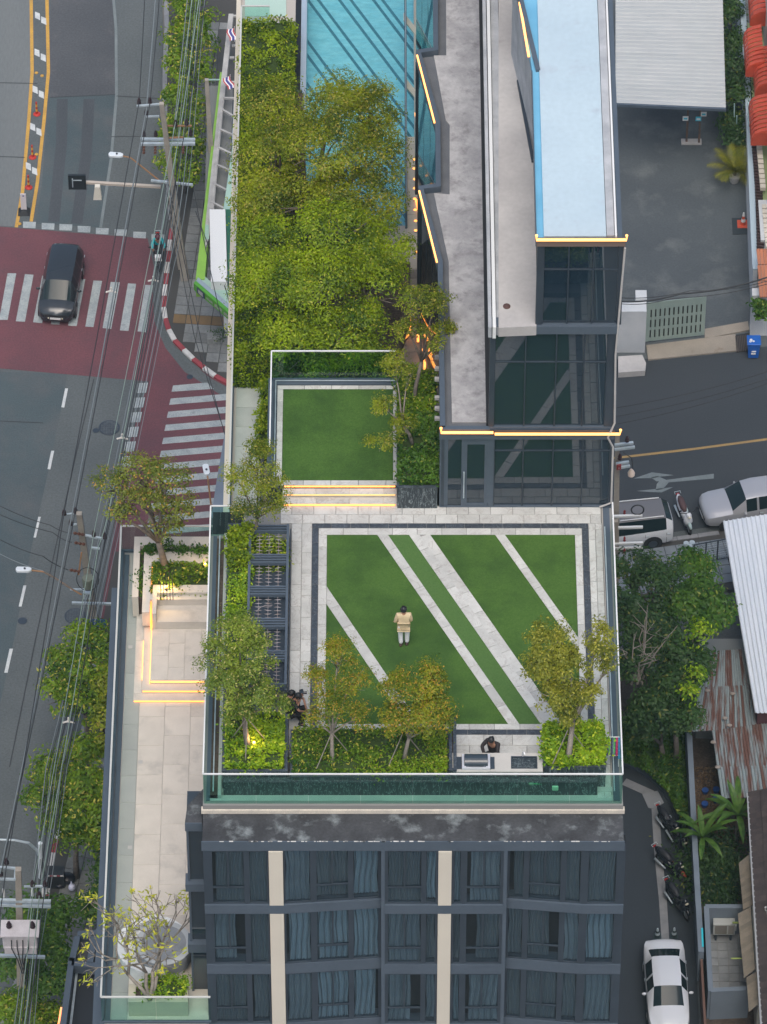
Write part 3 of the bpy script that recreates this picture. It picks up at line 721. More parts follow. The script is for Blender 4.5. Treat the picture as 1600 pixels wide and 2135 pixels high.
for (zt, zb, zs) in rows:
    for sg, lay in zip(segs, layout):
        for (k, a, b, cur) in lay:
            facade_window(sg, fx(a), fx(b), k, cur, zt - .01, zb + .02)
        # dark return between frames
    for sg in segs:
        m_ = MB(); m_.hexa([(sg[0], sg[1] + .42, zb), (sg[2], sg[3] + .42, zb), (sg[2], YF + .64, zb), (sg[0], YF + .64, zb), (sg[0], sg[1] + .42, zt), (sg[2], sg[3] + .42, zt), (sg[2], YF + .64, zt), (sg[0], YF + .64, zt)])
        m_.build('room_back', dark_in, tower)
    # mullion panels filling the wall between windows
    for sg, lay in zip(segs, layout):
        edges = [sg[0]] + [v for (k, a, b, c) in lay for v in (fx(a), fx(b))] + [sg[2]]
        for i in range(0, len(edges), 2):
            a, b = edges[i], edges[i + 1]
            if b - a > 0.02:
                ya = sg[1] + (sg[3] - sg[1]) * (a - sg[0]) / (sg[2] - sg[0]); yb = sg[1] + (sg[3] - sg[1]) * (b - sg[0]) / (sg[2] - sg[0])
                MB().hexa([(a, ya, zb), (b, yb, zb), (b, yb + .3, zb), (a, ya + .3, zb), (a, ya, zt), (b, yb, zt), (b, yb + .3, zt), (a, ya + .3, zt)]).build('mullion', metal_dd, tower)
    # spandrel band under the row: follows the bays
    pr = -.06 if zs > 54 else -.025
    for sg in segs:
        m_ = MB(); a, b = sg[0] - .001, sg[2] + .001
        m_.hexa([(a, sg[1] + pr, zs), (b, sg[3] + pr, zs), (b, YF + .6, zs), (a, YF + .6, zs), (a, sg[1] + pr, zb), (b, sg[3] + pr, zb), (b, YF + .6, zb), (a, YF + .6, zb)])
        m_.build('spandrel', metal_d, tower)
    for xa, xb in ((795, 803), (1050, 1058)):
        MB().box(fx(xa), YF - .03, zs, fx(xb), YF + .6, zt).build('pier', metal_d, tower)
    for xa, xb in ((561, 591), (914, 942)):
        MB().box(fx(xa) + .004, YF - .07, zb + .003 if zs > 54 else zs, fx(xb) - .004, YF + .6, zt - .004).build('cream_pier', cream, tower)
        if zs > 54: MB().box(fx(xa) + .002, YF + pr - .002, zs + .002, fx(xb) - .002, YF + .6, zb - .002).build('spandrel', metal_d, tower)
MB().box(XE - .10, YF + .02, 45, XE + .05, YF + .7, T - .82).build('corner_post', metal_dd, tower)
# set-back bay on the west side
sy = YF + .95; xa, xb = V(388, 1780, sy).x, fx(427)
MB().prism([(xa, sy), (XW - .03, sy), (XW - .03, YS + 1.2), (xa + .06, sy + .7)], T - .95, T - .60).build('side_roof', blacktar, tower)
MB().box(xa, sy - .03, T - .98, XW - .03, sy - .001, T - .597).build('side_fascia', metal_d, tower)
MB().box(xa + .03, sy + .35, LV - 4, XW + .06, sy + 1.6, T - .95).build('side_wall', metal_dd, tower)
for k, (zt, zb, zs) in enumerate(rows):
    z1, z0 = zt - .15, zb - .05
    MB().box(xa + .03, sy + .02, z0, xa + .10, sy + .35, z1).build('side_mullion', metal_d, tower)
    MB().box(xa + .10, sy + .10, z0, XW + .06, sy + .12, z1).build('side_pane', glass_dark, tower)
    MB().box(xa - .05, sy - .12, zs + .02, XW + .04, sy + .35, z0).build('side_slab', metal_d, tower)

# ------------------------------------------------------------------ roof terrace floor
NY = 0.30
tf = thing('terrace_floor', None, None, (1, -6, T - .3)); tag(tf, kind='structure')
MB().prism([(XW, YS), (XE, YS), (XE, NY), (-4.55, NY), (-4.55, -1.0), (XW, -1.0)], T - .30, T).build('slab', grout, tf)
bx0, bx1, by0, by1 = -2.32, 6.66, -9.67, -0.53        # outside of the dark border
bw = 0.215
tz = T + .002; th = .028
tiles(tf, -2.98, -9.9, bx0, -0.53, tz, .335, .95, stone, along='y', t=th)
tiles(tf, -3.35, by1, 7.08, NY - .04, tz, .72, .36, stone, t=th)
tiles(tf, bx1, -12.3, 7.10, by1, tz, .22, .92, stone, along='y', t=th)
tiles(tf, -2.98, -10.6, -1.9, -9.9, tz, .36, .7, stone, along='y', t=th)
for (x0, y0, x1, y1, al) in [(bx0, by1 - bw, bx1, by1, 'x'), (bx0, by0, bx1, by0 + bw, 'x'), (bx0, by0 + bw, bx0 + bw, by1 - bw, 'y'), (bx1 - bw, by0 + bw, bx1, by1 - bw, 'y')]:
    tiles(tf, x0, y0, x1, y1, tz, .62 if al == 'x' else bw, bw if al == 'x' else .62, slate, along=al, t=th)
lx0, lx1, ly0, ly1 = -1.83, 6.21, -9.22, -1.04
ix0, ix1, iy0, iy1 = bx0 + bw, bx1 - bw, by0 + bw, by1 - bw
tiles(tf, ix0, ly1, ix1, iy1, tz, .80, .3, stone, t=th)
tiles(tf, ix0, iy0, ix1, ly0, tz, .80, .3, stone, t=th)
tiles(tf, ix0, ly0, lx0, ly1, tz, .3, .85, stone, along='y', t=th)
tiles(tf, lx1, ly0, ix1, ly1, tz, .3, .85, stone, along='y', t=th)
tiles(tf, 2.25, -11.0, 5.1, by0, tz, .9, .44, stone, t=th)
# diagonal stone strips and the turf between them
def topx(px): return U(px, 1116, T).x
def botx(px): return U(px, 1510, T).x
rect = [(lx0, ly0), (lx1, ly0), (lx1, ly1), (lx0, ly1)]
dx = (botx(1060) - topx(787)); dy = ly0 - ly1
def xl(x_top): return x_top
slope = dx / dy     # metres of x per metre of y (negative)
yT = ly1
strips = [(topx(681) + slope * (U(681, 1258, T).y - ly1) * -1, topx(681) + slope * (U(681, 1222, T).y - ly1) * -1), (topx(787), topx(809)), (topx(853), topx(897)), (topx(1033), topx(1053))]
def half(poly, x0, keep_right):
    # line x = x0 + slope*(y-yT)
    s_ = 1 if keep_right else -1
    return clip(poly, s_, -s_ * slope, s_ * (-x0 + slope * yT))
gaps = []; prev = None
bounds = [None] + [v for s_ in strips for v in s_] + [None]
k = 0
for i in range(0, len(bounds), 2):
    pl = rect
    if bounds[i] is not None: pl = half(pl, bounds[i], True)
    if bounds[i + 1] is not None: pl = half(pl, bounds[i + 1], False)
    if len(pl) > 2:
        MB().prism(pl, T + .001, T + .014).build('lawn', turf_p if k == 2 else turf, kind='stuff')
    k += 1
dvec = Vector((dx, dy, 0)).normalized(); nvec = Vector((-dvec.y, dvec.x, 0))
for (a, b) in strips:
    pl = half(half(rect, a, True), b, False); w_ = (b - a) * abs(dvec.y)
    step = .95; t0 = -1.0
    base = Vector((a, yT, 0))
    nrow = 2 if (b - a) > .5 else 1
    for r in range(nrow):
        q = pl
        if nrow == 2: q = half(pl, (a + b) / 2, r == 1)
        t_ = -3.0 + r * .4
        while t_ < 11:
            g0 = base + dvec * (t_ + .007); g1 = base + dvec * (t_ + step - .007)
            c_ = clip(clip(q, dvec.x, dvec.y, -(dvec.x * g0.x + dvec.y * g0.y)), -dvec.x, -dvec.y, dvec.x * g1.x + dvec.y * g1.y)
            if len(c_) > 2 and abs(poly_area(c_)) > .01: MB().prism(c_, T + .002, T + .030).build('tile', stone, tf)
            t_ += step
# gutters and kerbs along the glass
MB().box(7.12, -12.45, T, 7.14, NY, T + .05).build('drain_edge', grout_l, tf)
MB().box(7.15, -12.4, T + .001, 7.36, NY, T + .03).build('drain_strip', metal_d, tf)
MB().box(-5.52, -12.4, T + .001, -5.40, -1.1, T + .03).build('drain_strip', metal_d, tf)
MB().box(-5.40, -12.3, T + .001, -5.16, -1.2, T + .02).build('drain_soil', soil, tf)
MB().box(-5.16, -12.3, T + .001, -5.05, -1.1, T + .16).build('drain_edge', stone_path, tf)
MB().box(-5.16, -12.05, T + .001, 7.12, -11.85, T + .05).build('drain_edge', stone_path, tf)
tiles(tf, -5.05, -11.84, 7.1, -11.45, T + .002, .9, .39, stone_path, t=.02)
MB().box(-5.5, -12.40, T + .001, 7.3, -12.17, T + .02).build('drain_strip', stone_path, tf)

# ------------------------------------------------------------------ glass railings
def railing(name, label, pts, z0, z1, mat, pane=1.5, rail=metal_w, shoe=True, rw=.045):
    root = thing(name, label, 'glass railing', (pts[0][0], pts[0][1], z0))
    for (a, b) in zip(pts, pts[1:]):
        a = Vector((*a, 0)); b = Vector((*b, 0)); L_ = (b - a).length; n = max(1, round(L_ / pane)); d = (b - a) / n; u = d.normalized(); nn = Vector((-u.y, u.x, 0)) * .008
        for i in range(n):
            p = a + d * i + u * .006; q = a + d * (i + 1) - u * .006
            MB().prism([(p + nn)[:2], (q + nn)[:2], (q - nn)[:2], (p - nn)[:2]], z0 + .03, z1 - .02).build('pane', mat, root)
        MB().beam((a.x, a.y, z1), (b.x, b.y, z1), rw, .04).build('top_rail', rail, root)
        if shoe: MB().beam((a.x, a.y, z0 + .03), (b.x, b.y, z0 + .03), .08, .09).build('shoe', metal_d, root)
    return root
railing('glass_railing', 'green glass railing round the outer edge of the big roof terrace', [(-4.95, -1.06), (-5.58, -1.06), (-5.58, -12.50), (7.40, -12.50), (7.40, -0.9)], T - .1, T + 1.4, glass_rail_s, 1.6)
hr = MB(); hr.tube([(7.18, -12.2, T + .25), (7.18, -.9, T + .25)], .022, 6); hr.build('pipe', steel, label='thin steel pipe along the east edge of the terrace', cat='pipe')
hr = MB(); hr.tube([(-5.30, -12.2, T + .25), (-5.30, -1.3, T + .25)], .022, 6); hr.build('pipe', steel, label='thin steel pipe along the west edge of the terrace', cat='pipe')

# ------------------------------------------------------------------ small raised lawn with lit steps
zs_ = T + .45
sx0, sx1 = -3.52, .44; sy1_ = U(577, 803, zs_).y; sy0_ = U(700, 1008, zs_).y
pl_ = thing('raised_platform', 'raised stone platform framing the small square lawn with lit steps', 'platform', (-1.5, 3, P))
MB().box(sx0 - .28, sy0_ - .066, P - .3, sx1, sy1_ + .28, zs_ - .03).build('body', slatewall, pl_)
MB().box(sx0 - .30, sy0_ - .07, zs_ - .03, sx0 - .02, sy1_ + .30, zs_ + .02).build('coping', metal_d, pl_)
MB().box(sx0 - .02, sy1_ + .02, zs_ - .03, sx1, sy1_ + .30, zs_ + .02).build('coping', metal_d, pl_)
tiles(pl_, sx0, sy0_ - .07, sx1, sy0_ + .15, zs_ - .028, .9, .22, stone, t=.03)
tiles(pl_, sx0, sy1_ - .18, sx1, sy1_, zs_ - .028, .9, .2, stone, t=.03)
tiles(pl_, sx0, sy0_ + .15, sx0 + .2, sy1_ - .18, zs_ - .028, .2, .9, stone, along='y', t=.03)
tiles(pl_, sx1 - .13, sy0_ + .15, sx1, sy1_ - .18, zs_ - .028, .13, .9, stone, along='y', t=.03)
MB().box(sx0 + .2, sy0_ + .15, zs_ - .03, sx1 - .13, sy1_ - .18, zs_ - .008).build('lawn', turf, kind='stuff')
stx0 = -3.30
ya = sy0_ - .07; yb = U(700, 1030, T + .3).y; yc = U(700, 1050, T + .15).y
for (yt, yn, z) in [(ya, yb, T + .30), (yb, yc, T + .15)]:
    MB().box(stx0, yn + .02, T + .001 if z < T + .2 else T + .15, sx1, yt + .3, z - .028).build('riser', stone_lo, pl_)
    tiles(pl_, stx0, yn, sx1, yt + .004, z - .028, 1.1, .4, stone, t=.028)
for (y, z, w) in [(ya - .012, T + .385, .055), (yc - .012, T + .085, .05)]:
    MB().box(stx0 + .06, y, z - w / 2, sx1 - .06, y + .02, z + w / 2).build('led_strip', led, pl_)
MB().box(stx0 + .06, yb - .004, T + .24, sx1 - .06, yb + .01, T + .265).build('led_strip', led3, pl_)
railing('glass_railing', 'glass railing round the back and left side of the small raised lawn', [(.40, sy1_ + .22), (sx0 - .18, sy1_ + .22), (sx0 - .18, 1.0)], zs_ + .02, zs_ + 1.38, glass_rail_s, 1.4)
hp = MB(); hp.tube([(.40, sy1_ + .10, zs_ + .12), (sx0 - .05, sy1_ + .10, zs_ + .12), (sx0 - .05, 1.0, zs_ + .12)], .02, 6); hp.build('pipe', steel, label='thin steel pipe bent round the small raised lawn', cat='pipe')
# ------------------------------------------------------------------ penthouse
YW = 0.23
ph = thing('penthouse', 'dark glass penthouse of three stepped storeys with orange light lines', 'building', (4.5, 5, T))
def wx(px, py): return V(px, py, YW).x
z1 = 61.50; z2 = 66.10; z3 = 70.0
zc = z1 + .22
def P2(px, py, z): return u2(px, py, z)
# zigzag outer edge of the first roof
tooth = [(866, -170), (903, -30), (904, 98), (868, 103), (869, 113), (908, 255), (909, 382), (872, 387), (874, 397), (913, 545), (918, 893)]
edge = [P2(a, b, zc) for a, b in tooth]
edge[-1] = (edge[-1][0], YW)
MB().prism([(edge[-1][0] + .2, YW + .2), (7.2, YW + .2), (7.2, 40), (edge[0][0] + .6, 40)] + [(x + .25, y) for x, y in edge[:-1]][0:0], P - .3, z1 - .35).build('storey_core', dark_in, ph)
roof1 = [P2(a, b, z1) for a, b in [(930, -200), (931, 115), (905, 115), (930, 250), (938, 260), (938, 405), (905, 402), (936, 545), (943, 880), (1022, 880), (1022, -200)]]
MB().prism(roof1, z1 - .3, z1).build('concrete_roof', conc, ph)
# gutter plate beneath, coloured dark for the shadow inside the parapet
mar = [P2(a, b, z1 - .02) for a, b in [(905, -200), (906, 108), (872, 108), (912, 252), (914, 395), (880, 395), (918, 545), (923, 895), (1022, 895), (1022, -200)]]
MB().prism(mar, z1 - .36, z1 - .04).build('gutter', M('gutter_shadow_grey', (0.13, 0.14, 0.155), (0.10, 0.11, 0.125), 1.2, rough=.8, fine=.1), ph)
# coping: a band inside the zigzag edge
def band(pts, w, z0_, z1_, name, mat, root, sgn=1):
    c = [Vector((*p, 0)) for p in pts]; A, B = [], []
    for i, p in enumerate(c):
        d1 = (c[i] - c[i - 1]).normalized() if i else (c[1] - c[0]).normalized()
        d2 = (c[i + 1] - c[i]).normalized() if i < len(c) - 1 else d1
        n1 = Vector((-d1.y, d1.x, 0)) * sgn; n2 = Vector((-d2.y, d2.x, 0)) * sgn
        n = n1 + n2
        n = n / max(.35, n.length ** 2 / 2) if n.length > .1 else n1
        A.append(p); B.append(p + n * w)
    for i in range(len(c) - 1):
        if (c[i + 1] - c[i]).length < .12: continue
        MB().prism([A[i][:2], A[i + 1][:2], B[i + 1][:2], B[i][:2]], z0_, z1_).build(name, mat, root)
band(edge, .17, z1 - .3, zc, 'coping', metal_d, ph)
for i in range(len(edge) - 1):
    a, b = Vector((*edge[i], 0)), Vector((*edge[i + 1], 0)); d = (b - a)
    if d.length < .12: continue
    u = d.normalized(); n = Vector((-u.y, u.x, 0))
    n_p = max(1, round(d.length / 1.3))
    for k in range(n_p):
        p = a + d * (k / n_p) + u * .02 + n * .05; q = a + d * ((k + 1) / n_p) - u * .02 + n * .05
        MB().prism([p[:2], q[:2], (q + n * .04)[:2], (p + n * .04)[:2]], P - .02, z1 - .3).build('side_pane', glass_side, ph)
        MB().prism([(q - u * .02)[:2], (q + u * .05)[:2], (q + u * .05 + n * .1)[:2], (q - u * .02 + n * .1)[:2]], P, z1 - .3).build('side_mullion', metal_dd, ph)
for (a, b) in [((870.5, 115), (907, 256)), ((875, 398), (912, 547))]:
    p, q = Vector((*P2(*a, zc), 0)), Vector((*P2(*b, zc), 0)); u = (q - p).normalized(); n = Vector((u.y, -u.x, 0))
    MB().beam((p.x + n.x * .01, p.y + n.y * .01, zc + .01), (q.x + n.x * .01, q.y + n.y * .01, zc + .01), .055, .05).build('led_strip', led2, ph)
# south glass walls
def glasswall(xs, zb_, zt_, tr, y, name='pane'):
    for i in range(len(xs) - 1):
        lv = [zb_] + tr + [zt_]
        for j in range(len(lv) - 1):
            MB().box(xs[i] + .025, y + .03, lv[j] + .025, xs[i + 1] - .025, y + .05, lv[j + 1] - .025).build('pane', glass_dark, ph)
            if j: MB().box(xs[i] + .02, y - .005, lv[j] - .02, xs[i + 1] - .02, y + .06, lv[j] + .02).build('transom', metal_dd, ph)
        MB().box(xs[i] - .02, y - .02, zb_, xs[i] + .02, y + .10, zt_).build('mullion', metal_dd, ph)
    MB().box(xs[-1] - .02, y - .02, zb_, xs[-1] + .02, y + .10, zt_).build('mullion', metal_dd, ph)
XR = 7.42
def zv(py): return V(1100, py, YW).z
MB().box(edge[-1][0], YW - .02, T, wx(934, 1000), YW + .3, z1 - .25).build('corner_panel', metal_d, ph)
glasswall([wx(1030, 1000), wx(1090, 1000), wx(1152, 1000), wx(1214, 1000), wx(1271, 1000)], T + .06, z1 - .25, [zv(940)], YW)
MB().box(wx(1018, 1000), YW - .04, T, wx(1029, 1000), YW + .3, z1 - .25).build('corner_panel', metal_d, ph)
MB().box(wx(1271, 1000) + .02, YW - .02, T, XR, YW + .3, z1 - .25).build('corner_panel', metal_dd, ph)
MB().box(edge[-1][0], YW - .05, T, XR, YW + .3, T + .07).build('sill', metal_d, ph)
# door
MB().box(wx(934, 1000), YW, T + .07, wx(962, 1000), YW + .05, z1 - .25).build('pane', glass_dark, ph)
dr_ = MB(); dr_.box(wx(962, 1000), YW - .04, T + .07, wx(974, 1000), YW + .06, z1 - .25); dr_.box(wx(974, 1000), YW - .03, T + .07, wx(1017, 1000), YW + .05, T + .2)
dr_.box(wx(1010, 1000), YW - .03, T + .2, wx(1018, 1000), YW + .05, z1 - .25); dr_.box(wx(974, 1000), YW - .03, z1 - .55, wx(1010, 1000), YW + .05, z1 - .25)
door = dr_.build('door', metal_d, ph)
MB().box(wx(974, 1000), YW, T + .2, wx(1010, 1000), YW + .03, z1 - .55).build('pane', glass_dark, door)
MB().tube([(wx(967.5, 1000), YW - .12, T + .55), (wx(967.5, 1000), YW - .12, T + 1.75)], .022, 8).build('handle', steel, door)
hb = MB(); hb.box(wx(966, 1000), YW - .12, T + .62, wx(969, 1000), YW - .03, T + .66); hb.box(wx(966, 1000), YW - .12, T + 1.66, wx(969, 1000), YW - .03, T + 1.70); hb.build('handle_bracket', steel, door)
MB().box(edge[-1][0] - .02, YW - .10, z1 - .25, XR + .02, YW + .3, z1 - .06).build('fascia', metal_d, ph)
MB().box(edge[-1][0] - .02, YW - .10, z1 - .06, wx(1022, 895), YW + .06, zc).build('coping', metal_d, ph)
MB().box(wx(1020, 900), YW - .10, z1 - .06, XR + .02, YW + .06, z1 + .18).build('coping', metal_dd, ph)
def ledbar(pxa, pxb, py, mat=led2, r=.045, hook=None, y=YW - .16):
    a = V(pxa, py, y); b = V(pxb, py, y)
    pts = [tuple(a), tuple(b)]
    if hook == 'l': pts = [(a.x, a.y, a.z + .22), tuple(a), tuple(b)]
    if hook == 'r': pts = [tuple(a), tuple(b), (b.x + .02, b.y, b.z + .2)]
    if hook == 'lr': pts = [(a.x, a.y, a.z + .2), tuple(a), tuple(b), (b.x, b.y, b.z + .2)]
    MB().tube(pts, r, 8).build('led_strip', mat, ph)
ledbar(920, 1029, 902, hook='l'); ledbar(1032, 1293, 905, hook='r')
# second storey
x2 = wx(1021, 790); x2r = 7.38
MB().box(x2 + .05, YW + .25, z1 - .2, 7.2, 40, z2 - .45).build('storey_core', dark_in, ph)
glasswall([wx(1031, 790), wx(1095, 790), wx(1159, 790), wx(1217, 790), wx(1265, 790)], z1 + .28, z2 - .06, [zv(755)], YW)
MB().box(x2, YW - .03, z1 + .18, wx(1030, 790), YW + .3, z2 - .06).build('corner_panel', metal_dd, ph)
MB().box(wx(1266, 790), YW - .03, z1 + .18, x2r, YW + .3, z2 - .06).build('corner_panel', metal_dd, ph)
MB().box(x2, YW - .05, z1 + .18, x2r, YW + .3, z1 + .27).build('sill', metal_d, ph)
MB().box(x2, YW - .12, z2 - .06, x2r + .02, YW + .3, z2 + .28).build('fascia', metal_d, ph)
roof2 = [P2(a, b, z2 + .3) for a, b in [(1040, -200), (1040, 683), (1119, 680), (1118, 250), (1105, 130), (1070, -200)]]
MB().prism(roof2, z2 - .1, z2 + .3).build('concrete_roof', conc2, ph)
for pa, mt, zz, nm in [((1005, 1012), greystrip, z2 + .36, 'coping'), ((1014, 1021), metal_w, z2 + .40, 'coping'), ((1022, 1039), greystrip, z2 + .26, 'gutter')]:
    (a, b) = pa
    xa_, xb_ = U(a + 13, 640, zz).x, U(b + 13, 640, zz).x
    MB().box(xa_, U(1000, 682, zz).y, z2 - .1, xb_, 38, zz).build(nm, mt, ph)
MB().box(U(997 + 13, 640, z1).x, YW + .3, z1 - .2, U(1005 + 13, 640, z1).x, 38, z1 + .05).build('gutter', M('black_joint', (.02, .022, .025), rough=.8), ph)
drn = U(1057, 639, z2 + .3); MB().lathe((drn.x, drn.y, z2 + .3), [(.12, 0), (.12, .03), (.05, .06)], 12).build('roof_drain', M('rusty_drain', (.08, .04, .035), rough=.8), ph)
# third storey
x3 = wx(1119, 590); x3r = wx(1299, 590)
MB().box(x3 + .1, YW + .25, z2, 7.2, 40, z3 - .4).build('storey_core', dark_in, ph)
glasswall([wx(1133, 590), wx(1185, 590), wx(1237, 590), wx(1290, 590)], z2 + .32, z3 - .14, [zv(562)], YW)
MB().box(x3, YW - .03, z2 + .28, wx(1132, 590), YW + .3, z3 - .14).build('corner_panel', metal_dd, ph)
MB().box(wx(1291, 590), YW - .03, z2 + .28, x3r, YW + .3, z3 - .14).build('corner_panel', metal_dd, ph)
MB().box(x3 - .03, YW - .10, z3 - .14, x3r + .03, YW + .1, z3 + .06).build('fascia', M('brown_fascia', (.16, .12, .10), rough=.6), ph)
ledbar(1119, 1307, 500, hook='lr')
zz = z3
ys3 = U(1200, 492, zz).y
def xr3(px): return U(px, 470, zz).x
dg = [P2(a, b, zz) for a, b in [(1068, -60), (1118, 147)]]
MB().prism([(xr3(1134), ys3), (xr3(1264), ys3), (xr3(1264), 38), (xr3(1134), 38)], z3 - .4, z3).build('membrane_roof', membrane, ph)
MB().prism([(xr3(1119), ys3), (xr3(1134), ys3), (xr3(1134), 38), (dg[0][0] + .25, 38), (dg[0][0] + .2, dg[0][1]), (xr3(1119), dg[1][1])], z3 - .4, z3 - .06).build('blue_gutter', blueband, ph)
MB().box(xr3(1265), ys3, z3 - .4, xr3(1281), 38, z3 + .03).build('mortar_strip', greystrip, ph)
MB().box(xr3(1282), ys3 - .1, z3 - .4, xr3(1286), 38, z3 + .10).build('coping', metal_w, ph)
MB().box(xr3(1287), ys3 - .1, z3 - .5, xr3(1297), 38, z3 + .02).build('coping', metal_d, ph)
MB().box(xr3(1117), ys3 - .05, z3 - .4, xr3(1119), dg[1][1], z3 + .02).build('coping', metal_d, ph)
band([dg[0], dg[1]], .14, z3 - .3, z3 + .05, 'coping', metal_d, ph)
a, b = Vector((*dg[0], 0)), Vector((*dg[1], 0)); d = b - a; u = d.normalized(); n = Vector((-u.y, u.x, 0))
for k in range(4):
    p, q = a + d * (k / 4) + n * .03, a + d * ((k + 1) / 4) + n * .03 - u * .03
    MB().prism([p[:2], q[:2], (q + n * .1)[:2], (p + n * .1)[:2]], z2 + .3, z3 - .3).build('cladding_panel', greystrip, ph)
MB().beam((*P2(1084, 5, z3), z3), (*P2(1103, 117, z3), z3), .07, .07).build('led_strip', led2, ph)
MB().beam((*P2(1081, 170, z2 + .32), z2 + .36), (*P2(1112, 338, z2 + .32), z2 + .36), .10, .1).build('cladding_shadow_gap', metal_dd, ph)  # charcoal strip at the wall's foot, drawn for its shadow gap
MB().tube([(x3r + .02, YW - .1, z3 - .2), (7.36, YW - .1, z2 - 1), (7.42, YW - .1, z1 + .5), (7.22, YW - .16, z1 - .1), (7.40, YW - .1, z1 - .6), (7.42, YW - .1, T + .3), (7.05, YW - .1, T + .1)], .035, 6).build('downpipe', conc2, ph)
# white fins on the west wall
for py in (745, 769, 791, 830, 852, 873):
    p = U(908, py, z1 - .9); MB().box(p.x - .02, p.y, z1 - 1.0, p.x + .26, p.y + .13, z1 - .9).build('fin', conc2, ph)

# ------------------------------------------------------------------ pool deck
dk_ = thing('pool_deck', None, None, (0, 12, P - .3)); tag(dk_, kind='structure')
wl, wr = -5.0, -4.13
px0, px1 = U(640, 100, P).x, U(846, 100, P).x          # pool sides
pya = U(740, 470, P).y; pyb = 40.0
east = [(x + .05, y) for x, y in edge]
MB().box(-5.3, NY, P - .3, px0 - .2, pyb, P).build('slab', grout_l, dk_)
MB().box(px0 - .2, NY, P - .3, 2.4, pya, P).build('slab', grout_l, dk_)
MB().box(px1 + .3, pya, P - .3, 2.4, pyb, P).build('slab', grout_l, dk_)
tiles(dk_, wl, 2.2, wr, 24, P + .002, .87, .92, stone_path, along='y', t=.02)
tiles(dk_, px1 + .02, U(850, 560, P).y, 2.0, U(850, 290, P).y, P + .002, .45, .9, stone_lo, along='y', t=.02)
tiles(dk_, .2, 6.5, 2.0, U(850, 562, P).y, P + .002, .6, .6, M('brown_grey_stone', (.27, .245, .225), (.22, .20, .19), 1.2, rough=.7, per=.08), along='y', t=.02)
pool = thing('swimming_pool', 'turquoise swimming pool with dark diagonal double lines on its floor', 'swimming pool', ((px0 + px1) / 2, pya + 5, P - 1.2))
depth = 1.1
pxe = px1 + .30
MB().box(px0 - .01, pya, P - depth - .1, pxe, pyb, P - depth).build('basin_floor', poolfloor, pool)
for (a, b, c, d) in [(px0 - .2, pya - .2, px0 - .01, pyb), (pxe, pya - .2, pxe + .15, pyb), (px0 - .01, pya - .2, pxe, pya - .01)]:
    MB().box(a, b, P - depth, c, d, P - .02).build('basin_wall', poolfloor, pool)
MB().box(px0 - .21, pya, P - .02, px0 - .01, pyb, P + .10).build('coping', M('pale_blue_coping', (.33, .42, .52), (.29, .38, .48), 1, rough=.5), pool)
MB().box(px0 - .42, pya, P + .001, px0 - .22, pyb, P + .05).build('overflow_channel', M('black_channel', (.012, .014, .018), rough=.4), pool)
# floor lines: direction taken from the photograph
la = Vector((*P2(735, 0, P - depth), 0)); lb = Vector((*P2(870, 150 + 16, P - depth), 0))
A_ = Vector((*P2(712, 0, P - depth), 0)); B_ = Vector((*P2(848, 180, P - depth), 0)); dl = (B_ - A_).normalized()
for (pa, pb) in [((650, 10), None), ((672, 10), None), ((716, 10), None), ((740, 10), None), ((787, 10), None), ((806, 10), None), ((600, 30), None), ((578, 30), None), ((530, 25), None), ((508, 25), None)]:
    o = Vector((*P2(*pa, P - depth), 0)); n = Vector((-dl.y, dl.x, 0)) * .055
    s0, s1 = o - dl * 12, o + dl * 16
    q = [(s0 + n)[:2], (s1 + n)[:2], (s1 - n)[:2], (s0 - n)[:2]]
    q = clip(clip(clip(q, 1, 0, -px0), -1, 0, pxe), 0, 1, -pya)
    if len(q) > 2: MB().prism(q, P - depth + .001, P - depth + .008).build('line_tile', poolline, pool)
MB().box(px0, pya, P - .06, pxe, pyb, P - .05).build('water', water, pool)
MB().box(px1 + .02, U(850, 285, P).y - 3, P - .04, pxe + .4, U(850, 285, P).y, P + .004).build('ledge', stone_lo, pool)
MB().prism([P2(a, b, P) for a, b in [(842, 26), (871, 62), (871, 78), (842, 42)]], P - .04, P + .02).build('ledge', stone_lo, pool)
MB().prism([P2(a, b, P) for a, b in [(844, 160), (873, 196), (873, 212), (844, 178)]], P - .04, P + .02).build('ledge', stone_lo, pool)
railing('glass_railing', 'clear glass screen along the right side of the pool', [(px1 + .0, 16.5), (px1 + .0, 29.5)], P, P + 1.1, glass_rail, 1.5, steel, True, .02)
xo = -5.12
railing('glass_railing', 'long glass railing on the street side of the pool deck', [(-4.1, U(600, 12, P + 1.2).y), (xo, U(500, 12, P + 1.2).y), (xo, 1.6)], P + .05, P + 1.2, glass_rail, 1.6, rail_w, True, .06)
MB().box(-5.34, 1.2, P - .4, -5.18, 40, P + .12).build('coping', cream, dk_)
MB().prism([P2(a, b, P) for a, b in [(511, -40), (597, -40), (597, 34), (511, 34)]], P + .003, P + .03).build('glass_floor', M('pale_green_panel', (.42, .58, .52), (.38, .54, .48), 1, rough=.3), dk_)
# slate kerb between the walkway and the lawn platform, with planting pockets
MB().box(wr, 2.0, P, wr + .12, 9.6, P + .35).build('planter_kerb', slatewall, dk_)
bl = MB(); a = U(548, 737, P + .25); b = U(549, 782, P + .25); bl.beam(tuple(a), tuple(b), .05, .04); bl.build('led_strip', led, label='orange light strip at the edge of the side walkway', cat='light strip')
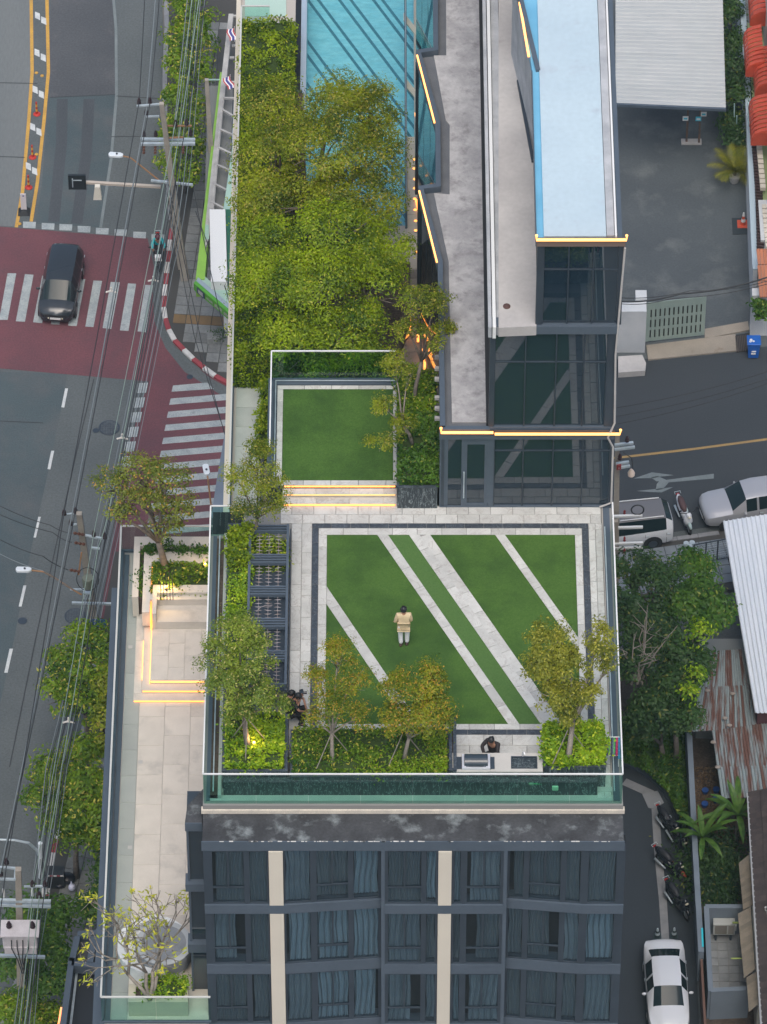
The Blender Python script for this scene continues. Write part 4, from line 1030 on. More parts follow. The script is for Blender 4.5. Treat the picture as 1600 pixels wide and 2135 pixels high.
# planting bed under the big trees
bed = thing('planting_bed', 'low stone planting bed beneath the two big pool trees', 'planter', (-1.6, 11, P))
bx_ = [P2(a, b, P) for a, b in [(556, 200), (556, 790), (815, 790), (856, 690), (856, 560), (640, 480), (630, 200)]]
MB().prism(bx_, P + .002, P + .30).build('kerb', slate, bed)
MB().prism([(x * .985, 11 + (y - 11) * .985) for x, y in bx_], P + .1, P + .33).build('soil', soil, bed)
for a, b, z in [((853, 634), (856, 692), P + .2), ((856, 692), (838, 712), P + .2), ((838, 712), (817, 729), P + .2)]:
    MB().beam(tuple(U(*a, z)), tuple(U(*b, z)), .07, .05).build('led_strip', led, bed)
wl_ = [(872, 705), (880, 735), (884, 745), (886, 762)]
for i, (x, y) in enumerate(wl_):
    p = U(x, y, P + .25); MB().box(p.x - .04, p.y - .16, p.z - .03, p.x + .04, p.y + .16, p.z + .03).build('wall_light', led2, label='small glowing wall light, %s of the row beside the tree trunk' % ['first', 'second', 'third', 'fourth'][i], cat='light', group='glowing lights along the path')
for i, (x, y) in enumerate([(872, 326), (865, 333), (873, 348), (864, 352), (873, 369), (865, 374), (865, 393), (865, 415), (866, 438), (867, 461), (875, 475), (867, 481), (869, 526)]):
    p = U(x, y, P + .02); g = thing('deck_light', 'small round glowing pool deck light, %s from the top of the dotted row' % NTH[i], 'light', p, 0, 'round lights in the pool deck')
    MB().lathe(tuple(p), [(.075, 0), (.075, .015), (.06, .02)], 12).build('bezel', steel, g); MB().lathe((p.x, p.y, p.z + .018), [(.06, 0), (.055, .012), (.02, .02)], 12).build('lens', led2, g)
MB().beam(tuple(U(868, 416, P + .05)), tuple(U(876, 452, P + .05)), .07, .05).build('led_strip', led2, label='short orange light strip on the deck below the diagonal wall', cat='light strip')
MB().beam(tuple(U(867, 236, P + 1)), tuple(U(869, 246, P + 1)), .08, .08).build('led_strip', led2, label='tiny orange light at the edge of the pool below the upper tooth', cat='light strip')

# ------------------------------------------------------------------ lower wing with the long terrace
wing = thing('lower_wing', 'lower side wing of the building under the long pale terrace', 'building', (-7.4, -4, 0))
wy0, wy1 = -14.15, 6.62; wx0 = -9.08
MB().box(wx0, wy0, 0, XW + .02, wy1, LV - .3).build('wall', metal_d, wing)
MB().box(wx0 - .28, wy0 - .1, LV - .9, wx0 - .02, wy1 - 1.2, LV - .5).build('outer_ledge', metal_d, wing)
lf = thing('lower_terrace', None, None, (-7.4, -4, LV)); tag(lf, kind='structure')
MB().box(wx0, wy0, LV - .3, XW + .02, wy1, LV).build('slab', grout_l, lf)
MB().box(wx0, wy0, LV, wx0 + .14, wy1, LV + .12).build('shoe_kerb', metal_d, lf)
MB().box(wx0 + .15, wy0 + .15, LV + .001, wx0 + .32, wy1 - .15, LV + .05).build('shoe_kerb', metal_d, lf)
tiles(lf, wx0 + .34, wy0 + .2, wx0 + .86, wy1 - 1.0, LV + .002, .52, 1.15, M('greenish_stone', (.36, .38, .35), (.32, .34, .32), 1.2, rough=.6, per=.05), along='y', t=.022, g=.008)
tiles(lf, wx0 + .86, wy0 + .2, XW, -.3, LV + .002, .87, 1.3, stone_lo, along='y', t=.022, g=.008, bond=.35)
for x, y in [(293, 1589), (271, 1767), (272, 1349)]:
    p = U(x, y, LV + .024); MB().box(p.x - .07, p.y - .07, p.z, p.x + .07, p.y + .07, p.z + .006).build('floor_drain', conc2, lf)
railing('glass_railing', 'long glass railing with a white top round the lower pale terrace', [(XW - .02, wy1 - .05), (wx0 + .07, wy1 - .05), (wx0 + .07, wy0 + .07), (XW + .1, wy0 + .07)], LV + .1, LV + 1.38, glass_rail, 1.7, rail_w, True, .06)
# lit platform with benches and tree planter
pf = thing('lit_platform', 'stepped beige stone seating platform with warm light under its steps', 'platform', (-7.1, 1, LV))
ax0 = U(278, 1460, LV + .15).x; ax1 = U(296, 1440, LV + .3).x; ax2 = U(313, 1420, LV + .45).x; xe = XW - .02
s1y = U(350, 1459, LV + .15).y; s2y = U(350, 1438, LV + .3).y; s3y = U(350, 1418, LV + .45).y
topy = U(300, 1200, LV + .9).y
MB().box(ax0, s1y, LV + .001, xe, 5.2, LV + .12).build('step', stone_lo, pf); MB().box(ax0 + .02, s1y - .02, LV + .05, xe, s1y - .002, LV + .10).build('led_strip', led, pf)
MB().box(ax1, s2y, LV + .12, xe, 5.2, LV + .27).build('step', stone_lo, pf); MB().box(ax1 + .02, s2y - .02, LV + .19, xe, s2y - .002, LV + .24).build('led_strip', led, pf)
MB().box(ax2, s3y, LV + .27, xe, 5.2, LV + .42).build('step', stone_lo, pf); MB().box(ax2 + .02, s3y - .02, LV + .34, xe, s3y - .002, LV + .40).build('led_strip', led2, pf)
y_a, y_b = U(300, 1300, LV + .45).y, U(300, 1420, LV + .45).y
MB().box(ax2 - .03, y_b, LV + .29, ax2 - .001, y_a, LV + .40).build('led_strip', led3, pf)
MB().box(ax1 - .03, y_b + .3, LV + .15, ax1 - .001, y_a - .6, LV + .24).build('led_strip', led3, pf)
tiles(pf, ax2 + .05, s3y + .04, xe, U(350, 1300, LV + .45).y, LV + .42, .62, 1.1, stone_lo, along='y', t=.02, g=.008)
tiles(pf, ax0 + .01, s1y + .3, ax1 - .03, 3.4, LV + .12, .3, 1.2, stone_lo, along='y', t=.02, g=.008)
zb_ = LV + .42
# bench
byf = U(380, 1297, LV + .8).y
MB().box(U(327, 1290, LV + .8).x, byf, zb_, xe, byf + .95, LV + .80).build('bench_seat', stone_lo, pf)
MB().box(U(327, 1290, LV + .8).x, byf + .95, zb_, xe, byf + 1.3, LV + 1.25).build('bench_back', stone_lo, pf)
MB().box(U(318, 1290, LV + .8).x, byf - .02, zb_, U(327, 1290, LV + .8).x - .002, byf + 1.3, LV + 1.25).build('bench_arm', stone_lo, pf)
# planter walls
pyn = U(300, 1150, LV + 1.1).y
wz = LV + 1.1
MB().box(U(299, 1200, wz).x, U(300, 1236, wz).y - .9, zb_, U(315, 1200, wz).x, pyn, wz).build('planter_wall', stone_lo, pf)
MB().box(U(315, 1200, wz).x + .002, U(300, 1174, wz).y, zb_, xe, pyn, wz).build('planter_wall', stone_lo, pf)
MB().box(U(315, 1200, wz).x + .002, U(300, 1250, wz).y, zb_, xe, U(300, 1236, wz).y, wz).build('planter_wall', stone_lo, pf)
MB().box(U(315, 1200, wz).x + .004, U(300, 1236, wz).y, zb_, xe, U(300, 1174, wz).y, wz - .3).build('planter_soil', soil, pf)
MB().box(U(316, 1200, wz).x, U(300, 1290, wz).y, zb_ + .1, U(317.5, 1200, wz).x, U(300, 1178, wz).y, wz - .1).build('led_strip', led, pf)
MB().box(U(317, 1270, LV + .6).x, byf, LV + .5, U(321, 1270, LV + .6).x, byf + .9, LV + .62).build('led_strip', led, pf)
MB().box(U(277, 1200, wz).x, U(300, 1245, wz).y, LV + .12, U(290, 1200, wz).x, pyn + .3, wz).build('planter_wall', stone_lo, pf)
MB().box(U(290, 1200, wz).x + .002, U(300, 1240, wz).y, LV + .12, U(297, 1200, wz).x, pyn + .3, wz - .2).build('planter_soil', soil, pf)
MB().box(U(277, 1200, wz).x, pyn + .302, LV + .12, xe, pyn + .75, wz - .05).build('planter_wall', stone_lo, pf)
rods = MB()
for x in (336, 342, 348.5, 355, 361):
    p = U(x, 1249, LV + 1.25); MB().tube([(p.x, p.y, LV + 1.2), (p.x, p.y, LV + 2.6)], .012, 6).build('metal_rod', M('rusted_rod', (.07, .045, .035), rough=.7) if 'rusted_rod' not in MATS else MATS['rusted_rod'], pf)
def spot(px, py, z, lab, e=14):
    p = U(px, py, z); g = thing('spot_light', lab, 'light', (p.x, p.y, p.z - .12))
    MB().lathe((p.x, p.y, p.z - .12), [(.05, 0), (.06, .08), (.045, .1)], 10).build('housing', metal_dd, g); MB().ball(tuple(p), .055, 10, 8).build('bulb', led2, g, smooth=True)
    l = bpy.data.lights.new('glow', 'POINT'); l.energy = e; l.color = (1, .6, .22); l.shadow_soft_size = .06
    o = bpy.data.objects.new('glow', l); sc.collection.objects.link(o); o.location = (0, 0, .30); o.parent = g
spot(347, 1225, LV + 1.35, 'glowing garden light in front of the lower terrace tree', 20)
spot(428, 1177, LV + 1.35, 'glowing garden light at the corner of the lower planter', 12)
spot(530, 1549, T + 1.15, 'glowing garden light in the corner hedge planter')
# round day-bed with covered tub
c = U(320, 1976, LV + .4)
rb = thing('round_seat', 'round white curved seat on the lower terrace', 'seat', (c.x, c.y, LV))
R_ = 1.20
m_ = MB(); n = 40
for i in range(n):
    t0, t1 = math.radians(35 + 290 * i / n), math.radians(35 + 290 * (i + 1) / n)
    pts = [(c.x + r * math.cos(t), c.y + r * math.sin(t)) for r, t in ((R_, t0), (R_, t1), (R_ * .80, t1), (R_ * .80, t0))]
    m_.prism(pts, LV + .02, LV + .58)
m_.build('backrest', M('white_stone', (.78, .80, .80), (.66, .68, .69), 2, rough=.6), rb)
MB().lathe((c.x, c.y, LV + .02), [(R_ * .8, 0), (R_ * .8, .24), (R_ * .76, .26)], 32).build('base', MATS['white_stone'], rb)
c2 = U(342, 1966, LV + .9)
tb = thing('hot_tub', 'round hot tub under a grey fitted cover on the lower terrace', 'hot tub', (c2.x, c2.y, LV + .28))
cov = M('grey_vinyl_cover', (.30, .32, .335), (.21, .23, .25), 1.5, rough=.55, fine=.06)
mb_ = MB(); nn_ = 48; prof = [(.90, 0), (.91, .3), (.90, .52), (.87, .60), (.84, .62)]
for r, z in prof:
    for j in range(nn_):
        t = 2 * math.pi * j / nn_; rr = r * (1 + (.022 * math.sin(t * 17 + z * 3) + .015 * math.sin(t * 7)) * (1 if z < .55 else .2))
        mb_.v.append((c2.x + rr * math.cos(t), c2.y + rr * math.sin(t), LV + .28 + z))
for i in range(len(prof) - 1):
    for j in range(nn_):
        q = (j + 1) % nn_; mb_.f.append((i * nn_ + j, i * nn_ + q, (i + 1) * nn_ + q, (i + 1) * nn_ + j))
mb_.build('cover_skirt', cov, tb, smooth=True)
MB().lathe((c2.x, c2.y, LV + .88), [(.84, 0), (.84, .015), (.66, .03)], 40).build('cover_top', cov, tb)
MB().lathe((c2.x, c2.y, LV + .86), [(.90, 0), (.91, .02), (.90, .04), (.84, .045)], 40).build('cover_hem', M('grey_hem', (.46, .49, .50), rough=.5), tb)
pb = thing('stone_planter', 'square beige stone planter at the front end of the lower terrace', 'planter', (-7.5, -13.6, LV))
pz = LV + .75
xa_, xb_ = U(268, 2080, pz).x, U(392, 2080, pz).x; ya_, yb_ = U(300, 2082, pz).y - .15, U(300, 2052, pz).y
for (a, b, c_, d) in [(xa_, ya_, xb_, ya_ + .2), (xa_, yb_ - .1, xb_, yb_), (xa_, ya_ + .2, xa_ + .22, yb_ - .1), (xb_ - .12, ya_ + .2, xb_, yb_ - .1)]:
    MB().box(a, b, LV, c_, d, pz).build('side', M('yellowish_stone', (.50, .47, .36), (.44, .42, .34), 1.5, rough=.7) if 'yellowish_stone' not in MATS else MATS['yellowish_stone'], pb)
MB().box(xa_ + .2, ya_ + .2, LV, xb_ - .1, yb_ - .1, pz - .1).build('soil', soil, pb)
hedge('shrub', 'low lime green shrub in the square planter of the lower terrace', U(305, 2070, pz).x, ya_ + .15, xb_ - .08, yb_ + .1, pz - .1, pz + .35, 1500, green_l, .13, .07, cat='shrub')
# ------------------------------------------------------------------ planters, hedges and trees of the roof terrace
def planter(name, lab, x0, y0, x1, y1, z0, z1, mat=slatewall, w=.09):
    root = thing(name, lab, 'planter', ((x0 + x1) / 2, (y0 + y1) / 2, z0))
    for q in [(x0, y0, x1, y0 + w), (x0, y1 - w, x1, y1), (x0, y0 + w, x0 + w, y1 - w), (x1 - w, y0 + w, x1, y1 - w)]:
        MB().box(q[0], q[1], z0, q[2], q[3], z1).build('side', mat, root)
    for q in [(x0 - .01, y0 - .01, x1 + .01, y0 + w), (x0 - .01, y1 - w, x1 + .01, y1 + .01), (x0 - .01, y0 + w, x0 + w, y1 - w), (x1 - w, y0 + w, x1 + .01, y1 - w)]:
        MB().box(q[0], q[1], z1, q[2], q[3], z1 + .03).build('rim', slate, root)
    MB().box(x0 + w, y0 + w, z0, x1 - w, y1 - w, z1 - .08).build('soil', soil, root); return root
ph_ = T + .95
# south west planter
pw0, pw1 = -5.02, -2.99; py0 = U(500, 1607, T + .9).y; py1 = U(500, 1490, ph_ - .1).y - .0
planter('planter', 'square dark slate planter in the front left corner of the terrace', pw0, py0, pw1, py1, T, T + .85)
hedge('hedge', 'bright green clipped hedge filling the front left corner planter', pw0 + .12, py0 + .1, pw1 - .15, py1 - .1, T + .8, T + 1.12, 6500, green_l, .12, .065)
# south middle planter
qx0, qx1 = -2.9, U(941, 1600, ph_).x - .05; qy0 = U(700, 1611, T + .95).y; qy1 = U(700, 1515, T + .9).y
planter('planter', 'long low slate planter along the front edge of the terrace', qx0, qy0, qx1, qy1, T, T + .72)
hedge('hedge', 'long dark green hedge along the front edge of the terrace', qx0 + .1, qy0 + .08, qx1 - .1, qy1 - .05, T + .5, T + .98, 9500, mid, .11, .055)
planter('planter', 'tall narrow slate planter end beside the grill counter', qx1 + .0, qy0 + .05, U(943, 1600, T).x + .12, qy1 + .3, T, T + .98)
# south east planter
ex0, ex1 = U(1134, 1560, T + 1).x, U(1256, 1560, T + 1).x + .1; ey0 = U(1200, 1600, T + .95).y; ey1 = U(1200, 1512, T + 1).y
planter('planter', 'square dark slate planter in the front right corner of the terrace', ex0, ey0, ex1, ey1, T, T + .95)
hedge('hedge', 'bright lime hedge filling the front right corner planter', ex0 + .06, ey0 + .06, ex1 - .06, ey1 - .06, T + .85, T + 1.22, 7500, green_l, .13, .07)
# dark veined wall closing the front of the terrace below the planters
MB().box(-4.98, U(700, 1658, T).y, T, 6.65, py0 - .02, T + .60).build('slate_wall', slatewall, label='long dark veined slate wall behind the front green glass', cat='wall')
# north east planter with its hedge
nx0, nx1 = U(829, 1040, T + .5).x, U(912, 1040, T + .5).x; ny0 = U(870, 1061, T).y; 
planter('planter', 'tall dark veined slate planter beside the penthouse door', nx0, ny0, nx1, U(870, 800, T + 1.0).y, P, T + 1.0)
hedge('hedge', 'dense dark green hedge between the small lawn and the penthouse', nx0 + .05, ny0 + .1, nx1 + .02, U(870, 860, T + 1.3).y, T + .95, T + 1.35, 6500, deep, .12, .065)
hedge('shrub', 'bushy mid green shrub behind the penthouse hedge', nx0 + .02, U(870, 858, T + 1.3).y, nx1 - .05, U(870, 775, T + 1.2).y, T + .8, T + 1.4, 4500, mid, .12, .065, cat='shrub')
# west strip: hedges behind the pergola
wy_a, wy_b = U(480, 1335, T + .9).y, U(480, 1180, T + .9).y
hedge('hedge', 'narrow yellow green hedge left of the dark pergola frames', -4.98, wy_a - 1.6, -4.28, wy_b, T + .2, T + .85, 5200, green_l, .10, .055)
hedge('hedge', 'rounded green hedge at the upper end of the pergola', -4.98, wy_b + .05, -4.28, U(480, 1095, T + .95).y, T + .2, T + 1.0, 3200, fresh, .12, .07)
planter('planter', 'long slate planter trough behind the pergola frames', -5.03, py1 + .1, -4.22, -1.1, T, T + .6)
# hedge at top left by the pool
hedge('hedge', 'long thick green hedge along the street side of the pool deck', U(503, 100, P + 1).x, 8.6, U(613, 100, P + 1).x, U(550, 34, P + 1.2).y, P, P + 1.1, 42000, fresh, .12, .065, bump=.16)
hedge('hedge', 'small green hedge tuft in the slate wall beside the side walkway', -4.15, U(550, 838, P + .6).y - .1, -3.84, U(550, 782, P + .6).y, P, P + .8, 700, fresh, .13, .07)
hedge('hedge', 'narrow green hedge strip in the slate wall beside the small lawn', -4.25, U(550, 945, P + .6).y, -3.84, U(550, 858, P + .6).y, P, P + .8, 1400, fresh, .13, .07)
# podium greenery
hedge('shrub', 'dense dark green shrub in the lower terrace planter', U(318, 1200, LV + 1.2).x, U(300, 1236, LV + 1.2).y, XW - .05, U(300, 1172, LV + 1.2).y, LV + .8, LV + 1.25, 4200, mid, .13, .075, cat='shrub', bump=.18)
hedge('shrub', 'low trailing shrub along the back of the lower terrace planter', U(295, 1150, LV + 1.2).x, U(300, 1150, LV + 1.2).y, XW - .05, U(300, 1136, LV + 1.2).y, LV + .8, LV + 1.2, 1300, deep, .13, .075, cat='shrub')
hedge('shrub', 'thin strip of trailing plants in the narrow slot of the lower planter', U(291, 1200, LV + 1.1).x, U(300, 1236, LV + 1.1).y, U(297, 1200, LV + 1.1).x, U(300, 1160, LV + 1.1).y, LV + .8, LV + 1.05, 350, deep, .12, .06, cat='shrub')
# props (stakes) helper
def stakes(px, py, z, n=3, r=.55, h=1.1, lab=''):
    p = U(px, py, z); g = thing('tree_stakes', lab, 'stakes', tuple(p))
    for i in range(n):
        t = 2 * math.pi * (i + .2) / n
        MB().tube([(p.x + r * math.cos(t), p.y + r * math.sin(t), p.z), (p.x + .05 * math.cos(t), p.y + .05 * math.sin(t), p.z + h)], .018, 5).build('stake', bark_l, g)
stakes(517, 1555, T + 1.05, 3, .6, 1.2, 'thin wooden stakes propping the corner tree in the left planter')
stakes(693, 1585, T + .95, 2, .6, 1.2, 'thin wooden stakes propping the sparse autumn tree')
stakes(842, 1582, T + .95, 2, .6, 1.2, 'thin wooden stakes propping the round bushy orange green tree')
stakes(1185, 1575, T + 1.2, 2, .6, 1.2, 'thin wooden stakes propping the tree in the right corner planter')
def B(px, py, z): return tuple(U(px, py, z))
# two big pool trees
z_ = P + 4.6
tree('tree', 'huge olive green tree overhanging the turquoise pool, the upper one', 'tree', B(650, 540, P + .3),
     [lobe(575, 235, z_, 62, 62), lobe(690, 225, z_ + .6, 80, 66), lobe(775, 240, z_, 52, 58), lobe(565, 340, z_, 66, 74), lobe(672, 330, z_ + 1, 88, 82), lobe(778, 335, z_, 60, 72),
      lobe(560, 430, z_ - .8, 62, 60), lobe(640, 432, z_ - .3, 76, 62), lobe(780, 425, z_ - .6, 62, 56), lobe(715, 410, z_, 60, 60)], 52000, 150, .27, .115, .05, olive, .20, twn=6, shell=.72)
tree('tree', 'huge bright green tree behind the small lawn, the lower of the two pool trees', 'tree', B(690, 860, P + .3),
     [lobe(575, 520, z_, 70, 62), lobe(700, 500, z_ + .8, 95, 72), lobe(800, 530, z_, 66, 68), lobe(560, 610, z_ - .3, 58, 62), lobe(660, 600, z_ + .6, 92, 74), lobe(775, 610, z_, 74, 70),
      lobe(620, 690, z_ - .8, 66, 66), lobe(720, 690, z_ - .4, 80, 62), lobe(645, 735, z_ - 2, 70, 45), lobe(755, 740, z_ - 2, 55, 42)], 58000, 160, .28, .115, .052, fresh, .20, twn=6, shell=.72)
hedge('shrub', 'dark green undergrowth below the big trees behind the small glass screen', P2(572, 760, P + 1)[0], U(700, 830, P + 1).y, P2(815, 760, P + 1)[0], U(700, 740, P + 1).y, P + .2, P + 1.2, 7000, deep, .15, .08, cat='shrub', bump=.25)
# trees beside the penthouse
tree('tree', 'slim rusty green tree beside the penthouse wall, its trunk by the glowing lights', 'tree', B(862, 860, T + .9),
     [lobe(870, 635, T + 4.6, 42, 46), lobe(905, 640, T + 4.2, 34, 44), lobe(852, 690, T + 3.8, 30, 34), lobe(902, 700, T + 3.6, 34, 38), lobe(940, 690, T + 3.4, 15, 26)], 5200, 90, .11, .09, .04, olive, .07, twn=7, shell=.45, fork=.55)
tree('tree', 'leaning half bare tree over the right edge of the small lawn', 'tree', B(862, 925, T + 1.2),
     [lobe(822, 755, T + 3.6, 30, 34), lobe(803, 850, T + 2.8, 28, 30), lobe(850, 780, T + 3.3, 20, 30), lobe(800, 925, T + 2.4, 34, 24), lobe(838, 890, T + 2.3, 28, 30)], 3800, 80, .11, .09, .04, olive, .06, bark_l, twn=6, shell=.4, fork=.5)
tree('tree', 'sparse olive tree at the rear left corner of the terrace', 'tree', B(530, 1125, T + .4),
     [lobe(535, 955, T + 3.6, 45, 38), lobe(505, 1010, T + 3, 44, 44), lobe(560, 1010, T + 3, 40, 46), lobe(520, 1070, T + 2, 46, 34), lobe(575, 1060, T + 2, 28, 24)], 7500, 130, .12, .085, .036, olive, .06, twn=7, shell=.4)
tree('tree', 'dense grey green tree in the front left corner planter', 'tree', B(518, 1560, T + 1),
     [lobe(500, 1320, T + 4.2, 55, 48), lobe(455, 1370, T + 3.6, 34, 52), lobe(540, 1370, T + 3.8, 44, 50), lobe(480, 1430, T + 3.2, 48, 48), lobe(530, 1450, T + 2.8, 50, 44), lobe(575, 1470, T + 2.3, 26, 22), lobe(500, 1490, T + 2.2, 40, 28)], 13500, 150, .13, .10, .042, soft, .09, twn=5, shell=.5)
tree('tree', 'sparse autumn coloured tree in the middle planter, left of its bushier neighbour', 'tree', B(695, 1590, T + .9),
     [lobe(705, 1365, T + 4, 38, 42), lobe(665, 1420, T + 3.2, 32, 44), lobe(735, 1420, T + 3.4, 44, 50), lobe(690, 1480, T + 2.6, 48, 44), lobe(740, 1500, T + 2.4, 34, 34), lobe(655, 1500, T + 2.3, 26, 26)], 8500, 120, .13, .085, .036, rusty, .065, bark_l, twn=7, shell=.4)
tree('tree', 'bushy orange and green tree in the middle planter before the grill', 'tree', B(842, 1585, T + .9),
     [lobe(835, 1440, T + 3.4, 46, 42), lobe(900, 1430, T + 3.4, 36, 46), lobe(890, 1490, T + 2.8, 58, 46), lobe(830, 1500, T + 2.5, 40, 36), lobe(930, 1505, T + 2.3, 26, 24)], 12500, 120, .14, .095, .042, rusty, .065, bark_l, twn=5, shell=.5)
tree('tree', 'broad yellow green tree in the front right corner planter with one long side branch', 'tree', B(1185, 1585, T + 1.1),
     [lobe(1150, 1335, T + 4.2, 48, 38), lobe(1125, 1400, T + 3.5, 38, 50), lobe(1190, 1395, T + 3.5, 48, 50), lobe(1250, 1335, T + 3.9, 38, 36), lobe(1272, 1385, T + 3.2, 22, 28), lobe(1160, 1455, T + 2.8, 58, 42), lobe(1220, 1450, T + 2.7, 36, 30), lobe(1190, 1495, T + 2.2, 30, 22)], 12000, 150, .13, .11, .05, leafmat('bright_olive_leaf', (.075, .105, .010), (.26, .27, .022), (.36, .34, .05), .12, .9), .09, bark_l, twn=6, shell=.45)
tree('tree', 'wide tree with orange tinged leaves rising from the lower terrace planter', 'tree', B(347, 1195, LV + 1),
     [lobe(290, 985, LV + 5.2, 58, 42), lobe(350, 1000, LV + 5.2, 52, 46), lobe(235, 1020, LV + 4.6, 44, 44), lobe(300, 1050, LV + 4.2, 62, 44), lobe(375, 1060, LV + 4.0, 36, 42), lobe(250, 1075, LV + 3.8, 34, 26), lobe(345, 1105, LV + 3, 44, 30)], 6200, 150, .15, .12, .055, leafmat('tinged_leaf', (.07, .11, .016), (.22, .26, .035), (.42, .26, .05), .08, .9), .13, twn=6, shell=.45)
# frangipani: open branches with tufts of yellow leaves
fb = Vector(B(312, 2085, LV + .8)); fr_ = thing('frangipani_tree', 'almost bare tree with tufts of yellow leaves over the lower left terrace', 'tree', fb)
tufts = []; tm = MB(); tm.smooth = True
def grow(p, d, L_, r, lev):
    q = p + d * L_; m_ = p.lerp(q, .5) + Vector((random.uniform(-.06, .06), random.uniform(-.06, .06), 0)) * L_ * 1.5
    tm.tube([p, m_, q], [r, r * .85, r * .7], 6 if lev < 2 else 4)
    if lev == 6: tufts.append(q); return
    k = 2 if random.random() < .72 else 3
    for i in range(k):
        e = (d + Vector((random.gauss(0, .55), random.gauss(0, .55), random.gauss(.05, .30)))).normalized()
        grow(q, e, L_ * random.uniform(.68, .92), r * .68, lev + 1)
random.seed(21)
for d, L_ in [((-.10, .4, 1), 1.0), ((.12, .5, 1), 1.0), ((-.6, .35, .7), 1.1), ((.30, .55, .9), .85)]:
    grow(fb, Vector(d).normalized(), L_, .075, 1)
tm.build('trunk', bark_l, fr_)
pts_ = []; 
for q in tufts[::2]:
    for k in range(5): pts_.append((q.x + random.gauss(0, .08), q.y + random.gauss(0, .08), q.z + random.uniform(-.03, .1)))
leaf_object('crown', np.array(pts_), .20, .065, yell, fr_, .1)
random.seed(5)
# ------------------------------------------------------------------ pergola frames, bench, counter
pg = thing('pergola_frame', 'row of dark metal frames with thin star-knotted wire grids over the planter', 'pergola', (-3.8, -4, T))
pz = T + 1.0
gx0, gx1 = U(517, 1200, pz).x, U(603, 1200, pz).x - .02
yt0 = U(550, 1092, pz).y; pitch = (U(550, 1092, pz).y - U(550, 1427, pz).y) / 5.0
rodm = M('weathered_wire', (.22, .21, .225), (.19, .15, .13), 5, rough=.5)
for k in range(5):
    y1_ = yt0 - k * pitch; y0_ = y1_ - pitch + .01
    f_ = MB(); f_.box(gx0, y0_, pz - .22, gx0 + .08, y1_, pz); f_.box(gx1 - .08, y0_, pz - .22, gx1, y1_, pz)
    fr = f_.build('frame', metal_d, pg)
    for j in range(3):
        yy_ = y1_ - .03 - j * .115; MB().box(gx0 + .082, yy_ - .05, pz - .16, gx1 - .082, yy_, pz - .01).build('slat', metal_d, pg)
    MB().box(gx0 + .082, y0_, pz - .16, gx1 - .082, y0_ + .06, pz - .01).build('slat', metal_d, pg)
    ya_, yb_ = y0_ + .08, y1_ - .34
    w = gx1 - gx0 - .16
    for j in range(3):
        x = gx0 + .08 + w * (.24 + .27 * j); r_ = MB(); r_.tube([(x, ya_, pz - .10), (x, yb_, pz - .10)], .011, 5)
        for q in range(6):
            yq = ya_ + (yb_ - ya_) * (q + .4) / 6.2
            for s_ in (-1, 1): r_.tube([(x, yq, pz - .10), (x + s_ * .12, yq + random.uniform(-.02, .02), pz - .10 + random.uniform(-.02, .02))], [.022, .003], 4)
        r_.build('wire', rodm, pg)
    if k >= 1: MB().box(gx0 + .085, ya_, T + .55, gx1 - .085, yb_ + .28, T + .60).build('tray', metal_dd, pg)
for x in (gx0 + .04, gx1 - .04):
    for k in range(6):
        y = yt0 - .04 - k * pitch * .995 + (.03 if k == 0 else 0); MB().box(x - .035, y - .035, T, x + .035, y + .035, pz - .22).build('post', metal_d, pg)
hedge('shrub', 'green foliage seen through the first pergola frame', gx0 + .1, yt0 - pitch * 1.3, gx1 - .05, yt0 - .3, T + .1, T + .78, 1500, fresh, .11, .06, cat='shrub')
cf = MB(); a = Vector((gx0 + .3, yt0 - pitch * 2.75, pz - .03)); cf.tube([a, a + Vector((.12, .14, .05)), a + Vector((.3, .22, .06)), a + Vector((.5, .26, .02))], .014, 6)
cf.build('cable', rodm, label='pale bent cable lying across the third pergola frame', cat='cable')
bn_ = thing('bench', 'long dark slate bench along the left side of the terrace', 'bench', (-3.4, -9, T))
bxa, bxb = gx1 + .02, -2.99
for i in range(6):
    MB().box(bxa, -9.6 + i * 1.43 - .1, T, bxb, -9.6 + (i + 1) * 1.43 - .12, T + .42).build('slab', slate if i != 4 else metal_dd, bn_)
yb0 = U(570, 1490, T + .45).y
for i in range(2): MB().box(-4.2 + i * .42, yb0, T, -4.2 + (i + 1) * .42 - .01, yt0 - 5 * pitch - .03, T + .42).build('slab', slatewall, bn_)
# grill counter
cn = thing('grill_counter', 'pale stone outdoor kitchen counter beside the front glass', 'counter', (3.7, -11.5, T))
cz = T + .92
cx0, cx1 = U(943, 1590, cz).x, U(1132, 1590, cz).x; cy0, cy1 = U(1000, 1609, cz).y, U(1000, 1570, cz).y
MB().box(cx0 + .04, cy0 + .04, T, cx1 - .04, cy1 - .04, cz - .05).build('cabinet', slatewall, cn)
ctop = M('counter_stone', (.47, .46, .43), (.42, .41, .385), 2, rough=.4)
gxa, gxb = U(963, 1590, cz).x, U(1023, 1590, cz).x; hxa, hxb = U(1066, 1590, cz).x, U(1121, 1590, cz).x
gy0, gy1 = U(1000, 1606, cz).y, U(1000, 1575, cz).y; hy0, hy1 = U(1000, 1603, cz).y, U(1000, 1577, cz).y
for q in [(cx0, cy0, gxa, cy1), (gxb, cy0, hxa, cy1), (hxb, cy0, cx1, cy1), (gxa, gy1, gxb, cy1), (gxa, cy0, gxb, gy0), (hxa, hy1, hxb, cy1), (hxa, cy0, hxb, hy0)]:
    MB().box(q[0] + .001, q[1], cz - .05, q[2] - .001, q[3], cz).build('worktop', ctop, cn)
for (a, b) in ((951, 963), (1023, 1032)): MB().box(U(a, 1590, cz).x, gy0 + .04, cz + .001, U(b, 1590, cz).x - .005, gy1 - .08, cz + .02).build('side_burner', metal_dd, cn)
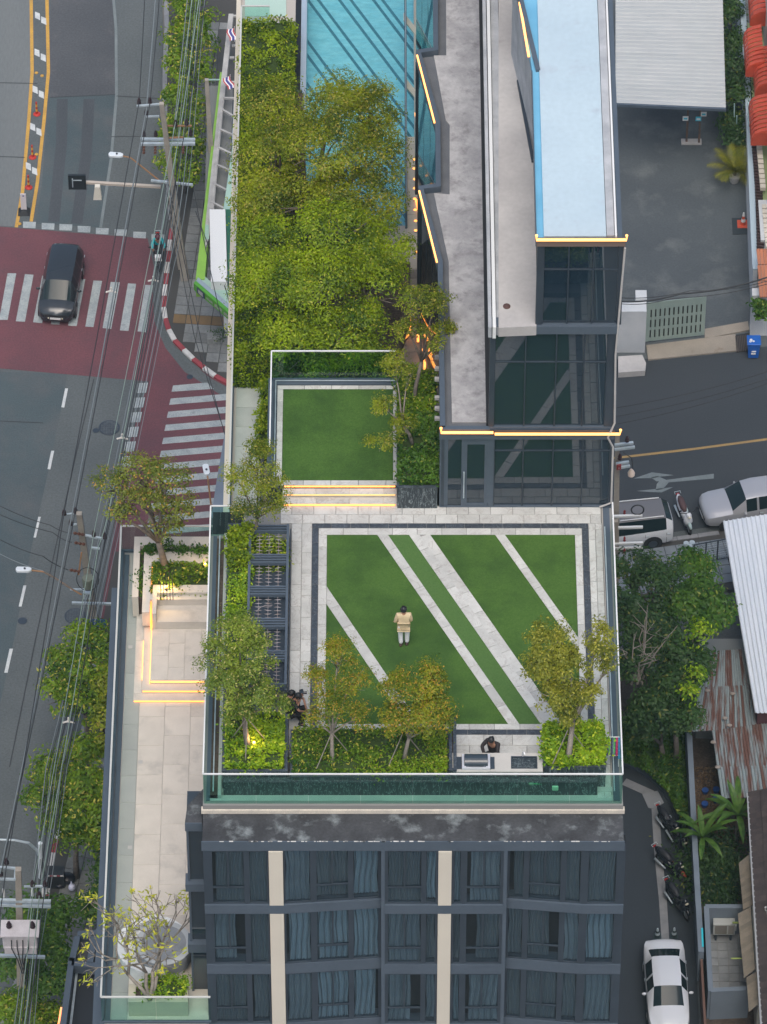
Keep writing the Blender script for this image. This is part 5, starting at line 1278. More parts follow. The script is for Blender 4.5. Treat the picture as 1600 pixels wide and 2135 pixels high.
gr = thing('grill', 'built-in gas grill with a rounded dark lid and silver frame', 'grill', ((gxa + gxb) / 2, (gy0 + gy1) / 2, cz - .04))
sil = M('brushed_silver', (.62, .64, .68), rough=.35, metal=.3)
gw = .07
for q in [(gxa + .01, gy0 + .01, gxa + .01 + gw, gy1 - .01), (gxb - .01 - gw, gy0 + .01, gxb - .01, gy1 - .01), (gxa + .012 + gw, gy0 + .01, gxb - .012 - gw, gy0 + .12)]:
    MB().box(q[0], q[1], cz - .04, q[2], q[3], cz + .07).build('frame', sil, gr)
m_ = MB(); n = 12; xa_, xb_ = gxa + .09, gxb - .09; yc_, ry = (gy0 + gy1) / 2 + .04, (gy1 - gy0) / 2 - .06
for i in range(n + 1):
    t = math.pi * i / n
    for x in (xa_, xb_): m_.v.append((x, yc_ - ry * math.cos(t), cz + .02 + .22 * math.sin(t)))
for i in range(n): m_.f.append((2 * i, 2 * i + 1, 2 * i + 3, 2 * i + 2))
m_.f.append(tuple(range(0, 2 * n + 2, 2))); m_.f.append(tuple(range(2 * n + 1, 0, -2)))
m_.build('lid', M('dark_enamel', (.03, .045, .06), rough=.25), gr, smooth=False)
MB().tube([(xa_ + .05, yc_ - ry - .03, cz + .10), (xb_ - .05, yc_ - ry - .03, cz + .10)], .015, 8).build('handle', metal_dd, gr)
for x in (xa_ + .1, xb_ - .1): MB().lathe((x, yc_ - ry - .03, cz + .05), [(.025, 0), (.025, .05)], 8).build('knob', sil, gr)
sk = thing('sink', 'dark rectangular sink with a curved tap in the stone counter', 'sink', ((hxa + hxb) / 2, (hy0 + hy1) / 2, cz - .25))
for q in [(hxa, hy0, hxb, hy0 + .03), (hxa, hy1 - .03, hxb, hy1), (hxa, hy0 + .03, hxa + .03, hy1 - .03), (hxb - .03, hy0 + .03, hxb, hy1 - .03)]:
    MB().box(q[0] + .002, q[1] + .002, cz - .22, q[2] - .002, q[3] - .002, cz + .008).build('rim', metal_dd, sk)
MB().box(hxa + .03, hy0 + .03, cz - .24, hxb - .03, hy1 - .03, cz - .22).build('basin', M('dark_steel', (.03, .05, .07), rough=.25, metal=.5), sk)
hc = (hxa + hxb) / 2 - .04
MB().tube([(hc, hy1 - .01, cz), (hc, hy1 - .01, cz + .22), (hc + .03, hy1 - .08, cz + .28), (hc + .07, hy1 - .16, cz + .24)], .018, 8).build('tap', sil, sk)
# drying rack with clothes
dx_, dy_ = U(1264, 1580, T).x - .02, U(1275, 1600, T).y
rk = thing('drying_rack', 'white folding rack hung with small bright coloured clothes', 'drying rack', (dx_ + .25, dy_, T))
for a, b in [((dx_, dy_, T + .0), (dx_ + .02, dy_ + .25, T + 1.15)), ((dx_ + .40, dy_, T), (dx_ + .40, dy_ + .25, T + 1.15)), ((dx_ + .02, dy_ + .25, T + 1.15), (dx_ + .40, dy_ + .25, T + 1.15)), ((dx_ + .01, dy_ + .1, T + .45), (dx_ + .40, dy_ + .1, T + .45)), ((dx_, dy_ + .9, T), (dx_ + .02, dy_ + .27, T + 1.12))]:
    MB().tube([a, b], .013, 6).build('tube', metal_w, rk)
for i, (c_, w_, l_) in enumerate([((.03, .03, .16), .09, .55), ((.2, .5, .1), .05, .5), ((.02, .03, .08), .06, .55), ((.10, .40, .12), .05, .45), ((.45, .03, .12), .07, .55), ((.05, .25, .45), .07, .7)]):
    m_ = MB(); x = dx_ + .0 + i * .075; cc = M('cloth_%d' % i, c_, rough=.9) 
    for j in range(5):
        z_a = T + 1.14 - l_ * j / 5; z_b = T + 1.14 - l_ * (j + 1) / 5; s_ = .22 - .06 * j
        m_.hexa([(x, dy_ + s_ - .02, z_b), (x + w_ * .8, dy_ + s_ - .02, z_b), (x + w_ * .8, dy_ + s_ + .02, z_b), (x, dy_ + s_ + .02, z_b), (x, dy_ + s_ + .0, z_a), (x + w_ * .8, dy_ + s_, z_a), (x + w_ * .8, dy_ + s_ + .04, z_a), (x, dy_ + s_ + .04, z_a)])
    cl_ = m_.build('garment', cc, label='small %s garment hanging on the white drying rack' % ['navy blue', 'lime green', 'dark thin', 'leaf green', 'crimson', 'bright blue'][i], cat='garment')
# flood light on a green lead behind the front glass
p0, p1 = U(1108, 1634, T + .55), U(1158, 1641, T + .35)
flm = M('pale_green_plastic', (.30, .55, .36), rough=.4)
fl_ = thing('flood_light', 'small pale green lamp on a green cable behind the front glass', 'light', tuple(p1))
MB().box(p1.x - .1, p1.y - .08, p1.z - .1, p1.x + .1, p1.y + .04, p1.z + .1).build('head', flm, fl_, bevel=.02)
MB().tube([tuple(p0), tuple(p0.lerp(p1, .5) + Vector((0, 0, .06))), tuple(p1)], .014, 6).build('cable', M('green_cable', (.05, .55, .20), rough=.5), fl_)
MB().ball(tuple(p0), (.09, .06, .05), 10, 6).build('plug', M('dull_green', (.14, .28, .18), rough=.5), fl_, smooth=True)

# ------------------------------------------------------------------ people
skin = M('skin', (.32, .17, .11), (.28, .145, .09), 8, rough=.6); hairm = M('black_hair', (.006, .007, .009), rough=.45)
def skinmesh(name, verts, edges, radii, mat, parent, sub=2, root=0):
    me = bpy.data.meshes.new(name); me.from_pydata(verts, edges, []); me.materials.append(mat)
    o = bpy.data.objects.new(name, me); sc.collection.objects.link(o)
    if parent: o.parent = parent
    md = o.modifiers.new('skin', 'SKIN'); md.use_smooth_shade = True
    for i, r in enumerate(radii):
        r = r if isinstance(r, tuple) else (r, r)
        me.skin_vertices[0].data[i].radius = r
        me.skin_vertices[0].data[i].use_root = (i == root)
    s_ = o.modifiers.new('sub', 'SUBSURF'); s_.levels = sub; s_.render_levels = sub
    return o
def person(lab, loc, rz, J, top, legs, shoes, group=None, topcol=None, legcol=None, hair_r=(.098, .108, .12), bare_arms=False, sleeve=1.0):
    """J: joints in metres, facing +y. One skin body; clothes are skinned shells around it."""
    root = thing('person', lab, 'person', loc, rz, group)
    N = ['pel', 'wai', 'che', 'nec', 'hed', 'ls', 'le', 'lw', 'rs', 're', 'rw', 'lh', 'lk', 'la', 'lt', 'rh', 'rk', 'ra', 'rt', 'crn']
    v = [J[n] for n in N]; ix = {n: i for i, n in enumerate(N)}
    E = [('pel', 'wai'), ('wai', 'che'), ('che', 'nec'), ('nec', 'hed'), ('hed', 'crn'), ('che', 'ls'), ('ls', 'le'), ('le', 'lw'), ('che', 'rs'), ('rs', 're'), ('re', 'rw'), ('pel', 'lh'), ('lh', 'lk'), ('lk', 'la'), ('la', 'lt'), ('pel', 'rh'), ('rh', 'rk'), ('rk', 'ra'), ('ra', 'rt')]
    R = dict(pel=.125, wai=.115, che=.125, nec=.052, hed=.085, ls=.058, le=.042, lw=.028, rs=.058, re=.042, rw=.028, lh=.085, lk=.058, la=.038, lt=.035, rh=.085, rk=.058, ra=.038, rt=.035, crn=.075)
    for side, w, e in (('l', 'lw', 'le'), ('r', 'rw', 're')):       # palm, four fingers and thumb
        W = Vector(J[w]); D = (W - Vector(J[e])).normalized(); A = D.cross(Vector((0, 0, 1))) if abs(D.z) < .9 else Vector((0, 1, 0)); A.normalize(); Dn = D.cross(A)
        pi = len(v); v.append(tuple(W + D * .075)); R_ = .026; R['p' + side] = R_; N.append('p' + side); ix['p' + side] = pi; E.append((w, 'p' + side))
    body = skinmesh('body', v, [(ix[a], ix[b]) for a, b in E], [R[n] for n in N], skin, root)
    fm = MB(); fm.smooth = True
    for side, w, e in (('l', 'lw', 'le'), ('r', 'rw', 're')):
        W = Vector(J[w]); D = (W - Vector(J[e])).normalized(); A = D.cross(Vector((0, 0, 1))) if abs(D.z) < .9 else Vector((0, 1, 0)); A.normalize(); Dn = D.cross(A)
        for k, (o_, L_) in enumerate([(-.033, .062), (-.011, .075), (.011, .070), (.033, .055)]):
            s0 = W + D * .07 + A * o_; fm.tube([s0, s0 + D * L_ * .55 + Dn * .006, s0 + D * L_ + Dn * .022], [.010, .009, .007], 6)
        s0 = W + D * .03 - A * .03; fm.tube([s0, s0 + D * .03 - A * .025, s0 + D * .055 - A * .03], [.011, .010, .008], 6)
    fm.build('fingers', skin, body, local=True)
    tv = ['pel', 'wai', 'che', 'ls', 'le', 'rs', 're'] + ([] if bare_arms else ['lw', 'rw'])
    te = [('pel', 'wai'), ('wai', 'che'), ('che', 'ls'), ('ls', 'le'), ('che', 'rs'), ('rs', 're')] + ([] if bare_arms else [('le', 'lw'), ('re', 'rw')])
    TR = dict(pel=(.205, .150), wai=(.185, .145), che=(.175, .15), ls=.088, le=.066, lw=.048, rs=.088, re=.066, rw=.048)
    pos = {n: Vector(J[n]) for n in tv}
    if 'hem' in J: tv = tv + ['hem']; te = te + [('pel', 'hem')]; TR['hem'] = (.205, .155); pos['hem'] = Vector(J['hem'])
    if bare_arms:
        pos['le'] = Vector(J['ls']).lerp(Vector(J['le']), .75); pos['re'] = Vector(J['rs']).lerp(Vector(J['re']), .75)
    skinmesh('jacket' if not bare_arms else 'shirt', [tuple(pos[n]) for n in tv], [(tv.index(a), tv.index(b)) for a, b in te], [TR[n] for n in tv], top, root)
    lv = ['pel', 'lh', 'lk', 'la', 'rh', 'rk', 'ra']; LR = dict(pel=.12, lh=.108, lk=.085, la=.072, rh=.108, rk=.085, ra=.072)
    skinmesh('trousers', [J[n] for n in lv], [(lv.index(a), lv.index(b)) for a, b in [('pel', 'lh'), ('lh', 'lk'), ('lk', 'la'), ('pel', 'rh'), ('rh', 'rk'), ('rk', 'ra')]], [LR[n] for n in lv], legs, root)
    for a, t in (('la', 'lt'), ('ra', 'rt')):
        A, T_ = Vector(J[a]), Vector(J[t]); m_ = MB(); m_.smooth = True; d = (T_ - A); d.z = 0; d = d.normalized() if d.length > .01 else Vector((0, 1, 0))
        c0 = Vector((A.x, A.y, min(A.z, T_.z))); m_.tube([c0 - d * .09, c0 - d * .04, c0 + d * .08, c0 + d * .17, c0 + d * .21], [.03, .052, .050, .045, .02], 8); m_.build('shoe', shoes, root, local=True)
    if 'hem' in J: LR['pel'] = .12
    H = Vector(J['hed']); C_ = Vector(J['crn']); up = (C_ - H).normalized(); f = Vector(J.get('face', (0, 1, 0))).normalized()
    hm = MB(); hm.smooth = True; cen = H.lerp(C_, .62) - f * .018; hm.ball(tuple(cen), hair_r, 14, 10)
    for i in range(26):
        t = random.uniform(0, 6.28); q = Vector((math.cos(t), math.sin(t), random.uniform(-.3, 1))).normalized(); hm.ball(tuple(cen + Vector((q.x * hair_r[0], q.y * hair_r[1], q.z * hair_r[2])) * .86), .032, 7, 5)
    hm.build('hair', hairm, root, local=True)
    fc = MB(); fc.smooth = True; s_ = f.cross(up).normalized(); fcen = H.lerp(C_, .42)
    fc.ball(tuple(fcen + f * .088 - up * .005), .014, 6, 4)
    for k in (-1, 1): fc.ball(tuple(fcen + s_ * k * .086), (.012, .02, .028), 6, 4)
    fc.build('nose_and_ears', skin, body, local=True)
    ey_ = MB(); [ey_.ball(tuple(fcen + f * .078 + s_ * k * .032 + up * .02), .011, 6, 4) for k in (-1, 1)]; ey_.build('eyes', hairm, body, local=True)
    mo = MB(); mo.ball(tuple(fcen + f * .078 - up * .045), (.022, .012, .006), 6, 4); mo.build('mouth', M('lips', (.25, .08, .07), rough=.6) if 'lips' not in MATS else MATS['lips'], body, local=True)
    return root
stand = dict(hem=(0, 0, .87), pel=(0, 0, .93), wai=(0, .01, 1.10), che=(.01, .02, 1.33), nec=(0, .02, 1.48), hed=(-.01, .04, 1.57), crn=(-.01, .04, 1.67),
             ls=(-.19, .01, 1.40), le=(-.255, -.03, 1.14), lw=(-.27, .12, .96), rs=(.19, .01, 1.42), re=(.235, .0, 1.15), rw=(.17, .18, 1.0),
             lh=(-.09, 0, .86), lk=(-.10, .02, .48), la=(-.085, -.03, .09), lt=(-.06, .08, .04), rh=(.10, 0, .86), rk=(.11, .03, .48), ra=(.105, .02, .09), rt=(.13, .13, .04), face=(-.3, 1, -.1))
creamc = M('cream_jacket', (.56, .46, .29), (.50, .40, .25), 5, rough=.85, bump=.3, bscale=9); whitec = M('white_trousers', (.66, .68, .70), rough=.85)
person('person seen from behind in a cream jacket and white trousers standing on the lawn', U(842, 1344, T), 0, stand, creamc, whitec, M('brown_shoe', (.05, .025, .02), rough=.5))
blackc = M('black_shirt', (.007, .008, .011), rough=.8); blackt = M('black_trousers', (.009, .010, .014), rough=.8); blks = M('dark_shoe', (.03, .03, .035), rough=.5)
sit = dict(pel=(0, 0, .50), wai=(0, .03, .66), che=(.0, .10, .92), nec=(.0, .16, 1.06), hed=(.0, .21, 1.14), crn=(.0, .22, 1.245),
           ls=(-.19, .10, .98), le=(-.27, .30, .82), lw=(-.10, .46, .98), rs=(.19, .10, .98), re=(.29, .28, .84), rw=(.12, .46, .98),
           lh=(-.09, .05, .48), lk=(-.14, .46, .50), la=(-.13, .42, .10), lt=(-.13, .56, .04), rh=(.09, .05, .48), rk=(.16, .46, .50), ra=(.16, .44, .10), rt=(.18, .56, .04), face=(0, 1, -.15))
gp = 'crew seated at the left bench'
pA = U(600, 1490, T + .43); 
person('person in a black t-shirt on the slate bench raising a camera', (pA.x - .05, pA.y + .15, T + .0), -math.pi / 2 + .35, sit, blackc, blackt, blks, gp, bare_arms=True)
camx = thing('camera_rig', 'small dark camera rig held up by the seated photographer', 'camera', (pA.x + .42, pA.y + .42, T + .98))
MB().box(pA.x + .36, pA.y + .34, T + .93, pA.x + .50, pA.y + .50, T + 1.05).build('camera_body', metal_dd, camx, bevel=.01)
MB().lathe((pA.x + .50, pA.y + .42, T + .99), [(.04, 0), (.045, .10), (.04, .11)], 10, axis='x').build('lens', M('lens_black', (.02, .02, .03), rough=.3), camx)
MB().tube([(pA.x + .36, pA.y + .3, T + 1.06), (pA.x + .38, pA.y + .42, T + 1.12), (pA.x + .48, pA.y + .5, T + 1.06)], .015, 6).build('strap', MATS['lens_black'], camx)
pB = U(618, 1520, T)
sit2 = dict(sit); sit2.update(lk=(-.12, .40, .62), la=(-.12, .22, .10), lt=(-.12, .36, .04), rk=(.15, .42, .60), ra=(.15, .30, .10), rt=(.17, .44, .04), pel=(0, 0, .38), lh=(-.09, .04, .36), rh=(.09, .04, .36), lw=(-.02, .44, .66), rw=(.10, .44, .64))
person('person in black crouching in front of the bench beside the hedge', (pB.x - .12, pB.y + .35, T), -math.pi / 2 - .2, sit2, blackc, blackt, blks, gp, bare_arms=True)
pC = U(1030, 1578, T)
bend = dict(sit2); 
person('person in dark clothes crouching behind the stone counter', (pC.x + .0, cy1 + .47, T), math.pi - .5, bend, M('maroon_black_shirt', (.016, .012, .014), rough=.8), blackt, blks)
# ------------------------------------------------------------------ shop canopy on the corner
zc_ = 4.5
sh = thing('shop_canopy', 'green and white corner shop canopy with a roof ladder frame and white panels', 'canopy', U(455, 450, 0))
lime = M('lime_green_paint', (.24, .47, .07), (.20, .40, .06), 1.5, rough=.6); greenp = M('shop_green_paint', (.09, .33, .035), (.07, .28, .03), 1.5, rough=.5)
dkgreen = M('dark_green_sheet', (.015, .10, .06), rough=.6); paleg = M('pale_green_sheet', (.34, .50, .42), (.28, .43, .37), 1.2, rough=.6, fine=.08); dusty = M('dusty_white_paint', (.42, .42, .40), (.30, .30, .29), 1.5, rough=.8, fine=.15)
def ppr(px, z0, z1, name, mat, parent): return MB().prism([u2(a, b, z1) for a, b in px], z0, z1).build(name, mat, parent)
ppr([(459, 150), (464, 150), (427, 582), (408, 582)], 3.2, zc_ - .15, 'fascia', lime, sh)
ppr([(477, 28), (487, 28), (464, 240), (443, 470), (428, 520), (428, 470), (463, 150)], zc_ - .4, zc_, 'parapet', dusty, sh)
ppr([(428, 468), (436, 468), (436, 498), (427, 498)], zc_ - .1, zc_ + .03, 'patch', MATS['pale_green_sheet'], sh)
ppr([(437, 436), (470, 436), (474, 587), (440, 587)], zc_ - .5, zc_ + .35, 'roof_panel', metal_w, sh)
ppr([(471, 436), (488, 436), (488, 588), (476, 588)], zc_ - .3, zc_ + .2, 'roof_panel', dkgreen, sh)
ppr([(486, 296), (492, 296), (490, 436), (466, 436)], zc_ - .3, zc_ + .1, 'roof_panel', paleg, sh)
ppr([(408, 583), (426, 574), (440, 588), (488, 590), (488, 658)], zc_ - .5, zc_ - .2, 'awning', paleg, sh)
ppr([(455, 60), (492, 60), (488, 440), (440, 440)], .1, 1.6, 'yard_floor', M('dark_yard', (.05, .055, .058), (.08, .08, .078), .8, rough=.9, fine=.2), sh)
for (a, b) in [((487, 33), (494, 33)), ((484, 95), (491, 95)), ((479, 120), (489, 120)), ((474, 171), (489, 171)), ((465, 204), (489, 205)), ((463, 228), (489, 243)), ((456, 268), (487, 282)), ((453, 306), (484, 321)), ((449, 342), (479, 355)), ((445, 382), (472, 396)), ((441, 421), (466, 434))]:
    p, q = U(*a, zc_), U(*b, zc_); MB().beam(tuple(p), tuple(q), .10, .10).build('ladder_bar', dusty, sh)
MB().beam(tuple(U(464, 204, zc_)), tuple(U(442, 436, zc_)), .09, .1).build('side_rail', dusty, sh)
MB().beam(tuple(U(490, 204, zc_)), tuple(U(486, 300, zc_)), .09, .1).build('side_rail', steel, sh)
# sign band along the awning edge, slanting away from the kerb
A_ = U(404, 590, zc_ - .1); B_ = U(488, 662, zc_ - .1)
d = (B_ - A_); u = d.normalized()
MB().prism([(A_.x, A_.y), (B_.x, B_.y), (B_.x + .1, B_.y + .16), (A_.x + .1, A_.y + .16)], zc_ - .55, zc_ - .1).build('sign_band', greenp, sh)
MB().prism([(A_.x + .11, A_.y + .17), (B_.x + .11, B_.y + .17), (B_.x + .2, B_.y + .42), (A_.x + .2, A_.y + .42)], zc_ - .3, zc_ - .12).build('band_cap', M('blue_grey_cap', (.25, .32, .38), rough=.6), sh)
n = Vector((u.y, -u.x, 0))
p = A_ + u * .28 + n * .02; q = A_ + u * .85 + n * .02
MB().hexa([(p.x, p.y, zc_ - .50), (q.x, q.y, zc_ - .50), (q.x + n.x * .02, q.y + n.y * .02, zc_ - .50), (p.x + n.x * .02, p.y + n.y * .02, zc_ - .50), (p.x, p.y, zc_ - .14), (q.x, q.y, zc_ - .14), (q.x + n.x * .02, q.y + n.y * .02, zc_ - .14), (p.x + n.x * .02, p.y + n.y * .02, zc_ - .14)]).build('logo_plate', M('navy_plate', (.03, .05, .09), rough=.5), sh)
lt = MB()
p = A_ + u * .40 + n * .045; q = A_ + u * .74 + n * .045
lt.hexa([(p.x, p.y, zc_ - .42), (q.x, q.y, zc_ - .42), (q.x + n.x * .01, q.y + n.y * .01, zc_ - .42), (p.x + n.x * .01, p.y + n.y * .01, zc_ - .42), (p.x, p.y, zc_ - .2), (q.x, q.y, zc_ - .2), (q.x + n.x * .01, q.y + n.y * .01, zc_ - .2), (p.x + n.x * .01, p.y + n.y * .01, zc_ - .2)])
lt.build('logo_mark', MATS['dusty_white_paint'], sh)
lt = MB(); s_ = 1.0
for i in range(26):
    w = random.choice([.035, .05, .03, .07]); h0 = random.choice([.0, .05, .08]); hh = random.choice([.12, .16, .2])
    if i % 7 == 6: s_ += .12
    p = A_ + u * s_ + n * .02; q = A_ + u * (s_ + w) + n * .02; z0 = zc_ - .42 + h0 * .5
    lt.hexa([(p.x, p.y, z0), (q.x, q.y, z0), (q.x + n.x * .01, q.y + n.y * .01, z0), (p.x + n.x * .01, p.y + n.y * .01, z0), (p.x, p.y, z0 + hh), (q.x, q.y, z0 + hh), (q.x + n.x * .01, q.y + n.y * .01, z0 + hh), (p.x + n.x * .01, p.y + n.y * .01, z0 + hh)])
    s_ += w + .035
lt.build('lettering', MATS['dusty_white_paint'], sh)
a = U(472, 702, 0.1); MB().box(a.x - .1, a.y, .1, a.x + .12, a.y + .25, zc_ - .5).build('post', metal_w, sh)
MB().box(a.x + .16, a.y + .1, .1, a.x + .6, a.y + 1.0, zc_ - .5).build('doorway', M('dark_door', (.02, .03, .04), rough=.5), sh)
MB().box(*U(430, 560, 0)[:2], .1, *U(489, 300, 0)[:2], 3.9).build('shop_wall', M('shop_wall', (.16, .17, .17), rough=.9), sh)
ledge = U(448, 712, .1)
pb2 = thing('kerbside_planter', 'small low concrete planter with a wilted plant by the shop', 'planter', tuple(ledge)); MB().box(ledge.x - .35, ledge.y - .2, .1, ledge.x + .35, ledge.y + .25, .45).build('box', paver, pb2)
lp_ = RNG.normal(0, 1, (160, 3)) * np.array([.22, .2, .12]) + np.array([ledge.x + .25, ledge.y + .05, .6]); leaf_object('foliage', lp_, .14, .05, dark_l, pb2)
# national flags
fr_, fw_, fb_ = M('flag_red', (.40, .04, .05), rough=.8), M('flag_white', (.7, .7, .7), rough=.8), M('flag_blue', (.05, .05, .22), rough=.8)
for (px, py, lab, an) in [(489, 58, 'small striped flag at the top of the shop roof, the upper one', 1.25), (480, 158, 'small striped flag hanging by the shop roof ladder, the lower one', .9)]:
    p = U(px, py, zc_ + .9); f_ = thing('flag', lab, 'flag', tuple(p)); MB().tube([(p.x, p.y, zc_), (p.x, p.y, p.z + .1)], .015, 5).build('pole', metal_w, f_)
    d = Vector((math.cos(an) * .5, -math.sin(an), -.35)).normalized(); s_ = Vector((d.y, -d.x, 0)).normalized()
    for k, (w0, w1, mt) in enumerate([(0, .06, fr_), (.06, .12, fw_), (.12, .24, fb_), (.24, .30, fw_), (.30, .36, fr_)]):
        m_ = MB(); 
        for j in range(4):
            t0, t1 = j * .16, (j + 1) * .16; wv = lambda t: s_ * (.06 * math.sin(t * 9))
            m_.face(*[tuple(p + d * t + s_ * w + wv(t) + Vector((0, 0, -.1 * w))) for t, w in ((t0, w0), (t1, w0), (t1, w1), (t0, w1))])
        m_.build('stripe', mt, f_)

# ------------------------------------------------------------------ poles, lamps and wires
polem = M('pole_concrete', (.36, .33, .28), (.29, .265, .23), 1.5, rough=.85, fine=.1); rustp = M('rusty_arm', (.32, .17, .08), (.25, .15, .08), 3, rough=.8)
insm = M('brown_insulator', (.10, .045, .03), rough=.3); insd = M('dark_insulator', (.035, .02, .025), rough=.35); wirem = M('wire_black', (.022, .025, .028), rough=.6); wirel = M('wire_grey', (.16, .19, .20), rough=.5); wireg = M('wire_pale', (.22, .30, .26), rough=.5)
def insulator(p, root, mat=insm, L_=.42, d=(0, -.35, -.2), r=.085):
    p = Vector(p); d = Vector(d).normalized(); pts, rs = [], []
    for i in range(7):
        pts.append(p + d * L_ * i / 6); rs.append(r if i % 2 else r * .5)
    MB().tube(pts, rs, 8).build('insulator', mat, root)
def arm(px0, py0, px1, py1, z, root, w=.10, mat=steel, name='crossarm'):
    MB().beam(tuple(U(px0, py0, z)), tuple(U(px1, py1, z)), w, w).build(name, mat, root)
def bushing(px, py, z, root, mat=insd):
    p = U(px, py, z); MB().lathe(tuple(p), [(.04, 0), (.11, .05), (.08, .14), (.10, .18), (.05, .34), (.03, .38)], 8).build('insulator', mat, root)
def pole(lab, base, mid_, top, zt, w=.30, second=None):
    b0, t0 = U(*base, 0), U(*top, zt); g = thing('utility_pole', lab, 'utility pole', (b0.x, b0.y, 0))
    m_ = MB(); n = 6; pts = []
    for i in range(n): pts.append(b0.lerp(t0, i / (n - 1)))
    for i in range(n - 1):
        a, b_ = pts[i], pts[i + 1]; wa = w * (1.15 - .45 * i / (n - 1)); wb = w * (1.15 - .45 * (i + 1) / (n - 1))
        m_.hexa([(a.x - wa / 2, a.y - wa / 2, a.z), (a.x + wa / 2, a.y - wa / 2, a.z), (a.x + wa / 2, a.y + wa / 2, a.z), (a.x - wa / 2, a.y + wa / 2, a.z), (b_.x - wb / 2, b_.y - wb / 2, b_.z), (b_.x + wb / 2, b_.y - wb / 2, b_.z), (b_.x + wb / 2, b_.y + wb / 2, b_.z), (b_.x - wb / 2, b_.y + wb / 2, b_.z)])
    m_.build('shaft', polem, g); return g
g = pole('tall concrete utility pole with steel crossarms at the red crossing corner', (386, 585), None, (337, 215), 12.3)
arm(285, 221, 333, 217, 12.1, g, .09); arm(305, 243, 332, 242, 11.4, g, .08)
for x, y in ((290, 220), (313, 219), (305, 243)): bushing(x, y - 4, 12.1 if y < 240 else 11.4, g)
arm(293, 290, 407, 291, 9.6, g, .13); arm(293, 300, 407, 299, 9.5, g, .13)
arm(348, 262, 400, 262, 10.4, g, .07, rustp); arm(352, 287, 383, 286, 9.9, g, .07, rustp)
for x, y in ((300, 292), (325, 292), (398, 290)): bushing(x, y - 8, 9.6, g)
for x, y in ((366, 262), (389, 260)): bushing(x, y, 10.5, g)
for x in (300, 324, 382): insulator(U(x, 303, 9.4), g)
arm(325, 383, 347, 302, 9.0, g, .05, metal_dd, 'brace') if False else None
arm(315, 376, 402, 385, 6.8, g, .10)
arm(345, 372, 377, 590, 3, g, .18, polem, 'brace') if False else None
MB().beam(tuple(U(392, 585, 0)), tuple(U(362, 400, 6.2)), .17, .17).build('stay_post', polem, g)
MB().beam(tuple(U(375, 560, .2)), tuple(U(352, 410, 5.4)), .14, .14).build('stay_post', polem, g)
g2 = pole('leaning concrete utility pole with a cable loop beside the round manhole', (200, 1320), None, (165, 1070), 9.8, .34)
arm(137, 1073, 163, 1069, 9.6, g2, .07); arm(148, 1095, 160, 1093, 9.0, g2, .07); arm(178, 1116, 214, 1123, 8.6, g2, .09); arm(190, 1142, 208, 1144, 8.0, g2, .09)
arm(146, 1229, 176, 1229, 5.0, g2, .07); arm(150, 1257, 234, 1259, 4.2, g2, .10)
for x, y, z in ((134, 1074, 9.6), (158, 1070, 9.6), (148, 1095, 9.0), (196, 1118, 8.6), (219, 1123, 8.6)): bushing(x, y, z, g2)
for x, y, z in ((165, 1113, 8.7), (167, 1133, 8.2), (157, 1190, 6.6)): insulator(U(x - 12, y - 2, z), g2, d=(.5, -.08, -.05), mat=insm, L_=.5)
c_ = U(183, 1206, 6.1); MB().lathe((c_.x, c_.y, c_.z - .5), [(.24, 0), (.26, .5), (.24, .56)], 14).build('cable_drum', M('olive_drum', (.13, .15, .12), rough=.6), g2)
MB().tube([tuple(c_ + Vector((.5 * math.cos(t), .15 * math.sin(t), .6 * math.sin(t) - .05))) for t in [i * .42 for i in range(16)]], .02, 5).build('cable_loop', wirem, g2)
MB().beam(tuple(U(170, 1152, 7.7)), tuple(U(164, 1198, 6.3)), .07, .07).build('strap', rustp, g2)
c_ = U(182, 1237, 5.0); MB().box(c_.x - .18, c_.y - .1, c_.z - .3, c_.x + .18, c_.y + .1, c_.z + .1).build('junction_box', steel, g2)
g3 = pole('concrete utility pole carrying a big white transformer in the lower left corner', (47, 2180), None, (38, 1812), 12.0, .34)
arm(-10, 1808, 36, 1811, 11.8, g3, .09); arm(0, 1833, 32, 1834, 11.2, g3, .09); arm(32, 1812, 31, 1835, 11.5, g3, .08)
arm(50, 1849, 93, 1848, 10.8, g3, .08); arm(-20, 1877, 106, 1880, 10.0, g3, .13); arm(-20, 1886, 106, 1890, 9.7, g3, .13); arm(-20, 1992, 94, 1996, 6.4, g3, .12)
for x, y, z in ((14, 1802, 11.8), (2, 1826, 11.3), (68, 1848, 10.8), (94, 1848, 10.8), (82, 1871, 10.1)): bushing(x, y, z, g3)
for x, y in ((8, 1870), (68, 1868), (90, 1869)): p = U(x, y, 10.1); MB().lathe(tuple(p), [(.05, 0), (.06, .3), (.04, .5)], 8).build('fuse', metal_w, g3)
tr_ = M('transformer_white', (.55, .53, .55), (.48, .46, .48), 3, rough=.6, fine=.08)
c_ = U(42, 1938, 9.2)
MB().box(c_.x - .72, c_.y - .45, c_.z - .75, c_.x + .72, c_.y + .35, c_.z + .05).build('transformer', tr_, g3, bevel=.04)
MB().box(c_.x - .80, c_.y - .5, c_.z + .051, c_.x + .80, c_.y + .4, c_.z + .13).build('transformer_lid', tr_, g3)
MB().box(c_.x - .66, c_.y - .50, c_.z - 1.0, c_.x + .66, c_.y - .3, c_.z - .6).build('transformer_foot', tr_, g3)
for x in (-.45, .52): MB().lathe((c_.x + x, c_.y, c_.z + .13), [(.10, 0), (.13, .06), (.09, .14), (.12, .18), (.05, .36)], 8).build('insulator', insd, g3)
for x in (-.35, -.12, .12, .35):
    MB().tube([(c_.x + x, c_.y - .5, c_.z - .1), (c_.x + x, c_.y - .62, c_.z - .5), (c_.x + x * .4, c_.y - .5, c_.z - 1.4), (c_.x + x * .3 + .1, c_.y - .4, c_.z - 2.4)], .025, 5).build('lead', wirem, g3)
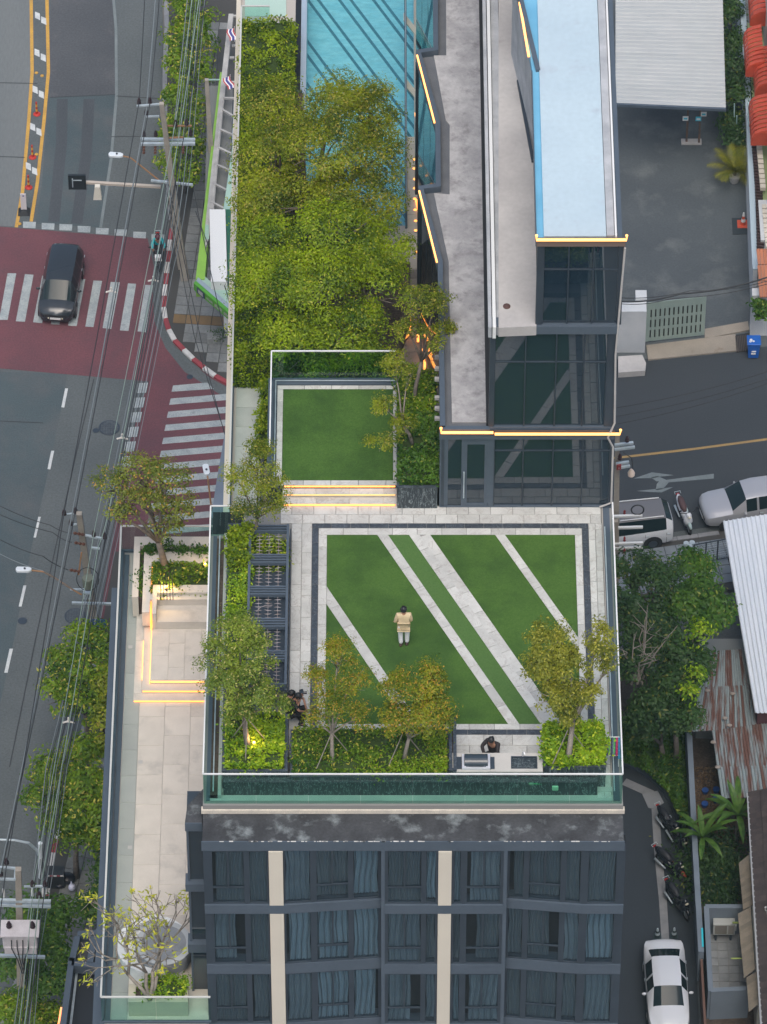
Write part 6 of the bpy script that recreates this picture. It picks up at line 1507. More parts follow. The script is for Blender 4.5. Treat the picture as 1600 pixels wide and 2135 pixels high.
# power lines: each wire one object
wc_ = [0]
def wire(pts, r, mat, lab, group='overhead wires along the main road', sag=.25):
    P_ = [U(*p) for p in pts]; out_ = []
    for a, b in zip(P_, P_[1:]):
        n = 8
        for i in range(n): t = i / n; q = a.lerp(b, t); q.z -= sag * 4 * t * (1 - t); out_.append(tuple(q))
    out_.append(tuple(P_[-1]))
    return MB().tube(out_, r, 5).build('overhead_wire', mat, label=lab, cat='wire', group=group)
wire([(305, -80, 12.3), (290, 212, 12.3), (134, 1066, 12.0), (14, 1800, 12.2), (-30, 2100, 12)], .022, wirem, 'leftmost thin black overhead wire over the road')
wire([(330, -80, 12.3), (305, 230, 12.0), (148, 1085, 11.8), (0, 1822, 11.8)], .034, wirel, 'thick pale grey overhead cable over the road')
wire([(338, -80, 12.3), (313, 212, 12.2), (158, 1062, 12.0), (3, 1820, 11.9)], .022, wirem, 'thin black overhead wire right of the thick grey cable')
wire([(410, -80, 11), (366, 255, 10.8), (196, 1110, 10.6), (70, 1842, 11), (40, 2135, 11)], .018, wireg, 'pale green grey wire from the upper roadside shrubs down to the transformer pole')
wire([(440, -80, 11), (389, 255, 10.8), (220, 1115, 10.4), (94, 1842, 11), (58, 2135, 11)], .022, wirem, 'thin dark wire above the red side crossing')
wire([(425, -80, 10.6), (374, 280, 10.4), (232, 1040, 10.2), (205, 1140, 9.6), (82, 1866, 10.3), (52, 2135, 10.3)], .022, wireg, 'second pale wire passing the cable drum pole')
for i in range(9):
    o = i * 5.5
    wire([(398 + o * .8, -80, 7), (350 + o, 378, 6.9), (322 + o * .9, 560, 6.7), (178 + o * .9, 1250, 5.0), (96 + o, 1600, 6.0), (48 + o * .8, 1985, 6.3), (20 + o, 2200, 6.3)], .016 if i % 3 else .024, wirem if i % 2 else wirel, None, 'low bundle of cables along the roadside', .35)['label'] = '%s sagging cable from the left in the low bundle between the roadside poles' % NTH[i]
for i, (a, b, c_) in enumerate([((0, 1055), (105, 1095), (150, 1112)), ((0, 1073), (110, 1110), (150, 1131)), ((0, 1125), (90, 1160), (142, 1188)), ((0, 1155), (90, 1190), (178, 1240))]):
    wire([(a[0] - 80, a[1] - 30, 9.5), (*a, 9.2), (*b, 8.6), (*c_, 8.4 - (i > 1) * 1.8)], .018, wirem if i < 3 else wirel, ['upper', 'second', 'third', 'lowest pale'][i] + ' thin wire crossing the road from the left edge to the leaning pole', 'wires crossing to the leaning pole', .1)
for i, pts in enumerate([[(408, 440, 5), (470, 600, 4.6), (500, 700, 4.6)], [(345, 385, 6.6), (405, 700, 5.2), (478, 930, 5)], [(352, 385, 6.6), (430, 760, 5.2), (492, 990, 5)], [(402, 385, 6.6), (425, 500, 6), (470, 700, 5)]]):
    wire(pts, .02, wirem, ['short black wire running to the green canopy', 'black service wire crossing the paved corner', 'second black service wire ending past the white bars', 'thin drop wire beside the shop sign'][i], None, .1)
# cable spacers
for x, y, lab in [(232, 606, 'white cable spacer over the middle zebra bars'), (320, 583, 'white cable spacer below the motorbike rider'), (255, 912, 'white cable spacer above the round manhole'), (143, 1504, 'white cable spacer over the lower left tree')]:
    p = U(x, y, 9 if x != 320 else 6.5); s_ = thing('cable_spacer', lab, 'cable spacer', tuple(p))
    m_ = MB(); m_.ball(tuple(p), (.09, .07, .06), 8, 6)
    for dx, dz in ((-.22, -.08), (.22, -.10), (0, .20)): m_.tube([tuple(p), (p.x + dx, p.y, p.z + dz)], [.05, .035], 6); m_.ball((p.x + dx, p.y, p.z + dz), .05, 6, 4)
    m_.build('clamp', M('spacer_white', (.62, .60, .55), rough=.6) if 'spacer_white' not in MATS else MATS['spacer_white'], s_)
def lamp(lab, head, elbow, foot, z, armmat=rustp):
    h, e, f_ = U(*head, z), U(*elbow, z - .1), U(*foot, z - 1.4); g = thing('street_lamp', lab, 'street lamp', tuple(f_))
    d = (h - e); d.normalize()
    MB().tube([tuple(f_), tuple(e), tuple(h - d * .2)], .04, 6).build('arm', armmat, g)
    m_ = MB(); n = Vector((-d.y, d.x, 0)).normalized(); 
    a, b = h - d * .25, h + d * .45
    m_.prism([(a + n * .07)[:2], (a + d * .15 + n * .14)[:2], (b - d * .06 + n * .14)[:2], (b + n * .06)[:2], (b - n * .06)[:2], (b - d * .06 - n * .14)[:2], (a + d * .15 - n * .14)[:2], (a - n * .07)[:2]], z - .07, z + .07)
    m_.build('head', M('lamp_white', (.62, .68, .72), rough=.45) if 'lamp_white' not in MATS else MATS['lamp_white'], g, bevel=.02)
    MB().lathe((a.x + d.x * .3, a.y + d.y * .3, z + .07), [(.05, 0), (.05, .05), (.03, .06)], 8).build('sensor', metal_dd, g)
lamp('street lamp with a white head reaching over the road from the upper pole', (246, 323), (272, 328), (340, 382), 8.0)
lamp('street lamp with a white head reaching over the road from the leaning pole', (54, 1188), (92, 1192), (170, 1240), 7.2)
lamp('street lamp with a pale head above the red side crossing', (431, 983), (434, 1000), (440, 1052), 7.0)
cb = U(98, 1855, 0); cl = thing('street_lamp', 'curved grey lamp post bending over the lower left road', 'street lamp', (cb.x, cb.y, 0))
MB().tube([tuple(U(94, 1850, .1)), tuple(U(85, 1790, 5.5)), tuple(U(76, 1772, 6.3)), tuple(U(60, 1758, 6.8)), tuple(U(30, 1752, 7.0)), tuple(U(-30, 1750, 7.1))], [.10, .08, .07, .06, .05, .05], 8).build('post', steel, cl)
MB().tube([tuple(U(84, 1758, 6.8)), tuple(U(85, 1830, 4.4))], .10, 8).build('sleeve', MATS['lamp_white'], cl)
# gantry arm with signal back plate and camera
ga = thing('traffic_signal', 'black traffic signal panel on a long pale arm over the lane', 'traffic signal', tuple(U(345, 388, 0)))
MB().beam(tuple(U(152, 378, 6.2)), tuple(U(335, 389, 6.2)), .14, .12).build('arm', M('pale_arm', (.45, .40, .34), rough=.6), ga)
c_ = U(161, 376, 6.3); MB().box(c_.x - .42, c_.y - .12, c_.z - .48, c_.x + .42, c_.y + .0, c_.z + .42).build('back_plate', M('signal_black', (.012, .018, .022), rough=.5), ga)
MB().box(c_.x - .22, c_.y - .16, c_.z + .12, c_.x + .22, c_.y - .125, c_.z + .16).build('bracket', steel, ga); MB().box(c_.x - .24, c_.y - .16, c_.z - .3, c_.x - .19, c_.y - .125, c_.z + .25).build('bracket', steel, ga)
c_ = U(203, 398, 6.0); MB().hexa([(c_.x - .20, c_.y - .15, c_.z - .45), (c_.x + .20, c_.y - .15, c_.z - .45), (c_.x + .20, c_.y + .15, c_.z - .45), (c_.x - .20, c_.y + .15, c_.z - .45), (c_.x - .10, c_.y - .12, c_.z + .35), (c_.x + .14, c_.y - .12, c_.z + .35), (c_.x + .14, c_.y + .12, c_.z + .35), (c_.x - .10, c_.y + .12, c_.z + .35)]).build('camera_housing', M('ivory_plastic', (.60, .58, .50), rough=.5), ga)
pt = pole('second bare concrete post beside the shop canopy', (448, 440), None, (431, 165), 8.5, .26)
MB().beam(tuple(U(433, 166, 8.0)), tuple(U(458, 166, 8.0)), .06, .06).build('crossarm', paleg, pt)
# bollards, sign, etc on the median
redpl = M('red_plastic', (.42, .03, .02), rough=.5); yl = M('reflective_yellow', (.65, .35, .03), rough=.5)
for i, (x, y) in enumerate([(77, 238), (68, 328), (60, 391)]):
    c_ = U(x, y, 0); b_ = thing('bollard', 'red flexible bollard with yellow bands on the median, %s of three' % ['uppermost', 'middle', 'lowest'][i], 'bollard', (c_.x, c_.y, .014), 0, 'red bollards on the median')
    MB().lathe((c_.x, c_.y, .014), [(.19, 0), (.18, .03), (.08, .06)], 12).build('base', redpl, b_)
    for k in range(5): MB().lathe((c_.x, c_.y, .075 + k * .15), [(.055 - k * .003, 0), (.055 - k * .003, .148)], 10).build('band', yl if k % 2 else redpl, b_)
c_ = U(50, 447, 0); sg = thing('lane_sign', 'narrow white sign board on a black rubber foot at the end of the median', 'sign', (c_.x, c_.y, 0))
MB().hexa([(c_.x - .30, c_.y - .15, 0.014), (c_.x + .30, c_.y - .15, 0.014), (c_.x + .30, c_.y + .45, 0.014), (c_.x - .30, c_.y + .45, 0.014), (c_.x - .14, c_.y + .0, .22), (c_.x + .14, c_.y + .0, .22), (c_.x + .14, c_.y + .3, .22), (c_.x - .14, c_.y + .3, .22)]).build('foot', M('rubber', (.015, .018, .022), rough=.7), sg, bevel=.02)
MB().box(c_.x - .14, c_.y + .12, .22, c_.x + .14, c_.y + .17, 1.25).build('board', M('pinkish_white', (.58, .55, .57), rough=.5), sg)
MB().box(c_.x - .03, c_.y + .112, 1.1, c_.x + .05, c_.y + .119, 1.17).build('mark', fb_, sg)
# rubbish and small pieces lower left
c_ = U(140, 1838, .1); bg = MB(); bg.ball((c_.x, c_.y, .30), (.40, .34, .22), 10, 7); bg.ball((c_.x - .3, c_.y - .2, .22), (.3, .3, .15), 10, 6); bg.build('rubbish_bag', M('black_bag', (.01, .012, .02), rough=.35), smooth=True, label='black rubbish bags on the lower left pavement', cat='rubbish bag')
c_ = U(150, 1850, .5); bg = MB(); bg.ball((c_.x, c_.y, .5), (.16, .16, .2), 10, 7); bg.tube([(c_.x, c_.y, .6), (c_.x - .02, c_.y, .88)], [.06, .02], 6); bg.build('plastic_bag', M('white_bag', (.6, .62, .75), rough=.5), smooth=True, label='small white plastic bag on top of the black bags', cat='plastic bag')
c_ = U(112, 1818, 1.0); bo = thing('covered_stall', 'dark covered street bin with a red and white edge under the lower tree', 'bin', (c_.x, c_.y, 0)); MB().box(c_.x - .3, c_.y - .2, .1, c_.x + .45, c_.y + .35, 1.0).build('body', M('dark_bin', (.02, .025, .03), rough=.5), bo)
for k in range(5): MB().box(c_.x - .3 + k * .15, c_.y - .23, .93, c_.x - .16 + k * .15, c_.y - .202, 1.01).build('edge_band', kerb_r if k % 2 else kerb_w, bo)
c_ = U(208, 1302, 2.2); MB().box(c_.x - .5, c_.y, 2.0, c_.x + .3, c_.y + .05, 2.5).build('street_sign', M('blue_sign', (.02, .09, .22), rough=.5), label='small dark blue street sign half hidden above the lower tree', cat='sign')
# entrance roof and ramp below the lower terrace
er = thing('entrance_roof', 'dark grey sunken roof with a parapet beside the pavement at the bottom left', 'building', U(190, 2050, 0))
zz = 6.0
ppr([(150, 2005), (222, 2000), (250, 2400), (100, 2400)], zz - .8, zz - .6, 'roof', M('dark_roof', (.014, .018, .024), rough=.6), er)
for a, b in [((150, 2005), (112, 2300)), ((150, 2016), (250, 2024)), ((162, 1960), (150, 2012)), ((162, 1955), (218, 1950)), ((196, 1960), (188, 2015))]:
    MB().beam(tuple(U(*a, zz)), tuple(U(*b, zz)), .26, .5).build('parapet', metal_d, er)
ppr([(168, 1965), (212, 1962), (206, 2012), (158, 2010)], zz - .5, zz - .12, 'gravel_bed', M('dark_gravel', (.03, .033, .037), (.06, .062, .066), 22, rough=.9, bump=.5), er)
MB().beam(tuple(U(160, 2030, zz - .5)), tuple(U(140, 2200, zz - .5)), .1, .08).build('rail', steel, er)
MB().beam(tuple(U(128, 2102, zz + .1)), tuple(U(120, 2150, zz + .1)), .07, .1).build('led_strip', M('red_orange_light', (1, .4, .2), emit=(1, .25, .08), estr=1.6), er)
ppr([(484, 815), (486, 1080), (440, 1080), (452, 1000)], 0, 6.2, 'side_wing', M('blue_grey_cladding', (.15, .19, .24), (.13, .165, .21), .5, rough=.6), er)

# ------------------------------------------------------------------ street trees on the left
def st(lab, base, lb, n, mat, z=4.5, **k):
    return tree('tree', lab, 'tree', B(*base, .1), [lobe(x, y, z + dz, rx, ry) for x, y, dz, rx, ry in lb], n, int(n / 75), .26, .22, .10, mat, .13, **k)
st('roadside tree at the top of the row beside the main road', (398, 100), [(380, -20, 0, 36, 40), (400, 40, .2, 38, 50), (378, 80, 0, 34, 40), (415, 90, -.2, 24, 40)], 4200, mid, 3.2)
st('middle roadside tree in the row left of the shop canopy', (390, 230), [(375, 140, 0, 32, 46), (405, 160, .2, 32, 50), (378, 205, 0, 32, 40), (405, 230, -.2, 26, 34)], 4200, mid, 3.2)
st('lowest roadside tree of the upper row, behind the crossarm pole', (385, 400), [(370, 270, 0, 30, 42), (396, 290, 0, 28, 44), (368, 340, 0, 30, 38), (390, 370, -.3, 20, 28)], 3400, mid, 3.2)
st('bright street tree just below the leaning utility pole', (185, 1560), [(175, 1335, 0, 38, 38), (140, 1390, 0, 44, 46), (195, 1400, .3, 38, 50), (125, 1450, 0, 34, 44), (180, 1475, 0, 50, 50), (215, 1350, 0, 18, 40)], 7500, mid, 4.6)
st('yellow tinged street tree tucked against the lower terrace wall', (222, 1560), [(220, 1430, 0, 22, 44), (215, 1500, 0, 22, 34), (208, 1570, -.4, 22, 30)], 1800, olive, 5)
st('wide street tree with drooping branches in the middle of the lower left row', (160, 1830), [(175, 1570, 0, 44, 40), (115, 1610, 0, 46, 40), (180, 1640, .3, 48, 48), (100, 1680, 0, 40, 40), (150, 1700, 0, 54, 48), (165, 1755, -.6, 40, 34), (205, 1700, -.3, 22, 60)], 9500, mid, 4.6)
st('dark street tree around the transformer pole', (70, 2150), [(60, 1900, -1, 48, 34), (110, 1920, 0, 36, 54), (95, 1990, 0, 52, 46), (40, 2020, 0, 40, 40), (110, 2050, -.2, 38, 40), (70, 2080, -.3, 34, 30)], 7800, deep, 4.0)
st('bushy green tree at the very bottom left corner', (40, 2200), [(30, 2110, 0, 46, 34), (100, 2125, -.4, 36, 30), (60, 2140, 0, 40, 26)], 3200, mid, 3.5)
st('small dark shrub squeezed below the lower terrace wall', (214, 1850), [(212, 1770, 0, 14, 70), (206, 1880, 0, 20, 44), (180, 1900, -.4, 26, 26)], 2200, deep, 2.0)
# ------------------------------------------------------------------ vehicles
tyre = M('tyre_rubber', (.012, .013, .015), rough=.85); rimm = M('alloy_rim', (.30, .32, .34), rough=.35, metal=.6); redlens = M('red_lens', (.32, .02, .02), rough=.2); clearlens = M('clear_lens', (.65, .62, .48), rough=.15); blackpl = M('black_plastic', (.015, .017, .02), rough=.6)
def car(lab, loc, rz, paint, st_, roofmat=None, wheels=(1.35, -1.35), wr=.34, cat='car', name='parked_car', track=None, rim=rimm, rails=False, bed=None):
    """st_: stations (y, half width, z low, z belt, half roof width, z top, kind of the stretch that follows)"""
    root = thing(name, lab, cat, (0, 0, 0))
    secs = []
    for (y, hw, zl, zb, hr, zt, k) in st_:
        r = [(hw * .93, zl), (hw * .99, zl + .16), (hw, (zl + zb) / 2 + .05), (hw * .985, zb - .08), (hw * .95, zb), (hr, zt - .05), (hr * .86, zt - .012), (hr * .45, zt + .012), (0, zt + .02)]
        secs.append([(-x, y, z) for x, z in r] + [(x, y, z) for x, z in r[-2::-1]])
    acc = {}
    def put(name_, q):
        acc.setdefault(name_, []).append(q)
    n = len(secs[0])
    for i in range(len(secs) - 1):
        k = st_[i][6]
        for j in range(n - 1):
            jj = min(j, n - 2 - j)
            q = (secs[i][j], secs[i][j + 1], secs[i + 1][j + 1], secs[i + 1][j])
            nm = 'body'
            if k == 'roof':
                nm = 'side_window' if jj == 4 else ('roof' if jj > 4 else 'body')
                if jj == 4: nm += 'L' if j < n / 2 else 'R'
            elif k == 'pillar': nm = 'roof' if jj > 4 else (('side_windowL' if j < n / 2 else 'side_windowR') if rails and jj == 4 else 'body')
            elif k == 'screen': nm = 'windscreen' if jj >= 5 else 'body'
            elif k == 'rear': nm = 'rear_window' if jj >= 5 else 'body'
            elif k == 'bed': nm = 'cargo_bed' if jj >= 5 else 'body'
            put(nm, q)
    put('body', tuple(reversed(secs[0]))); put('body', tuple(secs[-1]))
    for nm, qs in acc.items():
        m_ = MB(); idx = {}
        for q in qs:
            f_ = []
            for p in q:
                key = (round(p[0], 4), round(p[1], 4), round(p[2], 4))
                if key not in idx: idx[key] = len(m_.v); m_.v.append(p)
                f_.append(idx[key])
            m_.f.append(tuple(dict.fromkeys(f_)))
        base = 'side_window' if nm.startswith('side_window') else nm
        mt = glass_car if ('window' in nm or nm == 'windscreen') else (roofmat or paint if nm == 'roof' else (blackpl if nm == 'cargo_bed' else paint))
        o = m_.build(base, mt, root, local=True, smooth=True)
        md = o.modifiers.new('edge', 'EDGE_SPLIT'); md.split_angle = math.radians(38)
    hw = max(s[1] for s in st_)
    for y in wheels:
        for s_ in (-1, 1):
            x = s_ * (hw - .10)
            w = MB().lathe((x, y, wr), [(wr * .6, -.115), (wr, -.10), (wr * 1.0, .10), (wr * .6, .115)], 18, axis='x').build('wheel', tyre, root, local=True, smooth=False)
            rr = MB().lathe((x + s_ * .10, y, wr), [(wr * .58, -.02), (wr * .58, .02), (wr * .2, .03)], 10, axis='x').build('rim', rim, w, local=True)
            MB().lathe((s_ * (hw - .02), y, wr + .02), [(wr * 1.18, -.03), (wr * 1.18, .024)], 18, axis='x').build('wheel_arch', blackpl, root, local=True)
    yf, yb = st_[-1][0], st_[0][0]; f2, b2 = st_[-2], st_[1]
    for s_ in (-1, 1):
        w0 = f2[1]
        MB().hexa([(s_ * (w0 - .46), yf + .03, f2[3] - .30), (s_ * (w0 - .08), yf - .12, f2[3] - .30), (s_ * (w0 + .02), yf - .50, f2[3] - .30), (s_ * (w0 - .40), yf - .3, f2[3] - .3), (s_ * (w0 - .44), yf - .02, f2[3] - .10), (s_ * (w0 - .10), yf - .14, f2[3] - .04), (s_ * (w0 + .015), yf - .62, f2[3] + .03), (s_ * (w0 - .20), yf - .5, f2[3] + .055)]).build('headlight', clearlens, root, local=True)
        MB().hexa([(s_ * (b2[1] - .30), yb + .02, b2[3] - .30), (s_ * (b2[1] - .03), yb + .12, b2[3] - .30), (s_ * (b2[1] - .0), yb + .36, b2[3] - .30), (s_ * (b2[1] - .28), yb + .2, b2[3] - .3), (s_ * (b2[1] - .30), yb + .02, b2[3] - .10), (s_ * (b2[1] - .03), yb + .12, b2[3] - .08), (s_ * (b2[1] + .005), yb + .42, b2[3] - .10), (s_ * (b2[1] - .28), yb + .2, b2[3] - .06)]).build('taillight', redlens, root, local=True)
        ys_ = [s[0] for s in st_ if s[6] == 'screen'][0]
        zb = [s[3] for s in st_ if s[6] == 'screen'][0]
        MB().ball((s_ * (hw + .10), ys_ + .10, zb + .06), (.11, .06, .08), 8, 6).build('mirror', paint, root, local=True, smooth=True)
        if rails:
            rs = [s for s in st_ if s[6] in ('roof', 'pillar')]
            MB().tube([(s_ * (rs[0][4] - .05), rs[0][0] + .1, rs[0][5] + .05), (s_ * (rs[-1][4] - .05), rs[-1][0], rs[-1][5] + .05)], .025, 6).build('roof_rail', metal_w, root, local=True)
        for hy in [s[0] for s in st_ if s[6] == 'pillar'][:2]:
            MB().box(s_ * (hw + .005) - .015, hy - .18, zb - .16, s_ * (hw + .005) + .015, hy - .02, zb - .13).build('door_handle', steel, root, local=True)
            MB().box(s_ * (hw * .985) - .012, hy - .01, .35, s_ * (hw * .985) + .012, hy + .005, zb - .06).build('door_seam', blackpl, root, local=True)
    MB().box(-.26, yf - .02, .45, .26, yf + .015, .57).build('number_plate', metal_w, root, local=True)
    MB().box(-.55, yf - .03, .60, .55, yf + .008, .72).build('grille', blackpl, root, local=True)
    MB().box(-.26, yb - .015, .62, .26, yb + .02, .74).build('number_plate', metal_w, root, local=True)
    root.location = loc; root.rotation_euler = (0, 0, rz); return root
sedan_st = [(-2.48, .42, .42, .70, .30, .74, 'boot'), (-2.42, .66, .34, .86, .50, .92, 'boot'), (-2.28, .80, .28, .97, .62, 1.03, 'boot'), (-2.10, .87, .24, 1.0, .66, 1.06, 'boot'), (-1.75, .90, .22, 1.02, .68, 1.08, 'rear'), (-1.10, .91, .22, 1.00, .60, 1.40, 'pillar'), (-.98, .91, .22, 1.0, .60, 1.42, 'roof'), (-.18, .91, .22, .98, .61, 1.46, 'pillar'), (-.06, .91, .22, .98, .61, 1.46, 'roof'), (.55, .91, .22, .96, .59, 1.42, 'screen'), (1.32, .90, .22, .94, .66, 1.02, 'hood'), (1.9, .88, .24, .86, .62, .92, 'hood'), (2.22, .80, .26, .78, .54, .82, 'hood'), (2.40, .66, .30, .68, .42, .72, 'hood'), (2.48, .42, .34, .58, .26, .62, 'end')]
mpv_st = [(-2.15, .74, .36, 1.0, .58, 1.30, 'boot'), (-2.08, .86, .28, 1.05, .62, 1.42, 'rear'), (-1.80, .90, .24, 1.06, .62, 1.62, 'pillar'), (-1.68, .90, .24, 1.05, .63, 1.64, 'roof'), (-.85, .90, .24, 1.03, .64, 1.68, 'pillar'), (-.75, .90, .24, 1.03, .64, 1.68, 'roof'), (.10, .90, .24, 1.0, .64, 1.67, 'pillar'), (.2, .90, .24, 1.0, .64, 1.66, 'roof'), (.62, .90, .24, .98, .62, 1.60, 'screen'), (1.42, .89, .24, .97, .66, 1.05, 'hood'), (1.82, .85, .26, .90, .6, .98, 'hood'), (2.04, .76, .28, .80, .5, .88, 'hood'), (2.17, .56, .32, .66, .36, .72, 'end')]
suv_st = [(-2.40, .78, .44, 1.15, .60, 1.45, 'boot'), (-2.34, .90, .36, 1.20, .64, 1.55, 'rear'), (-2.05, .93, .30, 1.20, .64, 1.76, 'pillar'), (-1.92, .93, .30, 1.18, .65, 1.79, 'roof'), (-1.05, .93, .30, 1.14, .66, 1.82, 'pillar'), (-.95, .93, .3, 1.13, .66, 1.82, 'roof'), (0, .93, .3, 1.10, .66, 1.81, 'pillar'), (.1, .93, .3, 1.1, .66, 1.81, 'roof'), (.55, .93, .3, 1.08, .64, 1.76, 'screen'), (1.25, .92, .3, 1.08, .7, 1.18, 'hood'), (2.0, .90, .34, 1.0, .64, 1.08, 'hood'), (2.35, .78, .38, .84, .5, .9, 'end')]
pick_st = [(-2.6, .88, .5, 1.05, .70, 1.02, 'bed'), (-.95, .91, .42, 1.08, .72, 1.05, 'hood'), (-.90, .91, .42, 1.08, .62, 1.60, 'pillar'), (-.80, .91, .42, 1.08, .64, 1.70, 'roof'), (-.05, .91, .42, 1.06, .64, 1.74, 'pillar'), (.05, .91, .42, 1.06, .64, 1.74, 'roof'), (.55, .91, .4, 1.05, .62, 1.68, 'screen'), (1.20, .91, .4, 1.06, .72, 1.16, 'hood'), (1.95, .90, .42, 1.02, .70, 1.12, 'hood'), (2.25, .85, .44, .96, .62, 1.06, 'hood'), (2.42, .72, .46, .86, .5, .95, 'hood'), (2.48, .5, .5, .74, .34, .84, 'end')]
pwhite = M('white_car_paint', (.62, .65, .68), rough=.22, coat=.5); psilver = M('silver_car_paint', (.42, .43, .45), rough=.3, metal=.35, coat=.4); pblack = M('dark_car_paint', (.020, .026, .032), rough=.25, coat=.5); pgrey = M('grey_car_roof', (.14, .14, .145), rough=.3, coat=.3)
c_ = U(1390, 2060, .6); car('white sedan parked in the narrow side alley behind two dark cones', (c_.x, c_.y, 0.016), math.pi + .03, pwhite, sedan_st)
c_ = U(127, 590, .8); car('dark grey people carrier driving over the zebra crossing', (c_.x, c_.y, 0.016), math.pi - .09, pblack, mpv_st, name='moving_car')
a, b = U(1395, 1080, .9), U(1230, 1100, .9); an = math.atan2((b - a).y, (b - a).x) - math.pi / 2
c_ = U(1398, 1083, .9); d = (b - a).normalized(); car('white sport utility vehicle with a dark roof parked on the side street', (c_.x + d.x * 2.4, c_.y + d.y * 2.4 + .0, .016), an, pwhite, suv_st, pgrey, rim=metal_dd, rails=True, wr=.38, wheels=(1.4, -1.42))
a, b = U(1600, 1040, .9), U(1470, 1062, .9); d = (b - a).normalized(); an = math.atan2(d.y, d.x) - math.pi / 2
c_ = U(1467, 1062, .8); car('silver pickup truck parked facing the scooter on the side street', (c_.x - d.x * 2.4, c_.y - d.y * 2.4, .016), an, psilver, pick_st, wr=.36, wheels=(1.45, -1.6))
def bike(lab, px, py, rz, bodym, seatm, accent=None, group=None, basket=False, sc_=1.0):
    c = U(px, py, .5); root = thing('motor_scooter', lab, 'scooter', (c.x, c.y, .016), rz, group)
    def t(pts, r, n, name, mt): return MB().tube(pts, r, n).build(name, mt, root, local=True, smooth=True)
    for y in (.62, -.60):
        w = MB(); k = 20; R1, r1 = .27, .05
        for i in range(k):
            for j in range(6):
                a, b = 2 * math.pi * i / k, 2 * math.pi * j / 6; w.v.append((r1 * 1.1 * math.sin(b), y + (R1 - .04 + r1 * math.cos(b)) * math.cos(a), .27 + (R1 - .04 + r1 * math.cos(b)) * math.sin(a)))
        for i in range(k):
            for j in range(6): w.f.append((i * 6 + j, i * 6 + (j + 1) % 6, ((i + 1) % k) * 6 + (j + 1) % 6, ((i + 1) % k) * 6 + j))
        wo_ = w.build('wheel', tyre, root, local=True); MB().lathe((0, y, .27), [(.18, -.02), (.18, .02), (.05, .05)], 10, axis='x').build('rim', rimm, wo_, local=True)
    t([(0, -.95, .78), (0, -.80, .74), (0, -.45, .60), (0, -.1, .50), (0, .1, .36)], [.03, .12, .17, .15, .10], 10, 'tail_body', bodym)
    t([(0, -.75, .83), (0, -.55, .82), (0, -.2, .76), (0, .02, .72)], [.07, .14, .15, .08], 10, 'seat', seatm)
    MB().box(-.14, .05, .30, .14, .42, .35).build('footboard', blackpl, root, local=True)
    t([(0, .36, .32), (0, .44, .6), (0, .42, .92)], [.16, .20, .13], 10, 'front_shield', bodym)
    t([(0, .45, .85), (0, .52, .98), (0, .46, 1.06)], [.10, .12, .07], 10, 'headlamp_cowl', bodym)
    MB().ball((0, .62, .93), (.08, .05, .06), 8, 6).build('headlight', clearlens, root, local=True)
    t([(-.34, .36, 1.04), (-.12, .44, 1.04), (.12, .44, 1.04), (.34, .36, 1.04)], .018, 6, 'handlebar', blackpl)
    for s_ in (-1, 1):
        t([(s_ * .22, .42, 1.05), (s_ * .34, .46, 1.24)], .008, 5, 'mirror_stalk', blackpl); MB().ball((s_ * .36, .46, 1.27), (.065, .02, .045), 8, 5).build('mirror', blackpl, root, local=True)
    t([(0, .86, .48), (0, .70, .56), (0, .46, .56)], [.05, .08, .07], 8, 'mudguard', accent or bodym)
    t([(.07, .62, .27), (.07, .48, .8)], .02, 5, 'fork', steel)
    MB().ball((0, -.97, .76), (.09, .04, .05), 8, 5).build('taillight', redlens, root, local=True)
    t([(-.12, -.92, .82), (-.13, -1.02, .86), (.13, -1.02, .86), (.12, -.92, .82)], .012, 5, 'grab_rail', steel)
    t([(.16, -.15, .25), (.18, -.75, .34)], [.03, .055], 8, 'exhaust', steel)
    if accent: t([(-.13, -.7, .62), (-.16, -.2, .5), (-.10, .1, .36)], [.04, .06, .03], 8, 'side_panel', accent)
    root.scale = (sc_,) * 3
    return root
brownseat = M('brown_seat', (.07, .035, .035), rough=.6); blkseat = M('black_seat', (.015, .017, .022), rough=.55); gloss = M('gloss_black', (.012, .015, .02), rough=.2, coat=.6)
bike('white scooter with a brown seat parked between the two light vehicles', 1428, 1075, math.pi + .28, pwhite, brownseat, M('pale_teal_paint', (.35, .45, .45), rough=.35), sc_=1.12)
gb = 'scooters parked along the alley wall'
bike('black motor scooter with a silver tail, uppermost in the alley row', 1396, 1722, math.pi + .5, gloss, blkseat, None, gb, sc_=1.08)
bike('black motor scooter with a green front mudguard in the alley row', 1415, 1752, math.pi + .42, gloss, blkseat, M('green_panel', (.02, .14, .10), rough=.3), gb, sc_=1.08)
bike('black motor scooter with a red side panel in the middle of the alley row', 1400, 1805, math.pi + .72, gloss, blkseat, M('red_panel', (.42, .05, .025), rough=.3), gb, sc_=1.12)
bike('plain black motor scooter, lowest in the alley row nearest the white car', 1415, 1880, math.pi + .50, gloss, blkseat, None, gb, sc_=1.12)
mb2 = bike('dark motorbike ridden down the right edge of the road by the kerb', 330, 528, math.pi + .05, gloss, blkseat, None, sc_=1.1)
teal = M('turquoise_jacket', (.02, .38, .42), rough=.7)
ride = dict(pel=(0, 0, .86), wai=(0, .06, 1.0), che=(0, .14, 1.24), nec=(0, .2, 1.38), hed=(0, .24, 1.46), crn=(0, .25, 1.56), ls=(-.19, .14, 1.3), le=(-.30, .38, 1.14), lw=(-.26, .62, 1.12), rs=(.19, .14, 1.3), re=(.30, .38, 1.14), rw=(.26, .62, 1.12),
            lh=(-.10, .05, .84), lk=(-.18, .42, .76), la=(-.16, .34, .36), lt=(-.16, .48, .34), rh=(.10, .05, .84), rk=(.18, .42, .76), ra=(.16, .34, .36), rt=(.16, .48, .34), face=(0, 1, 0))
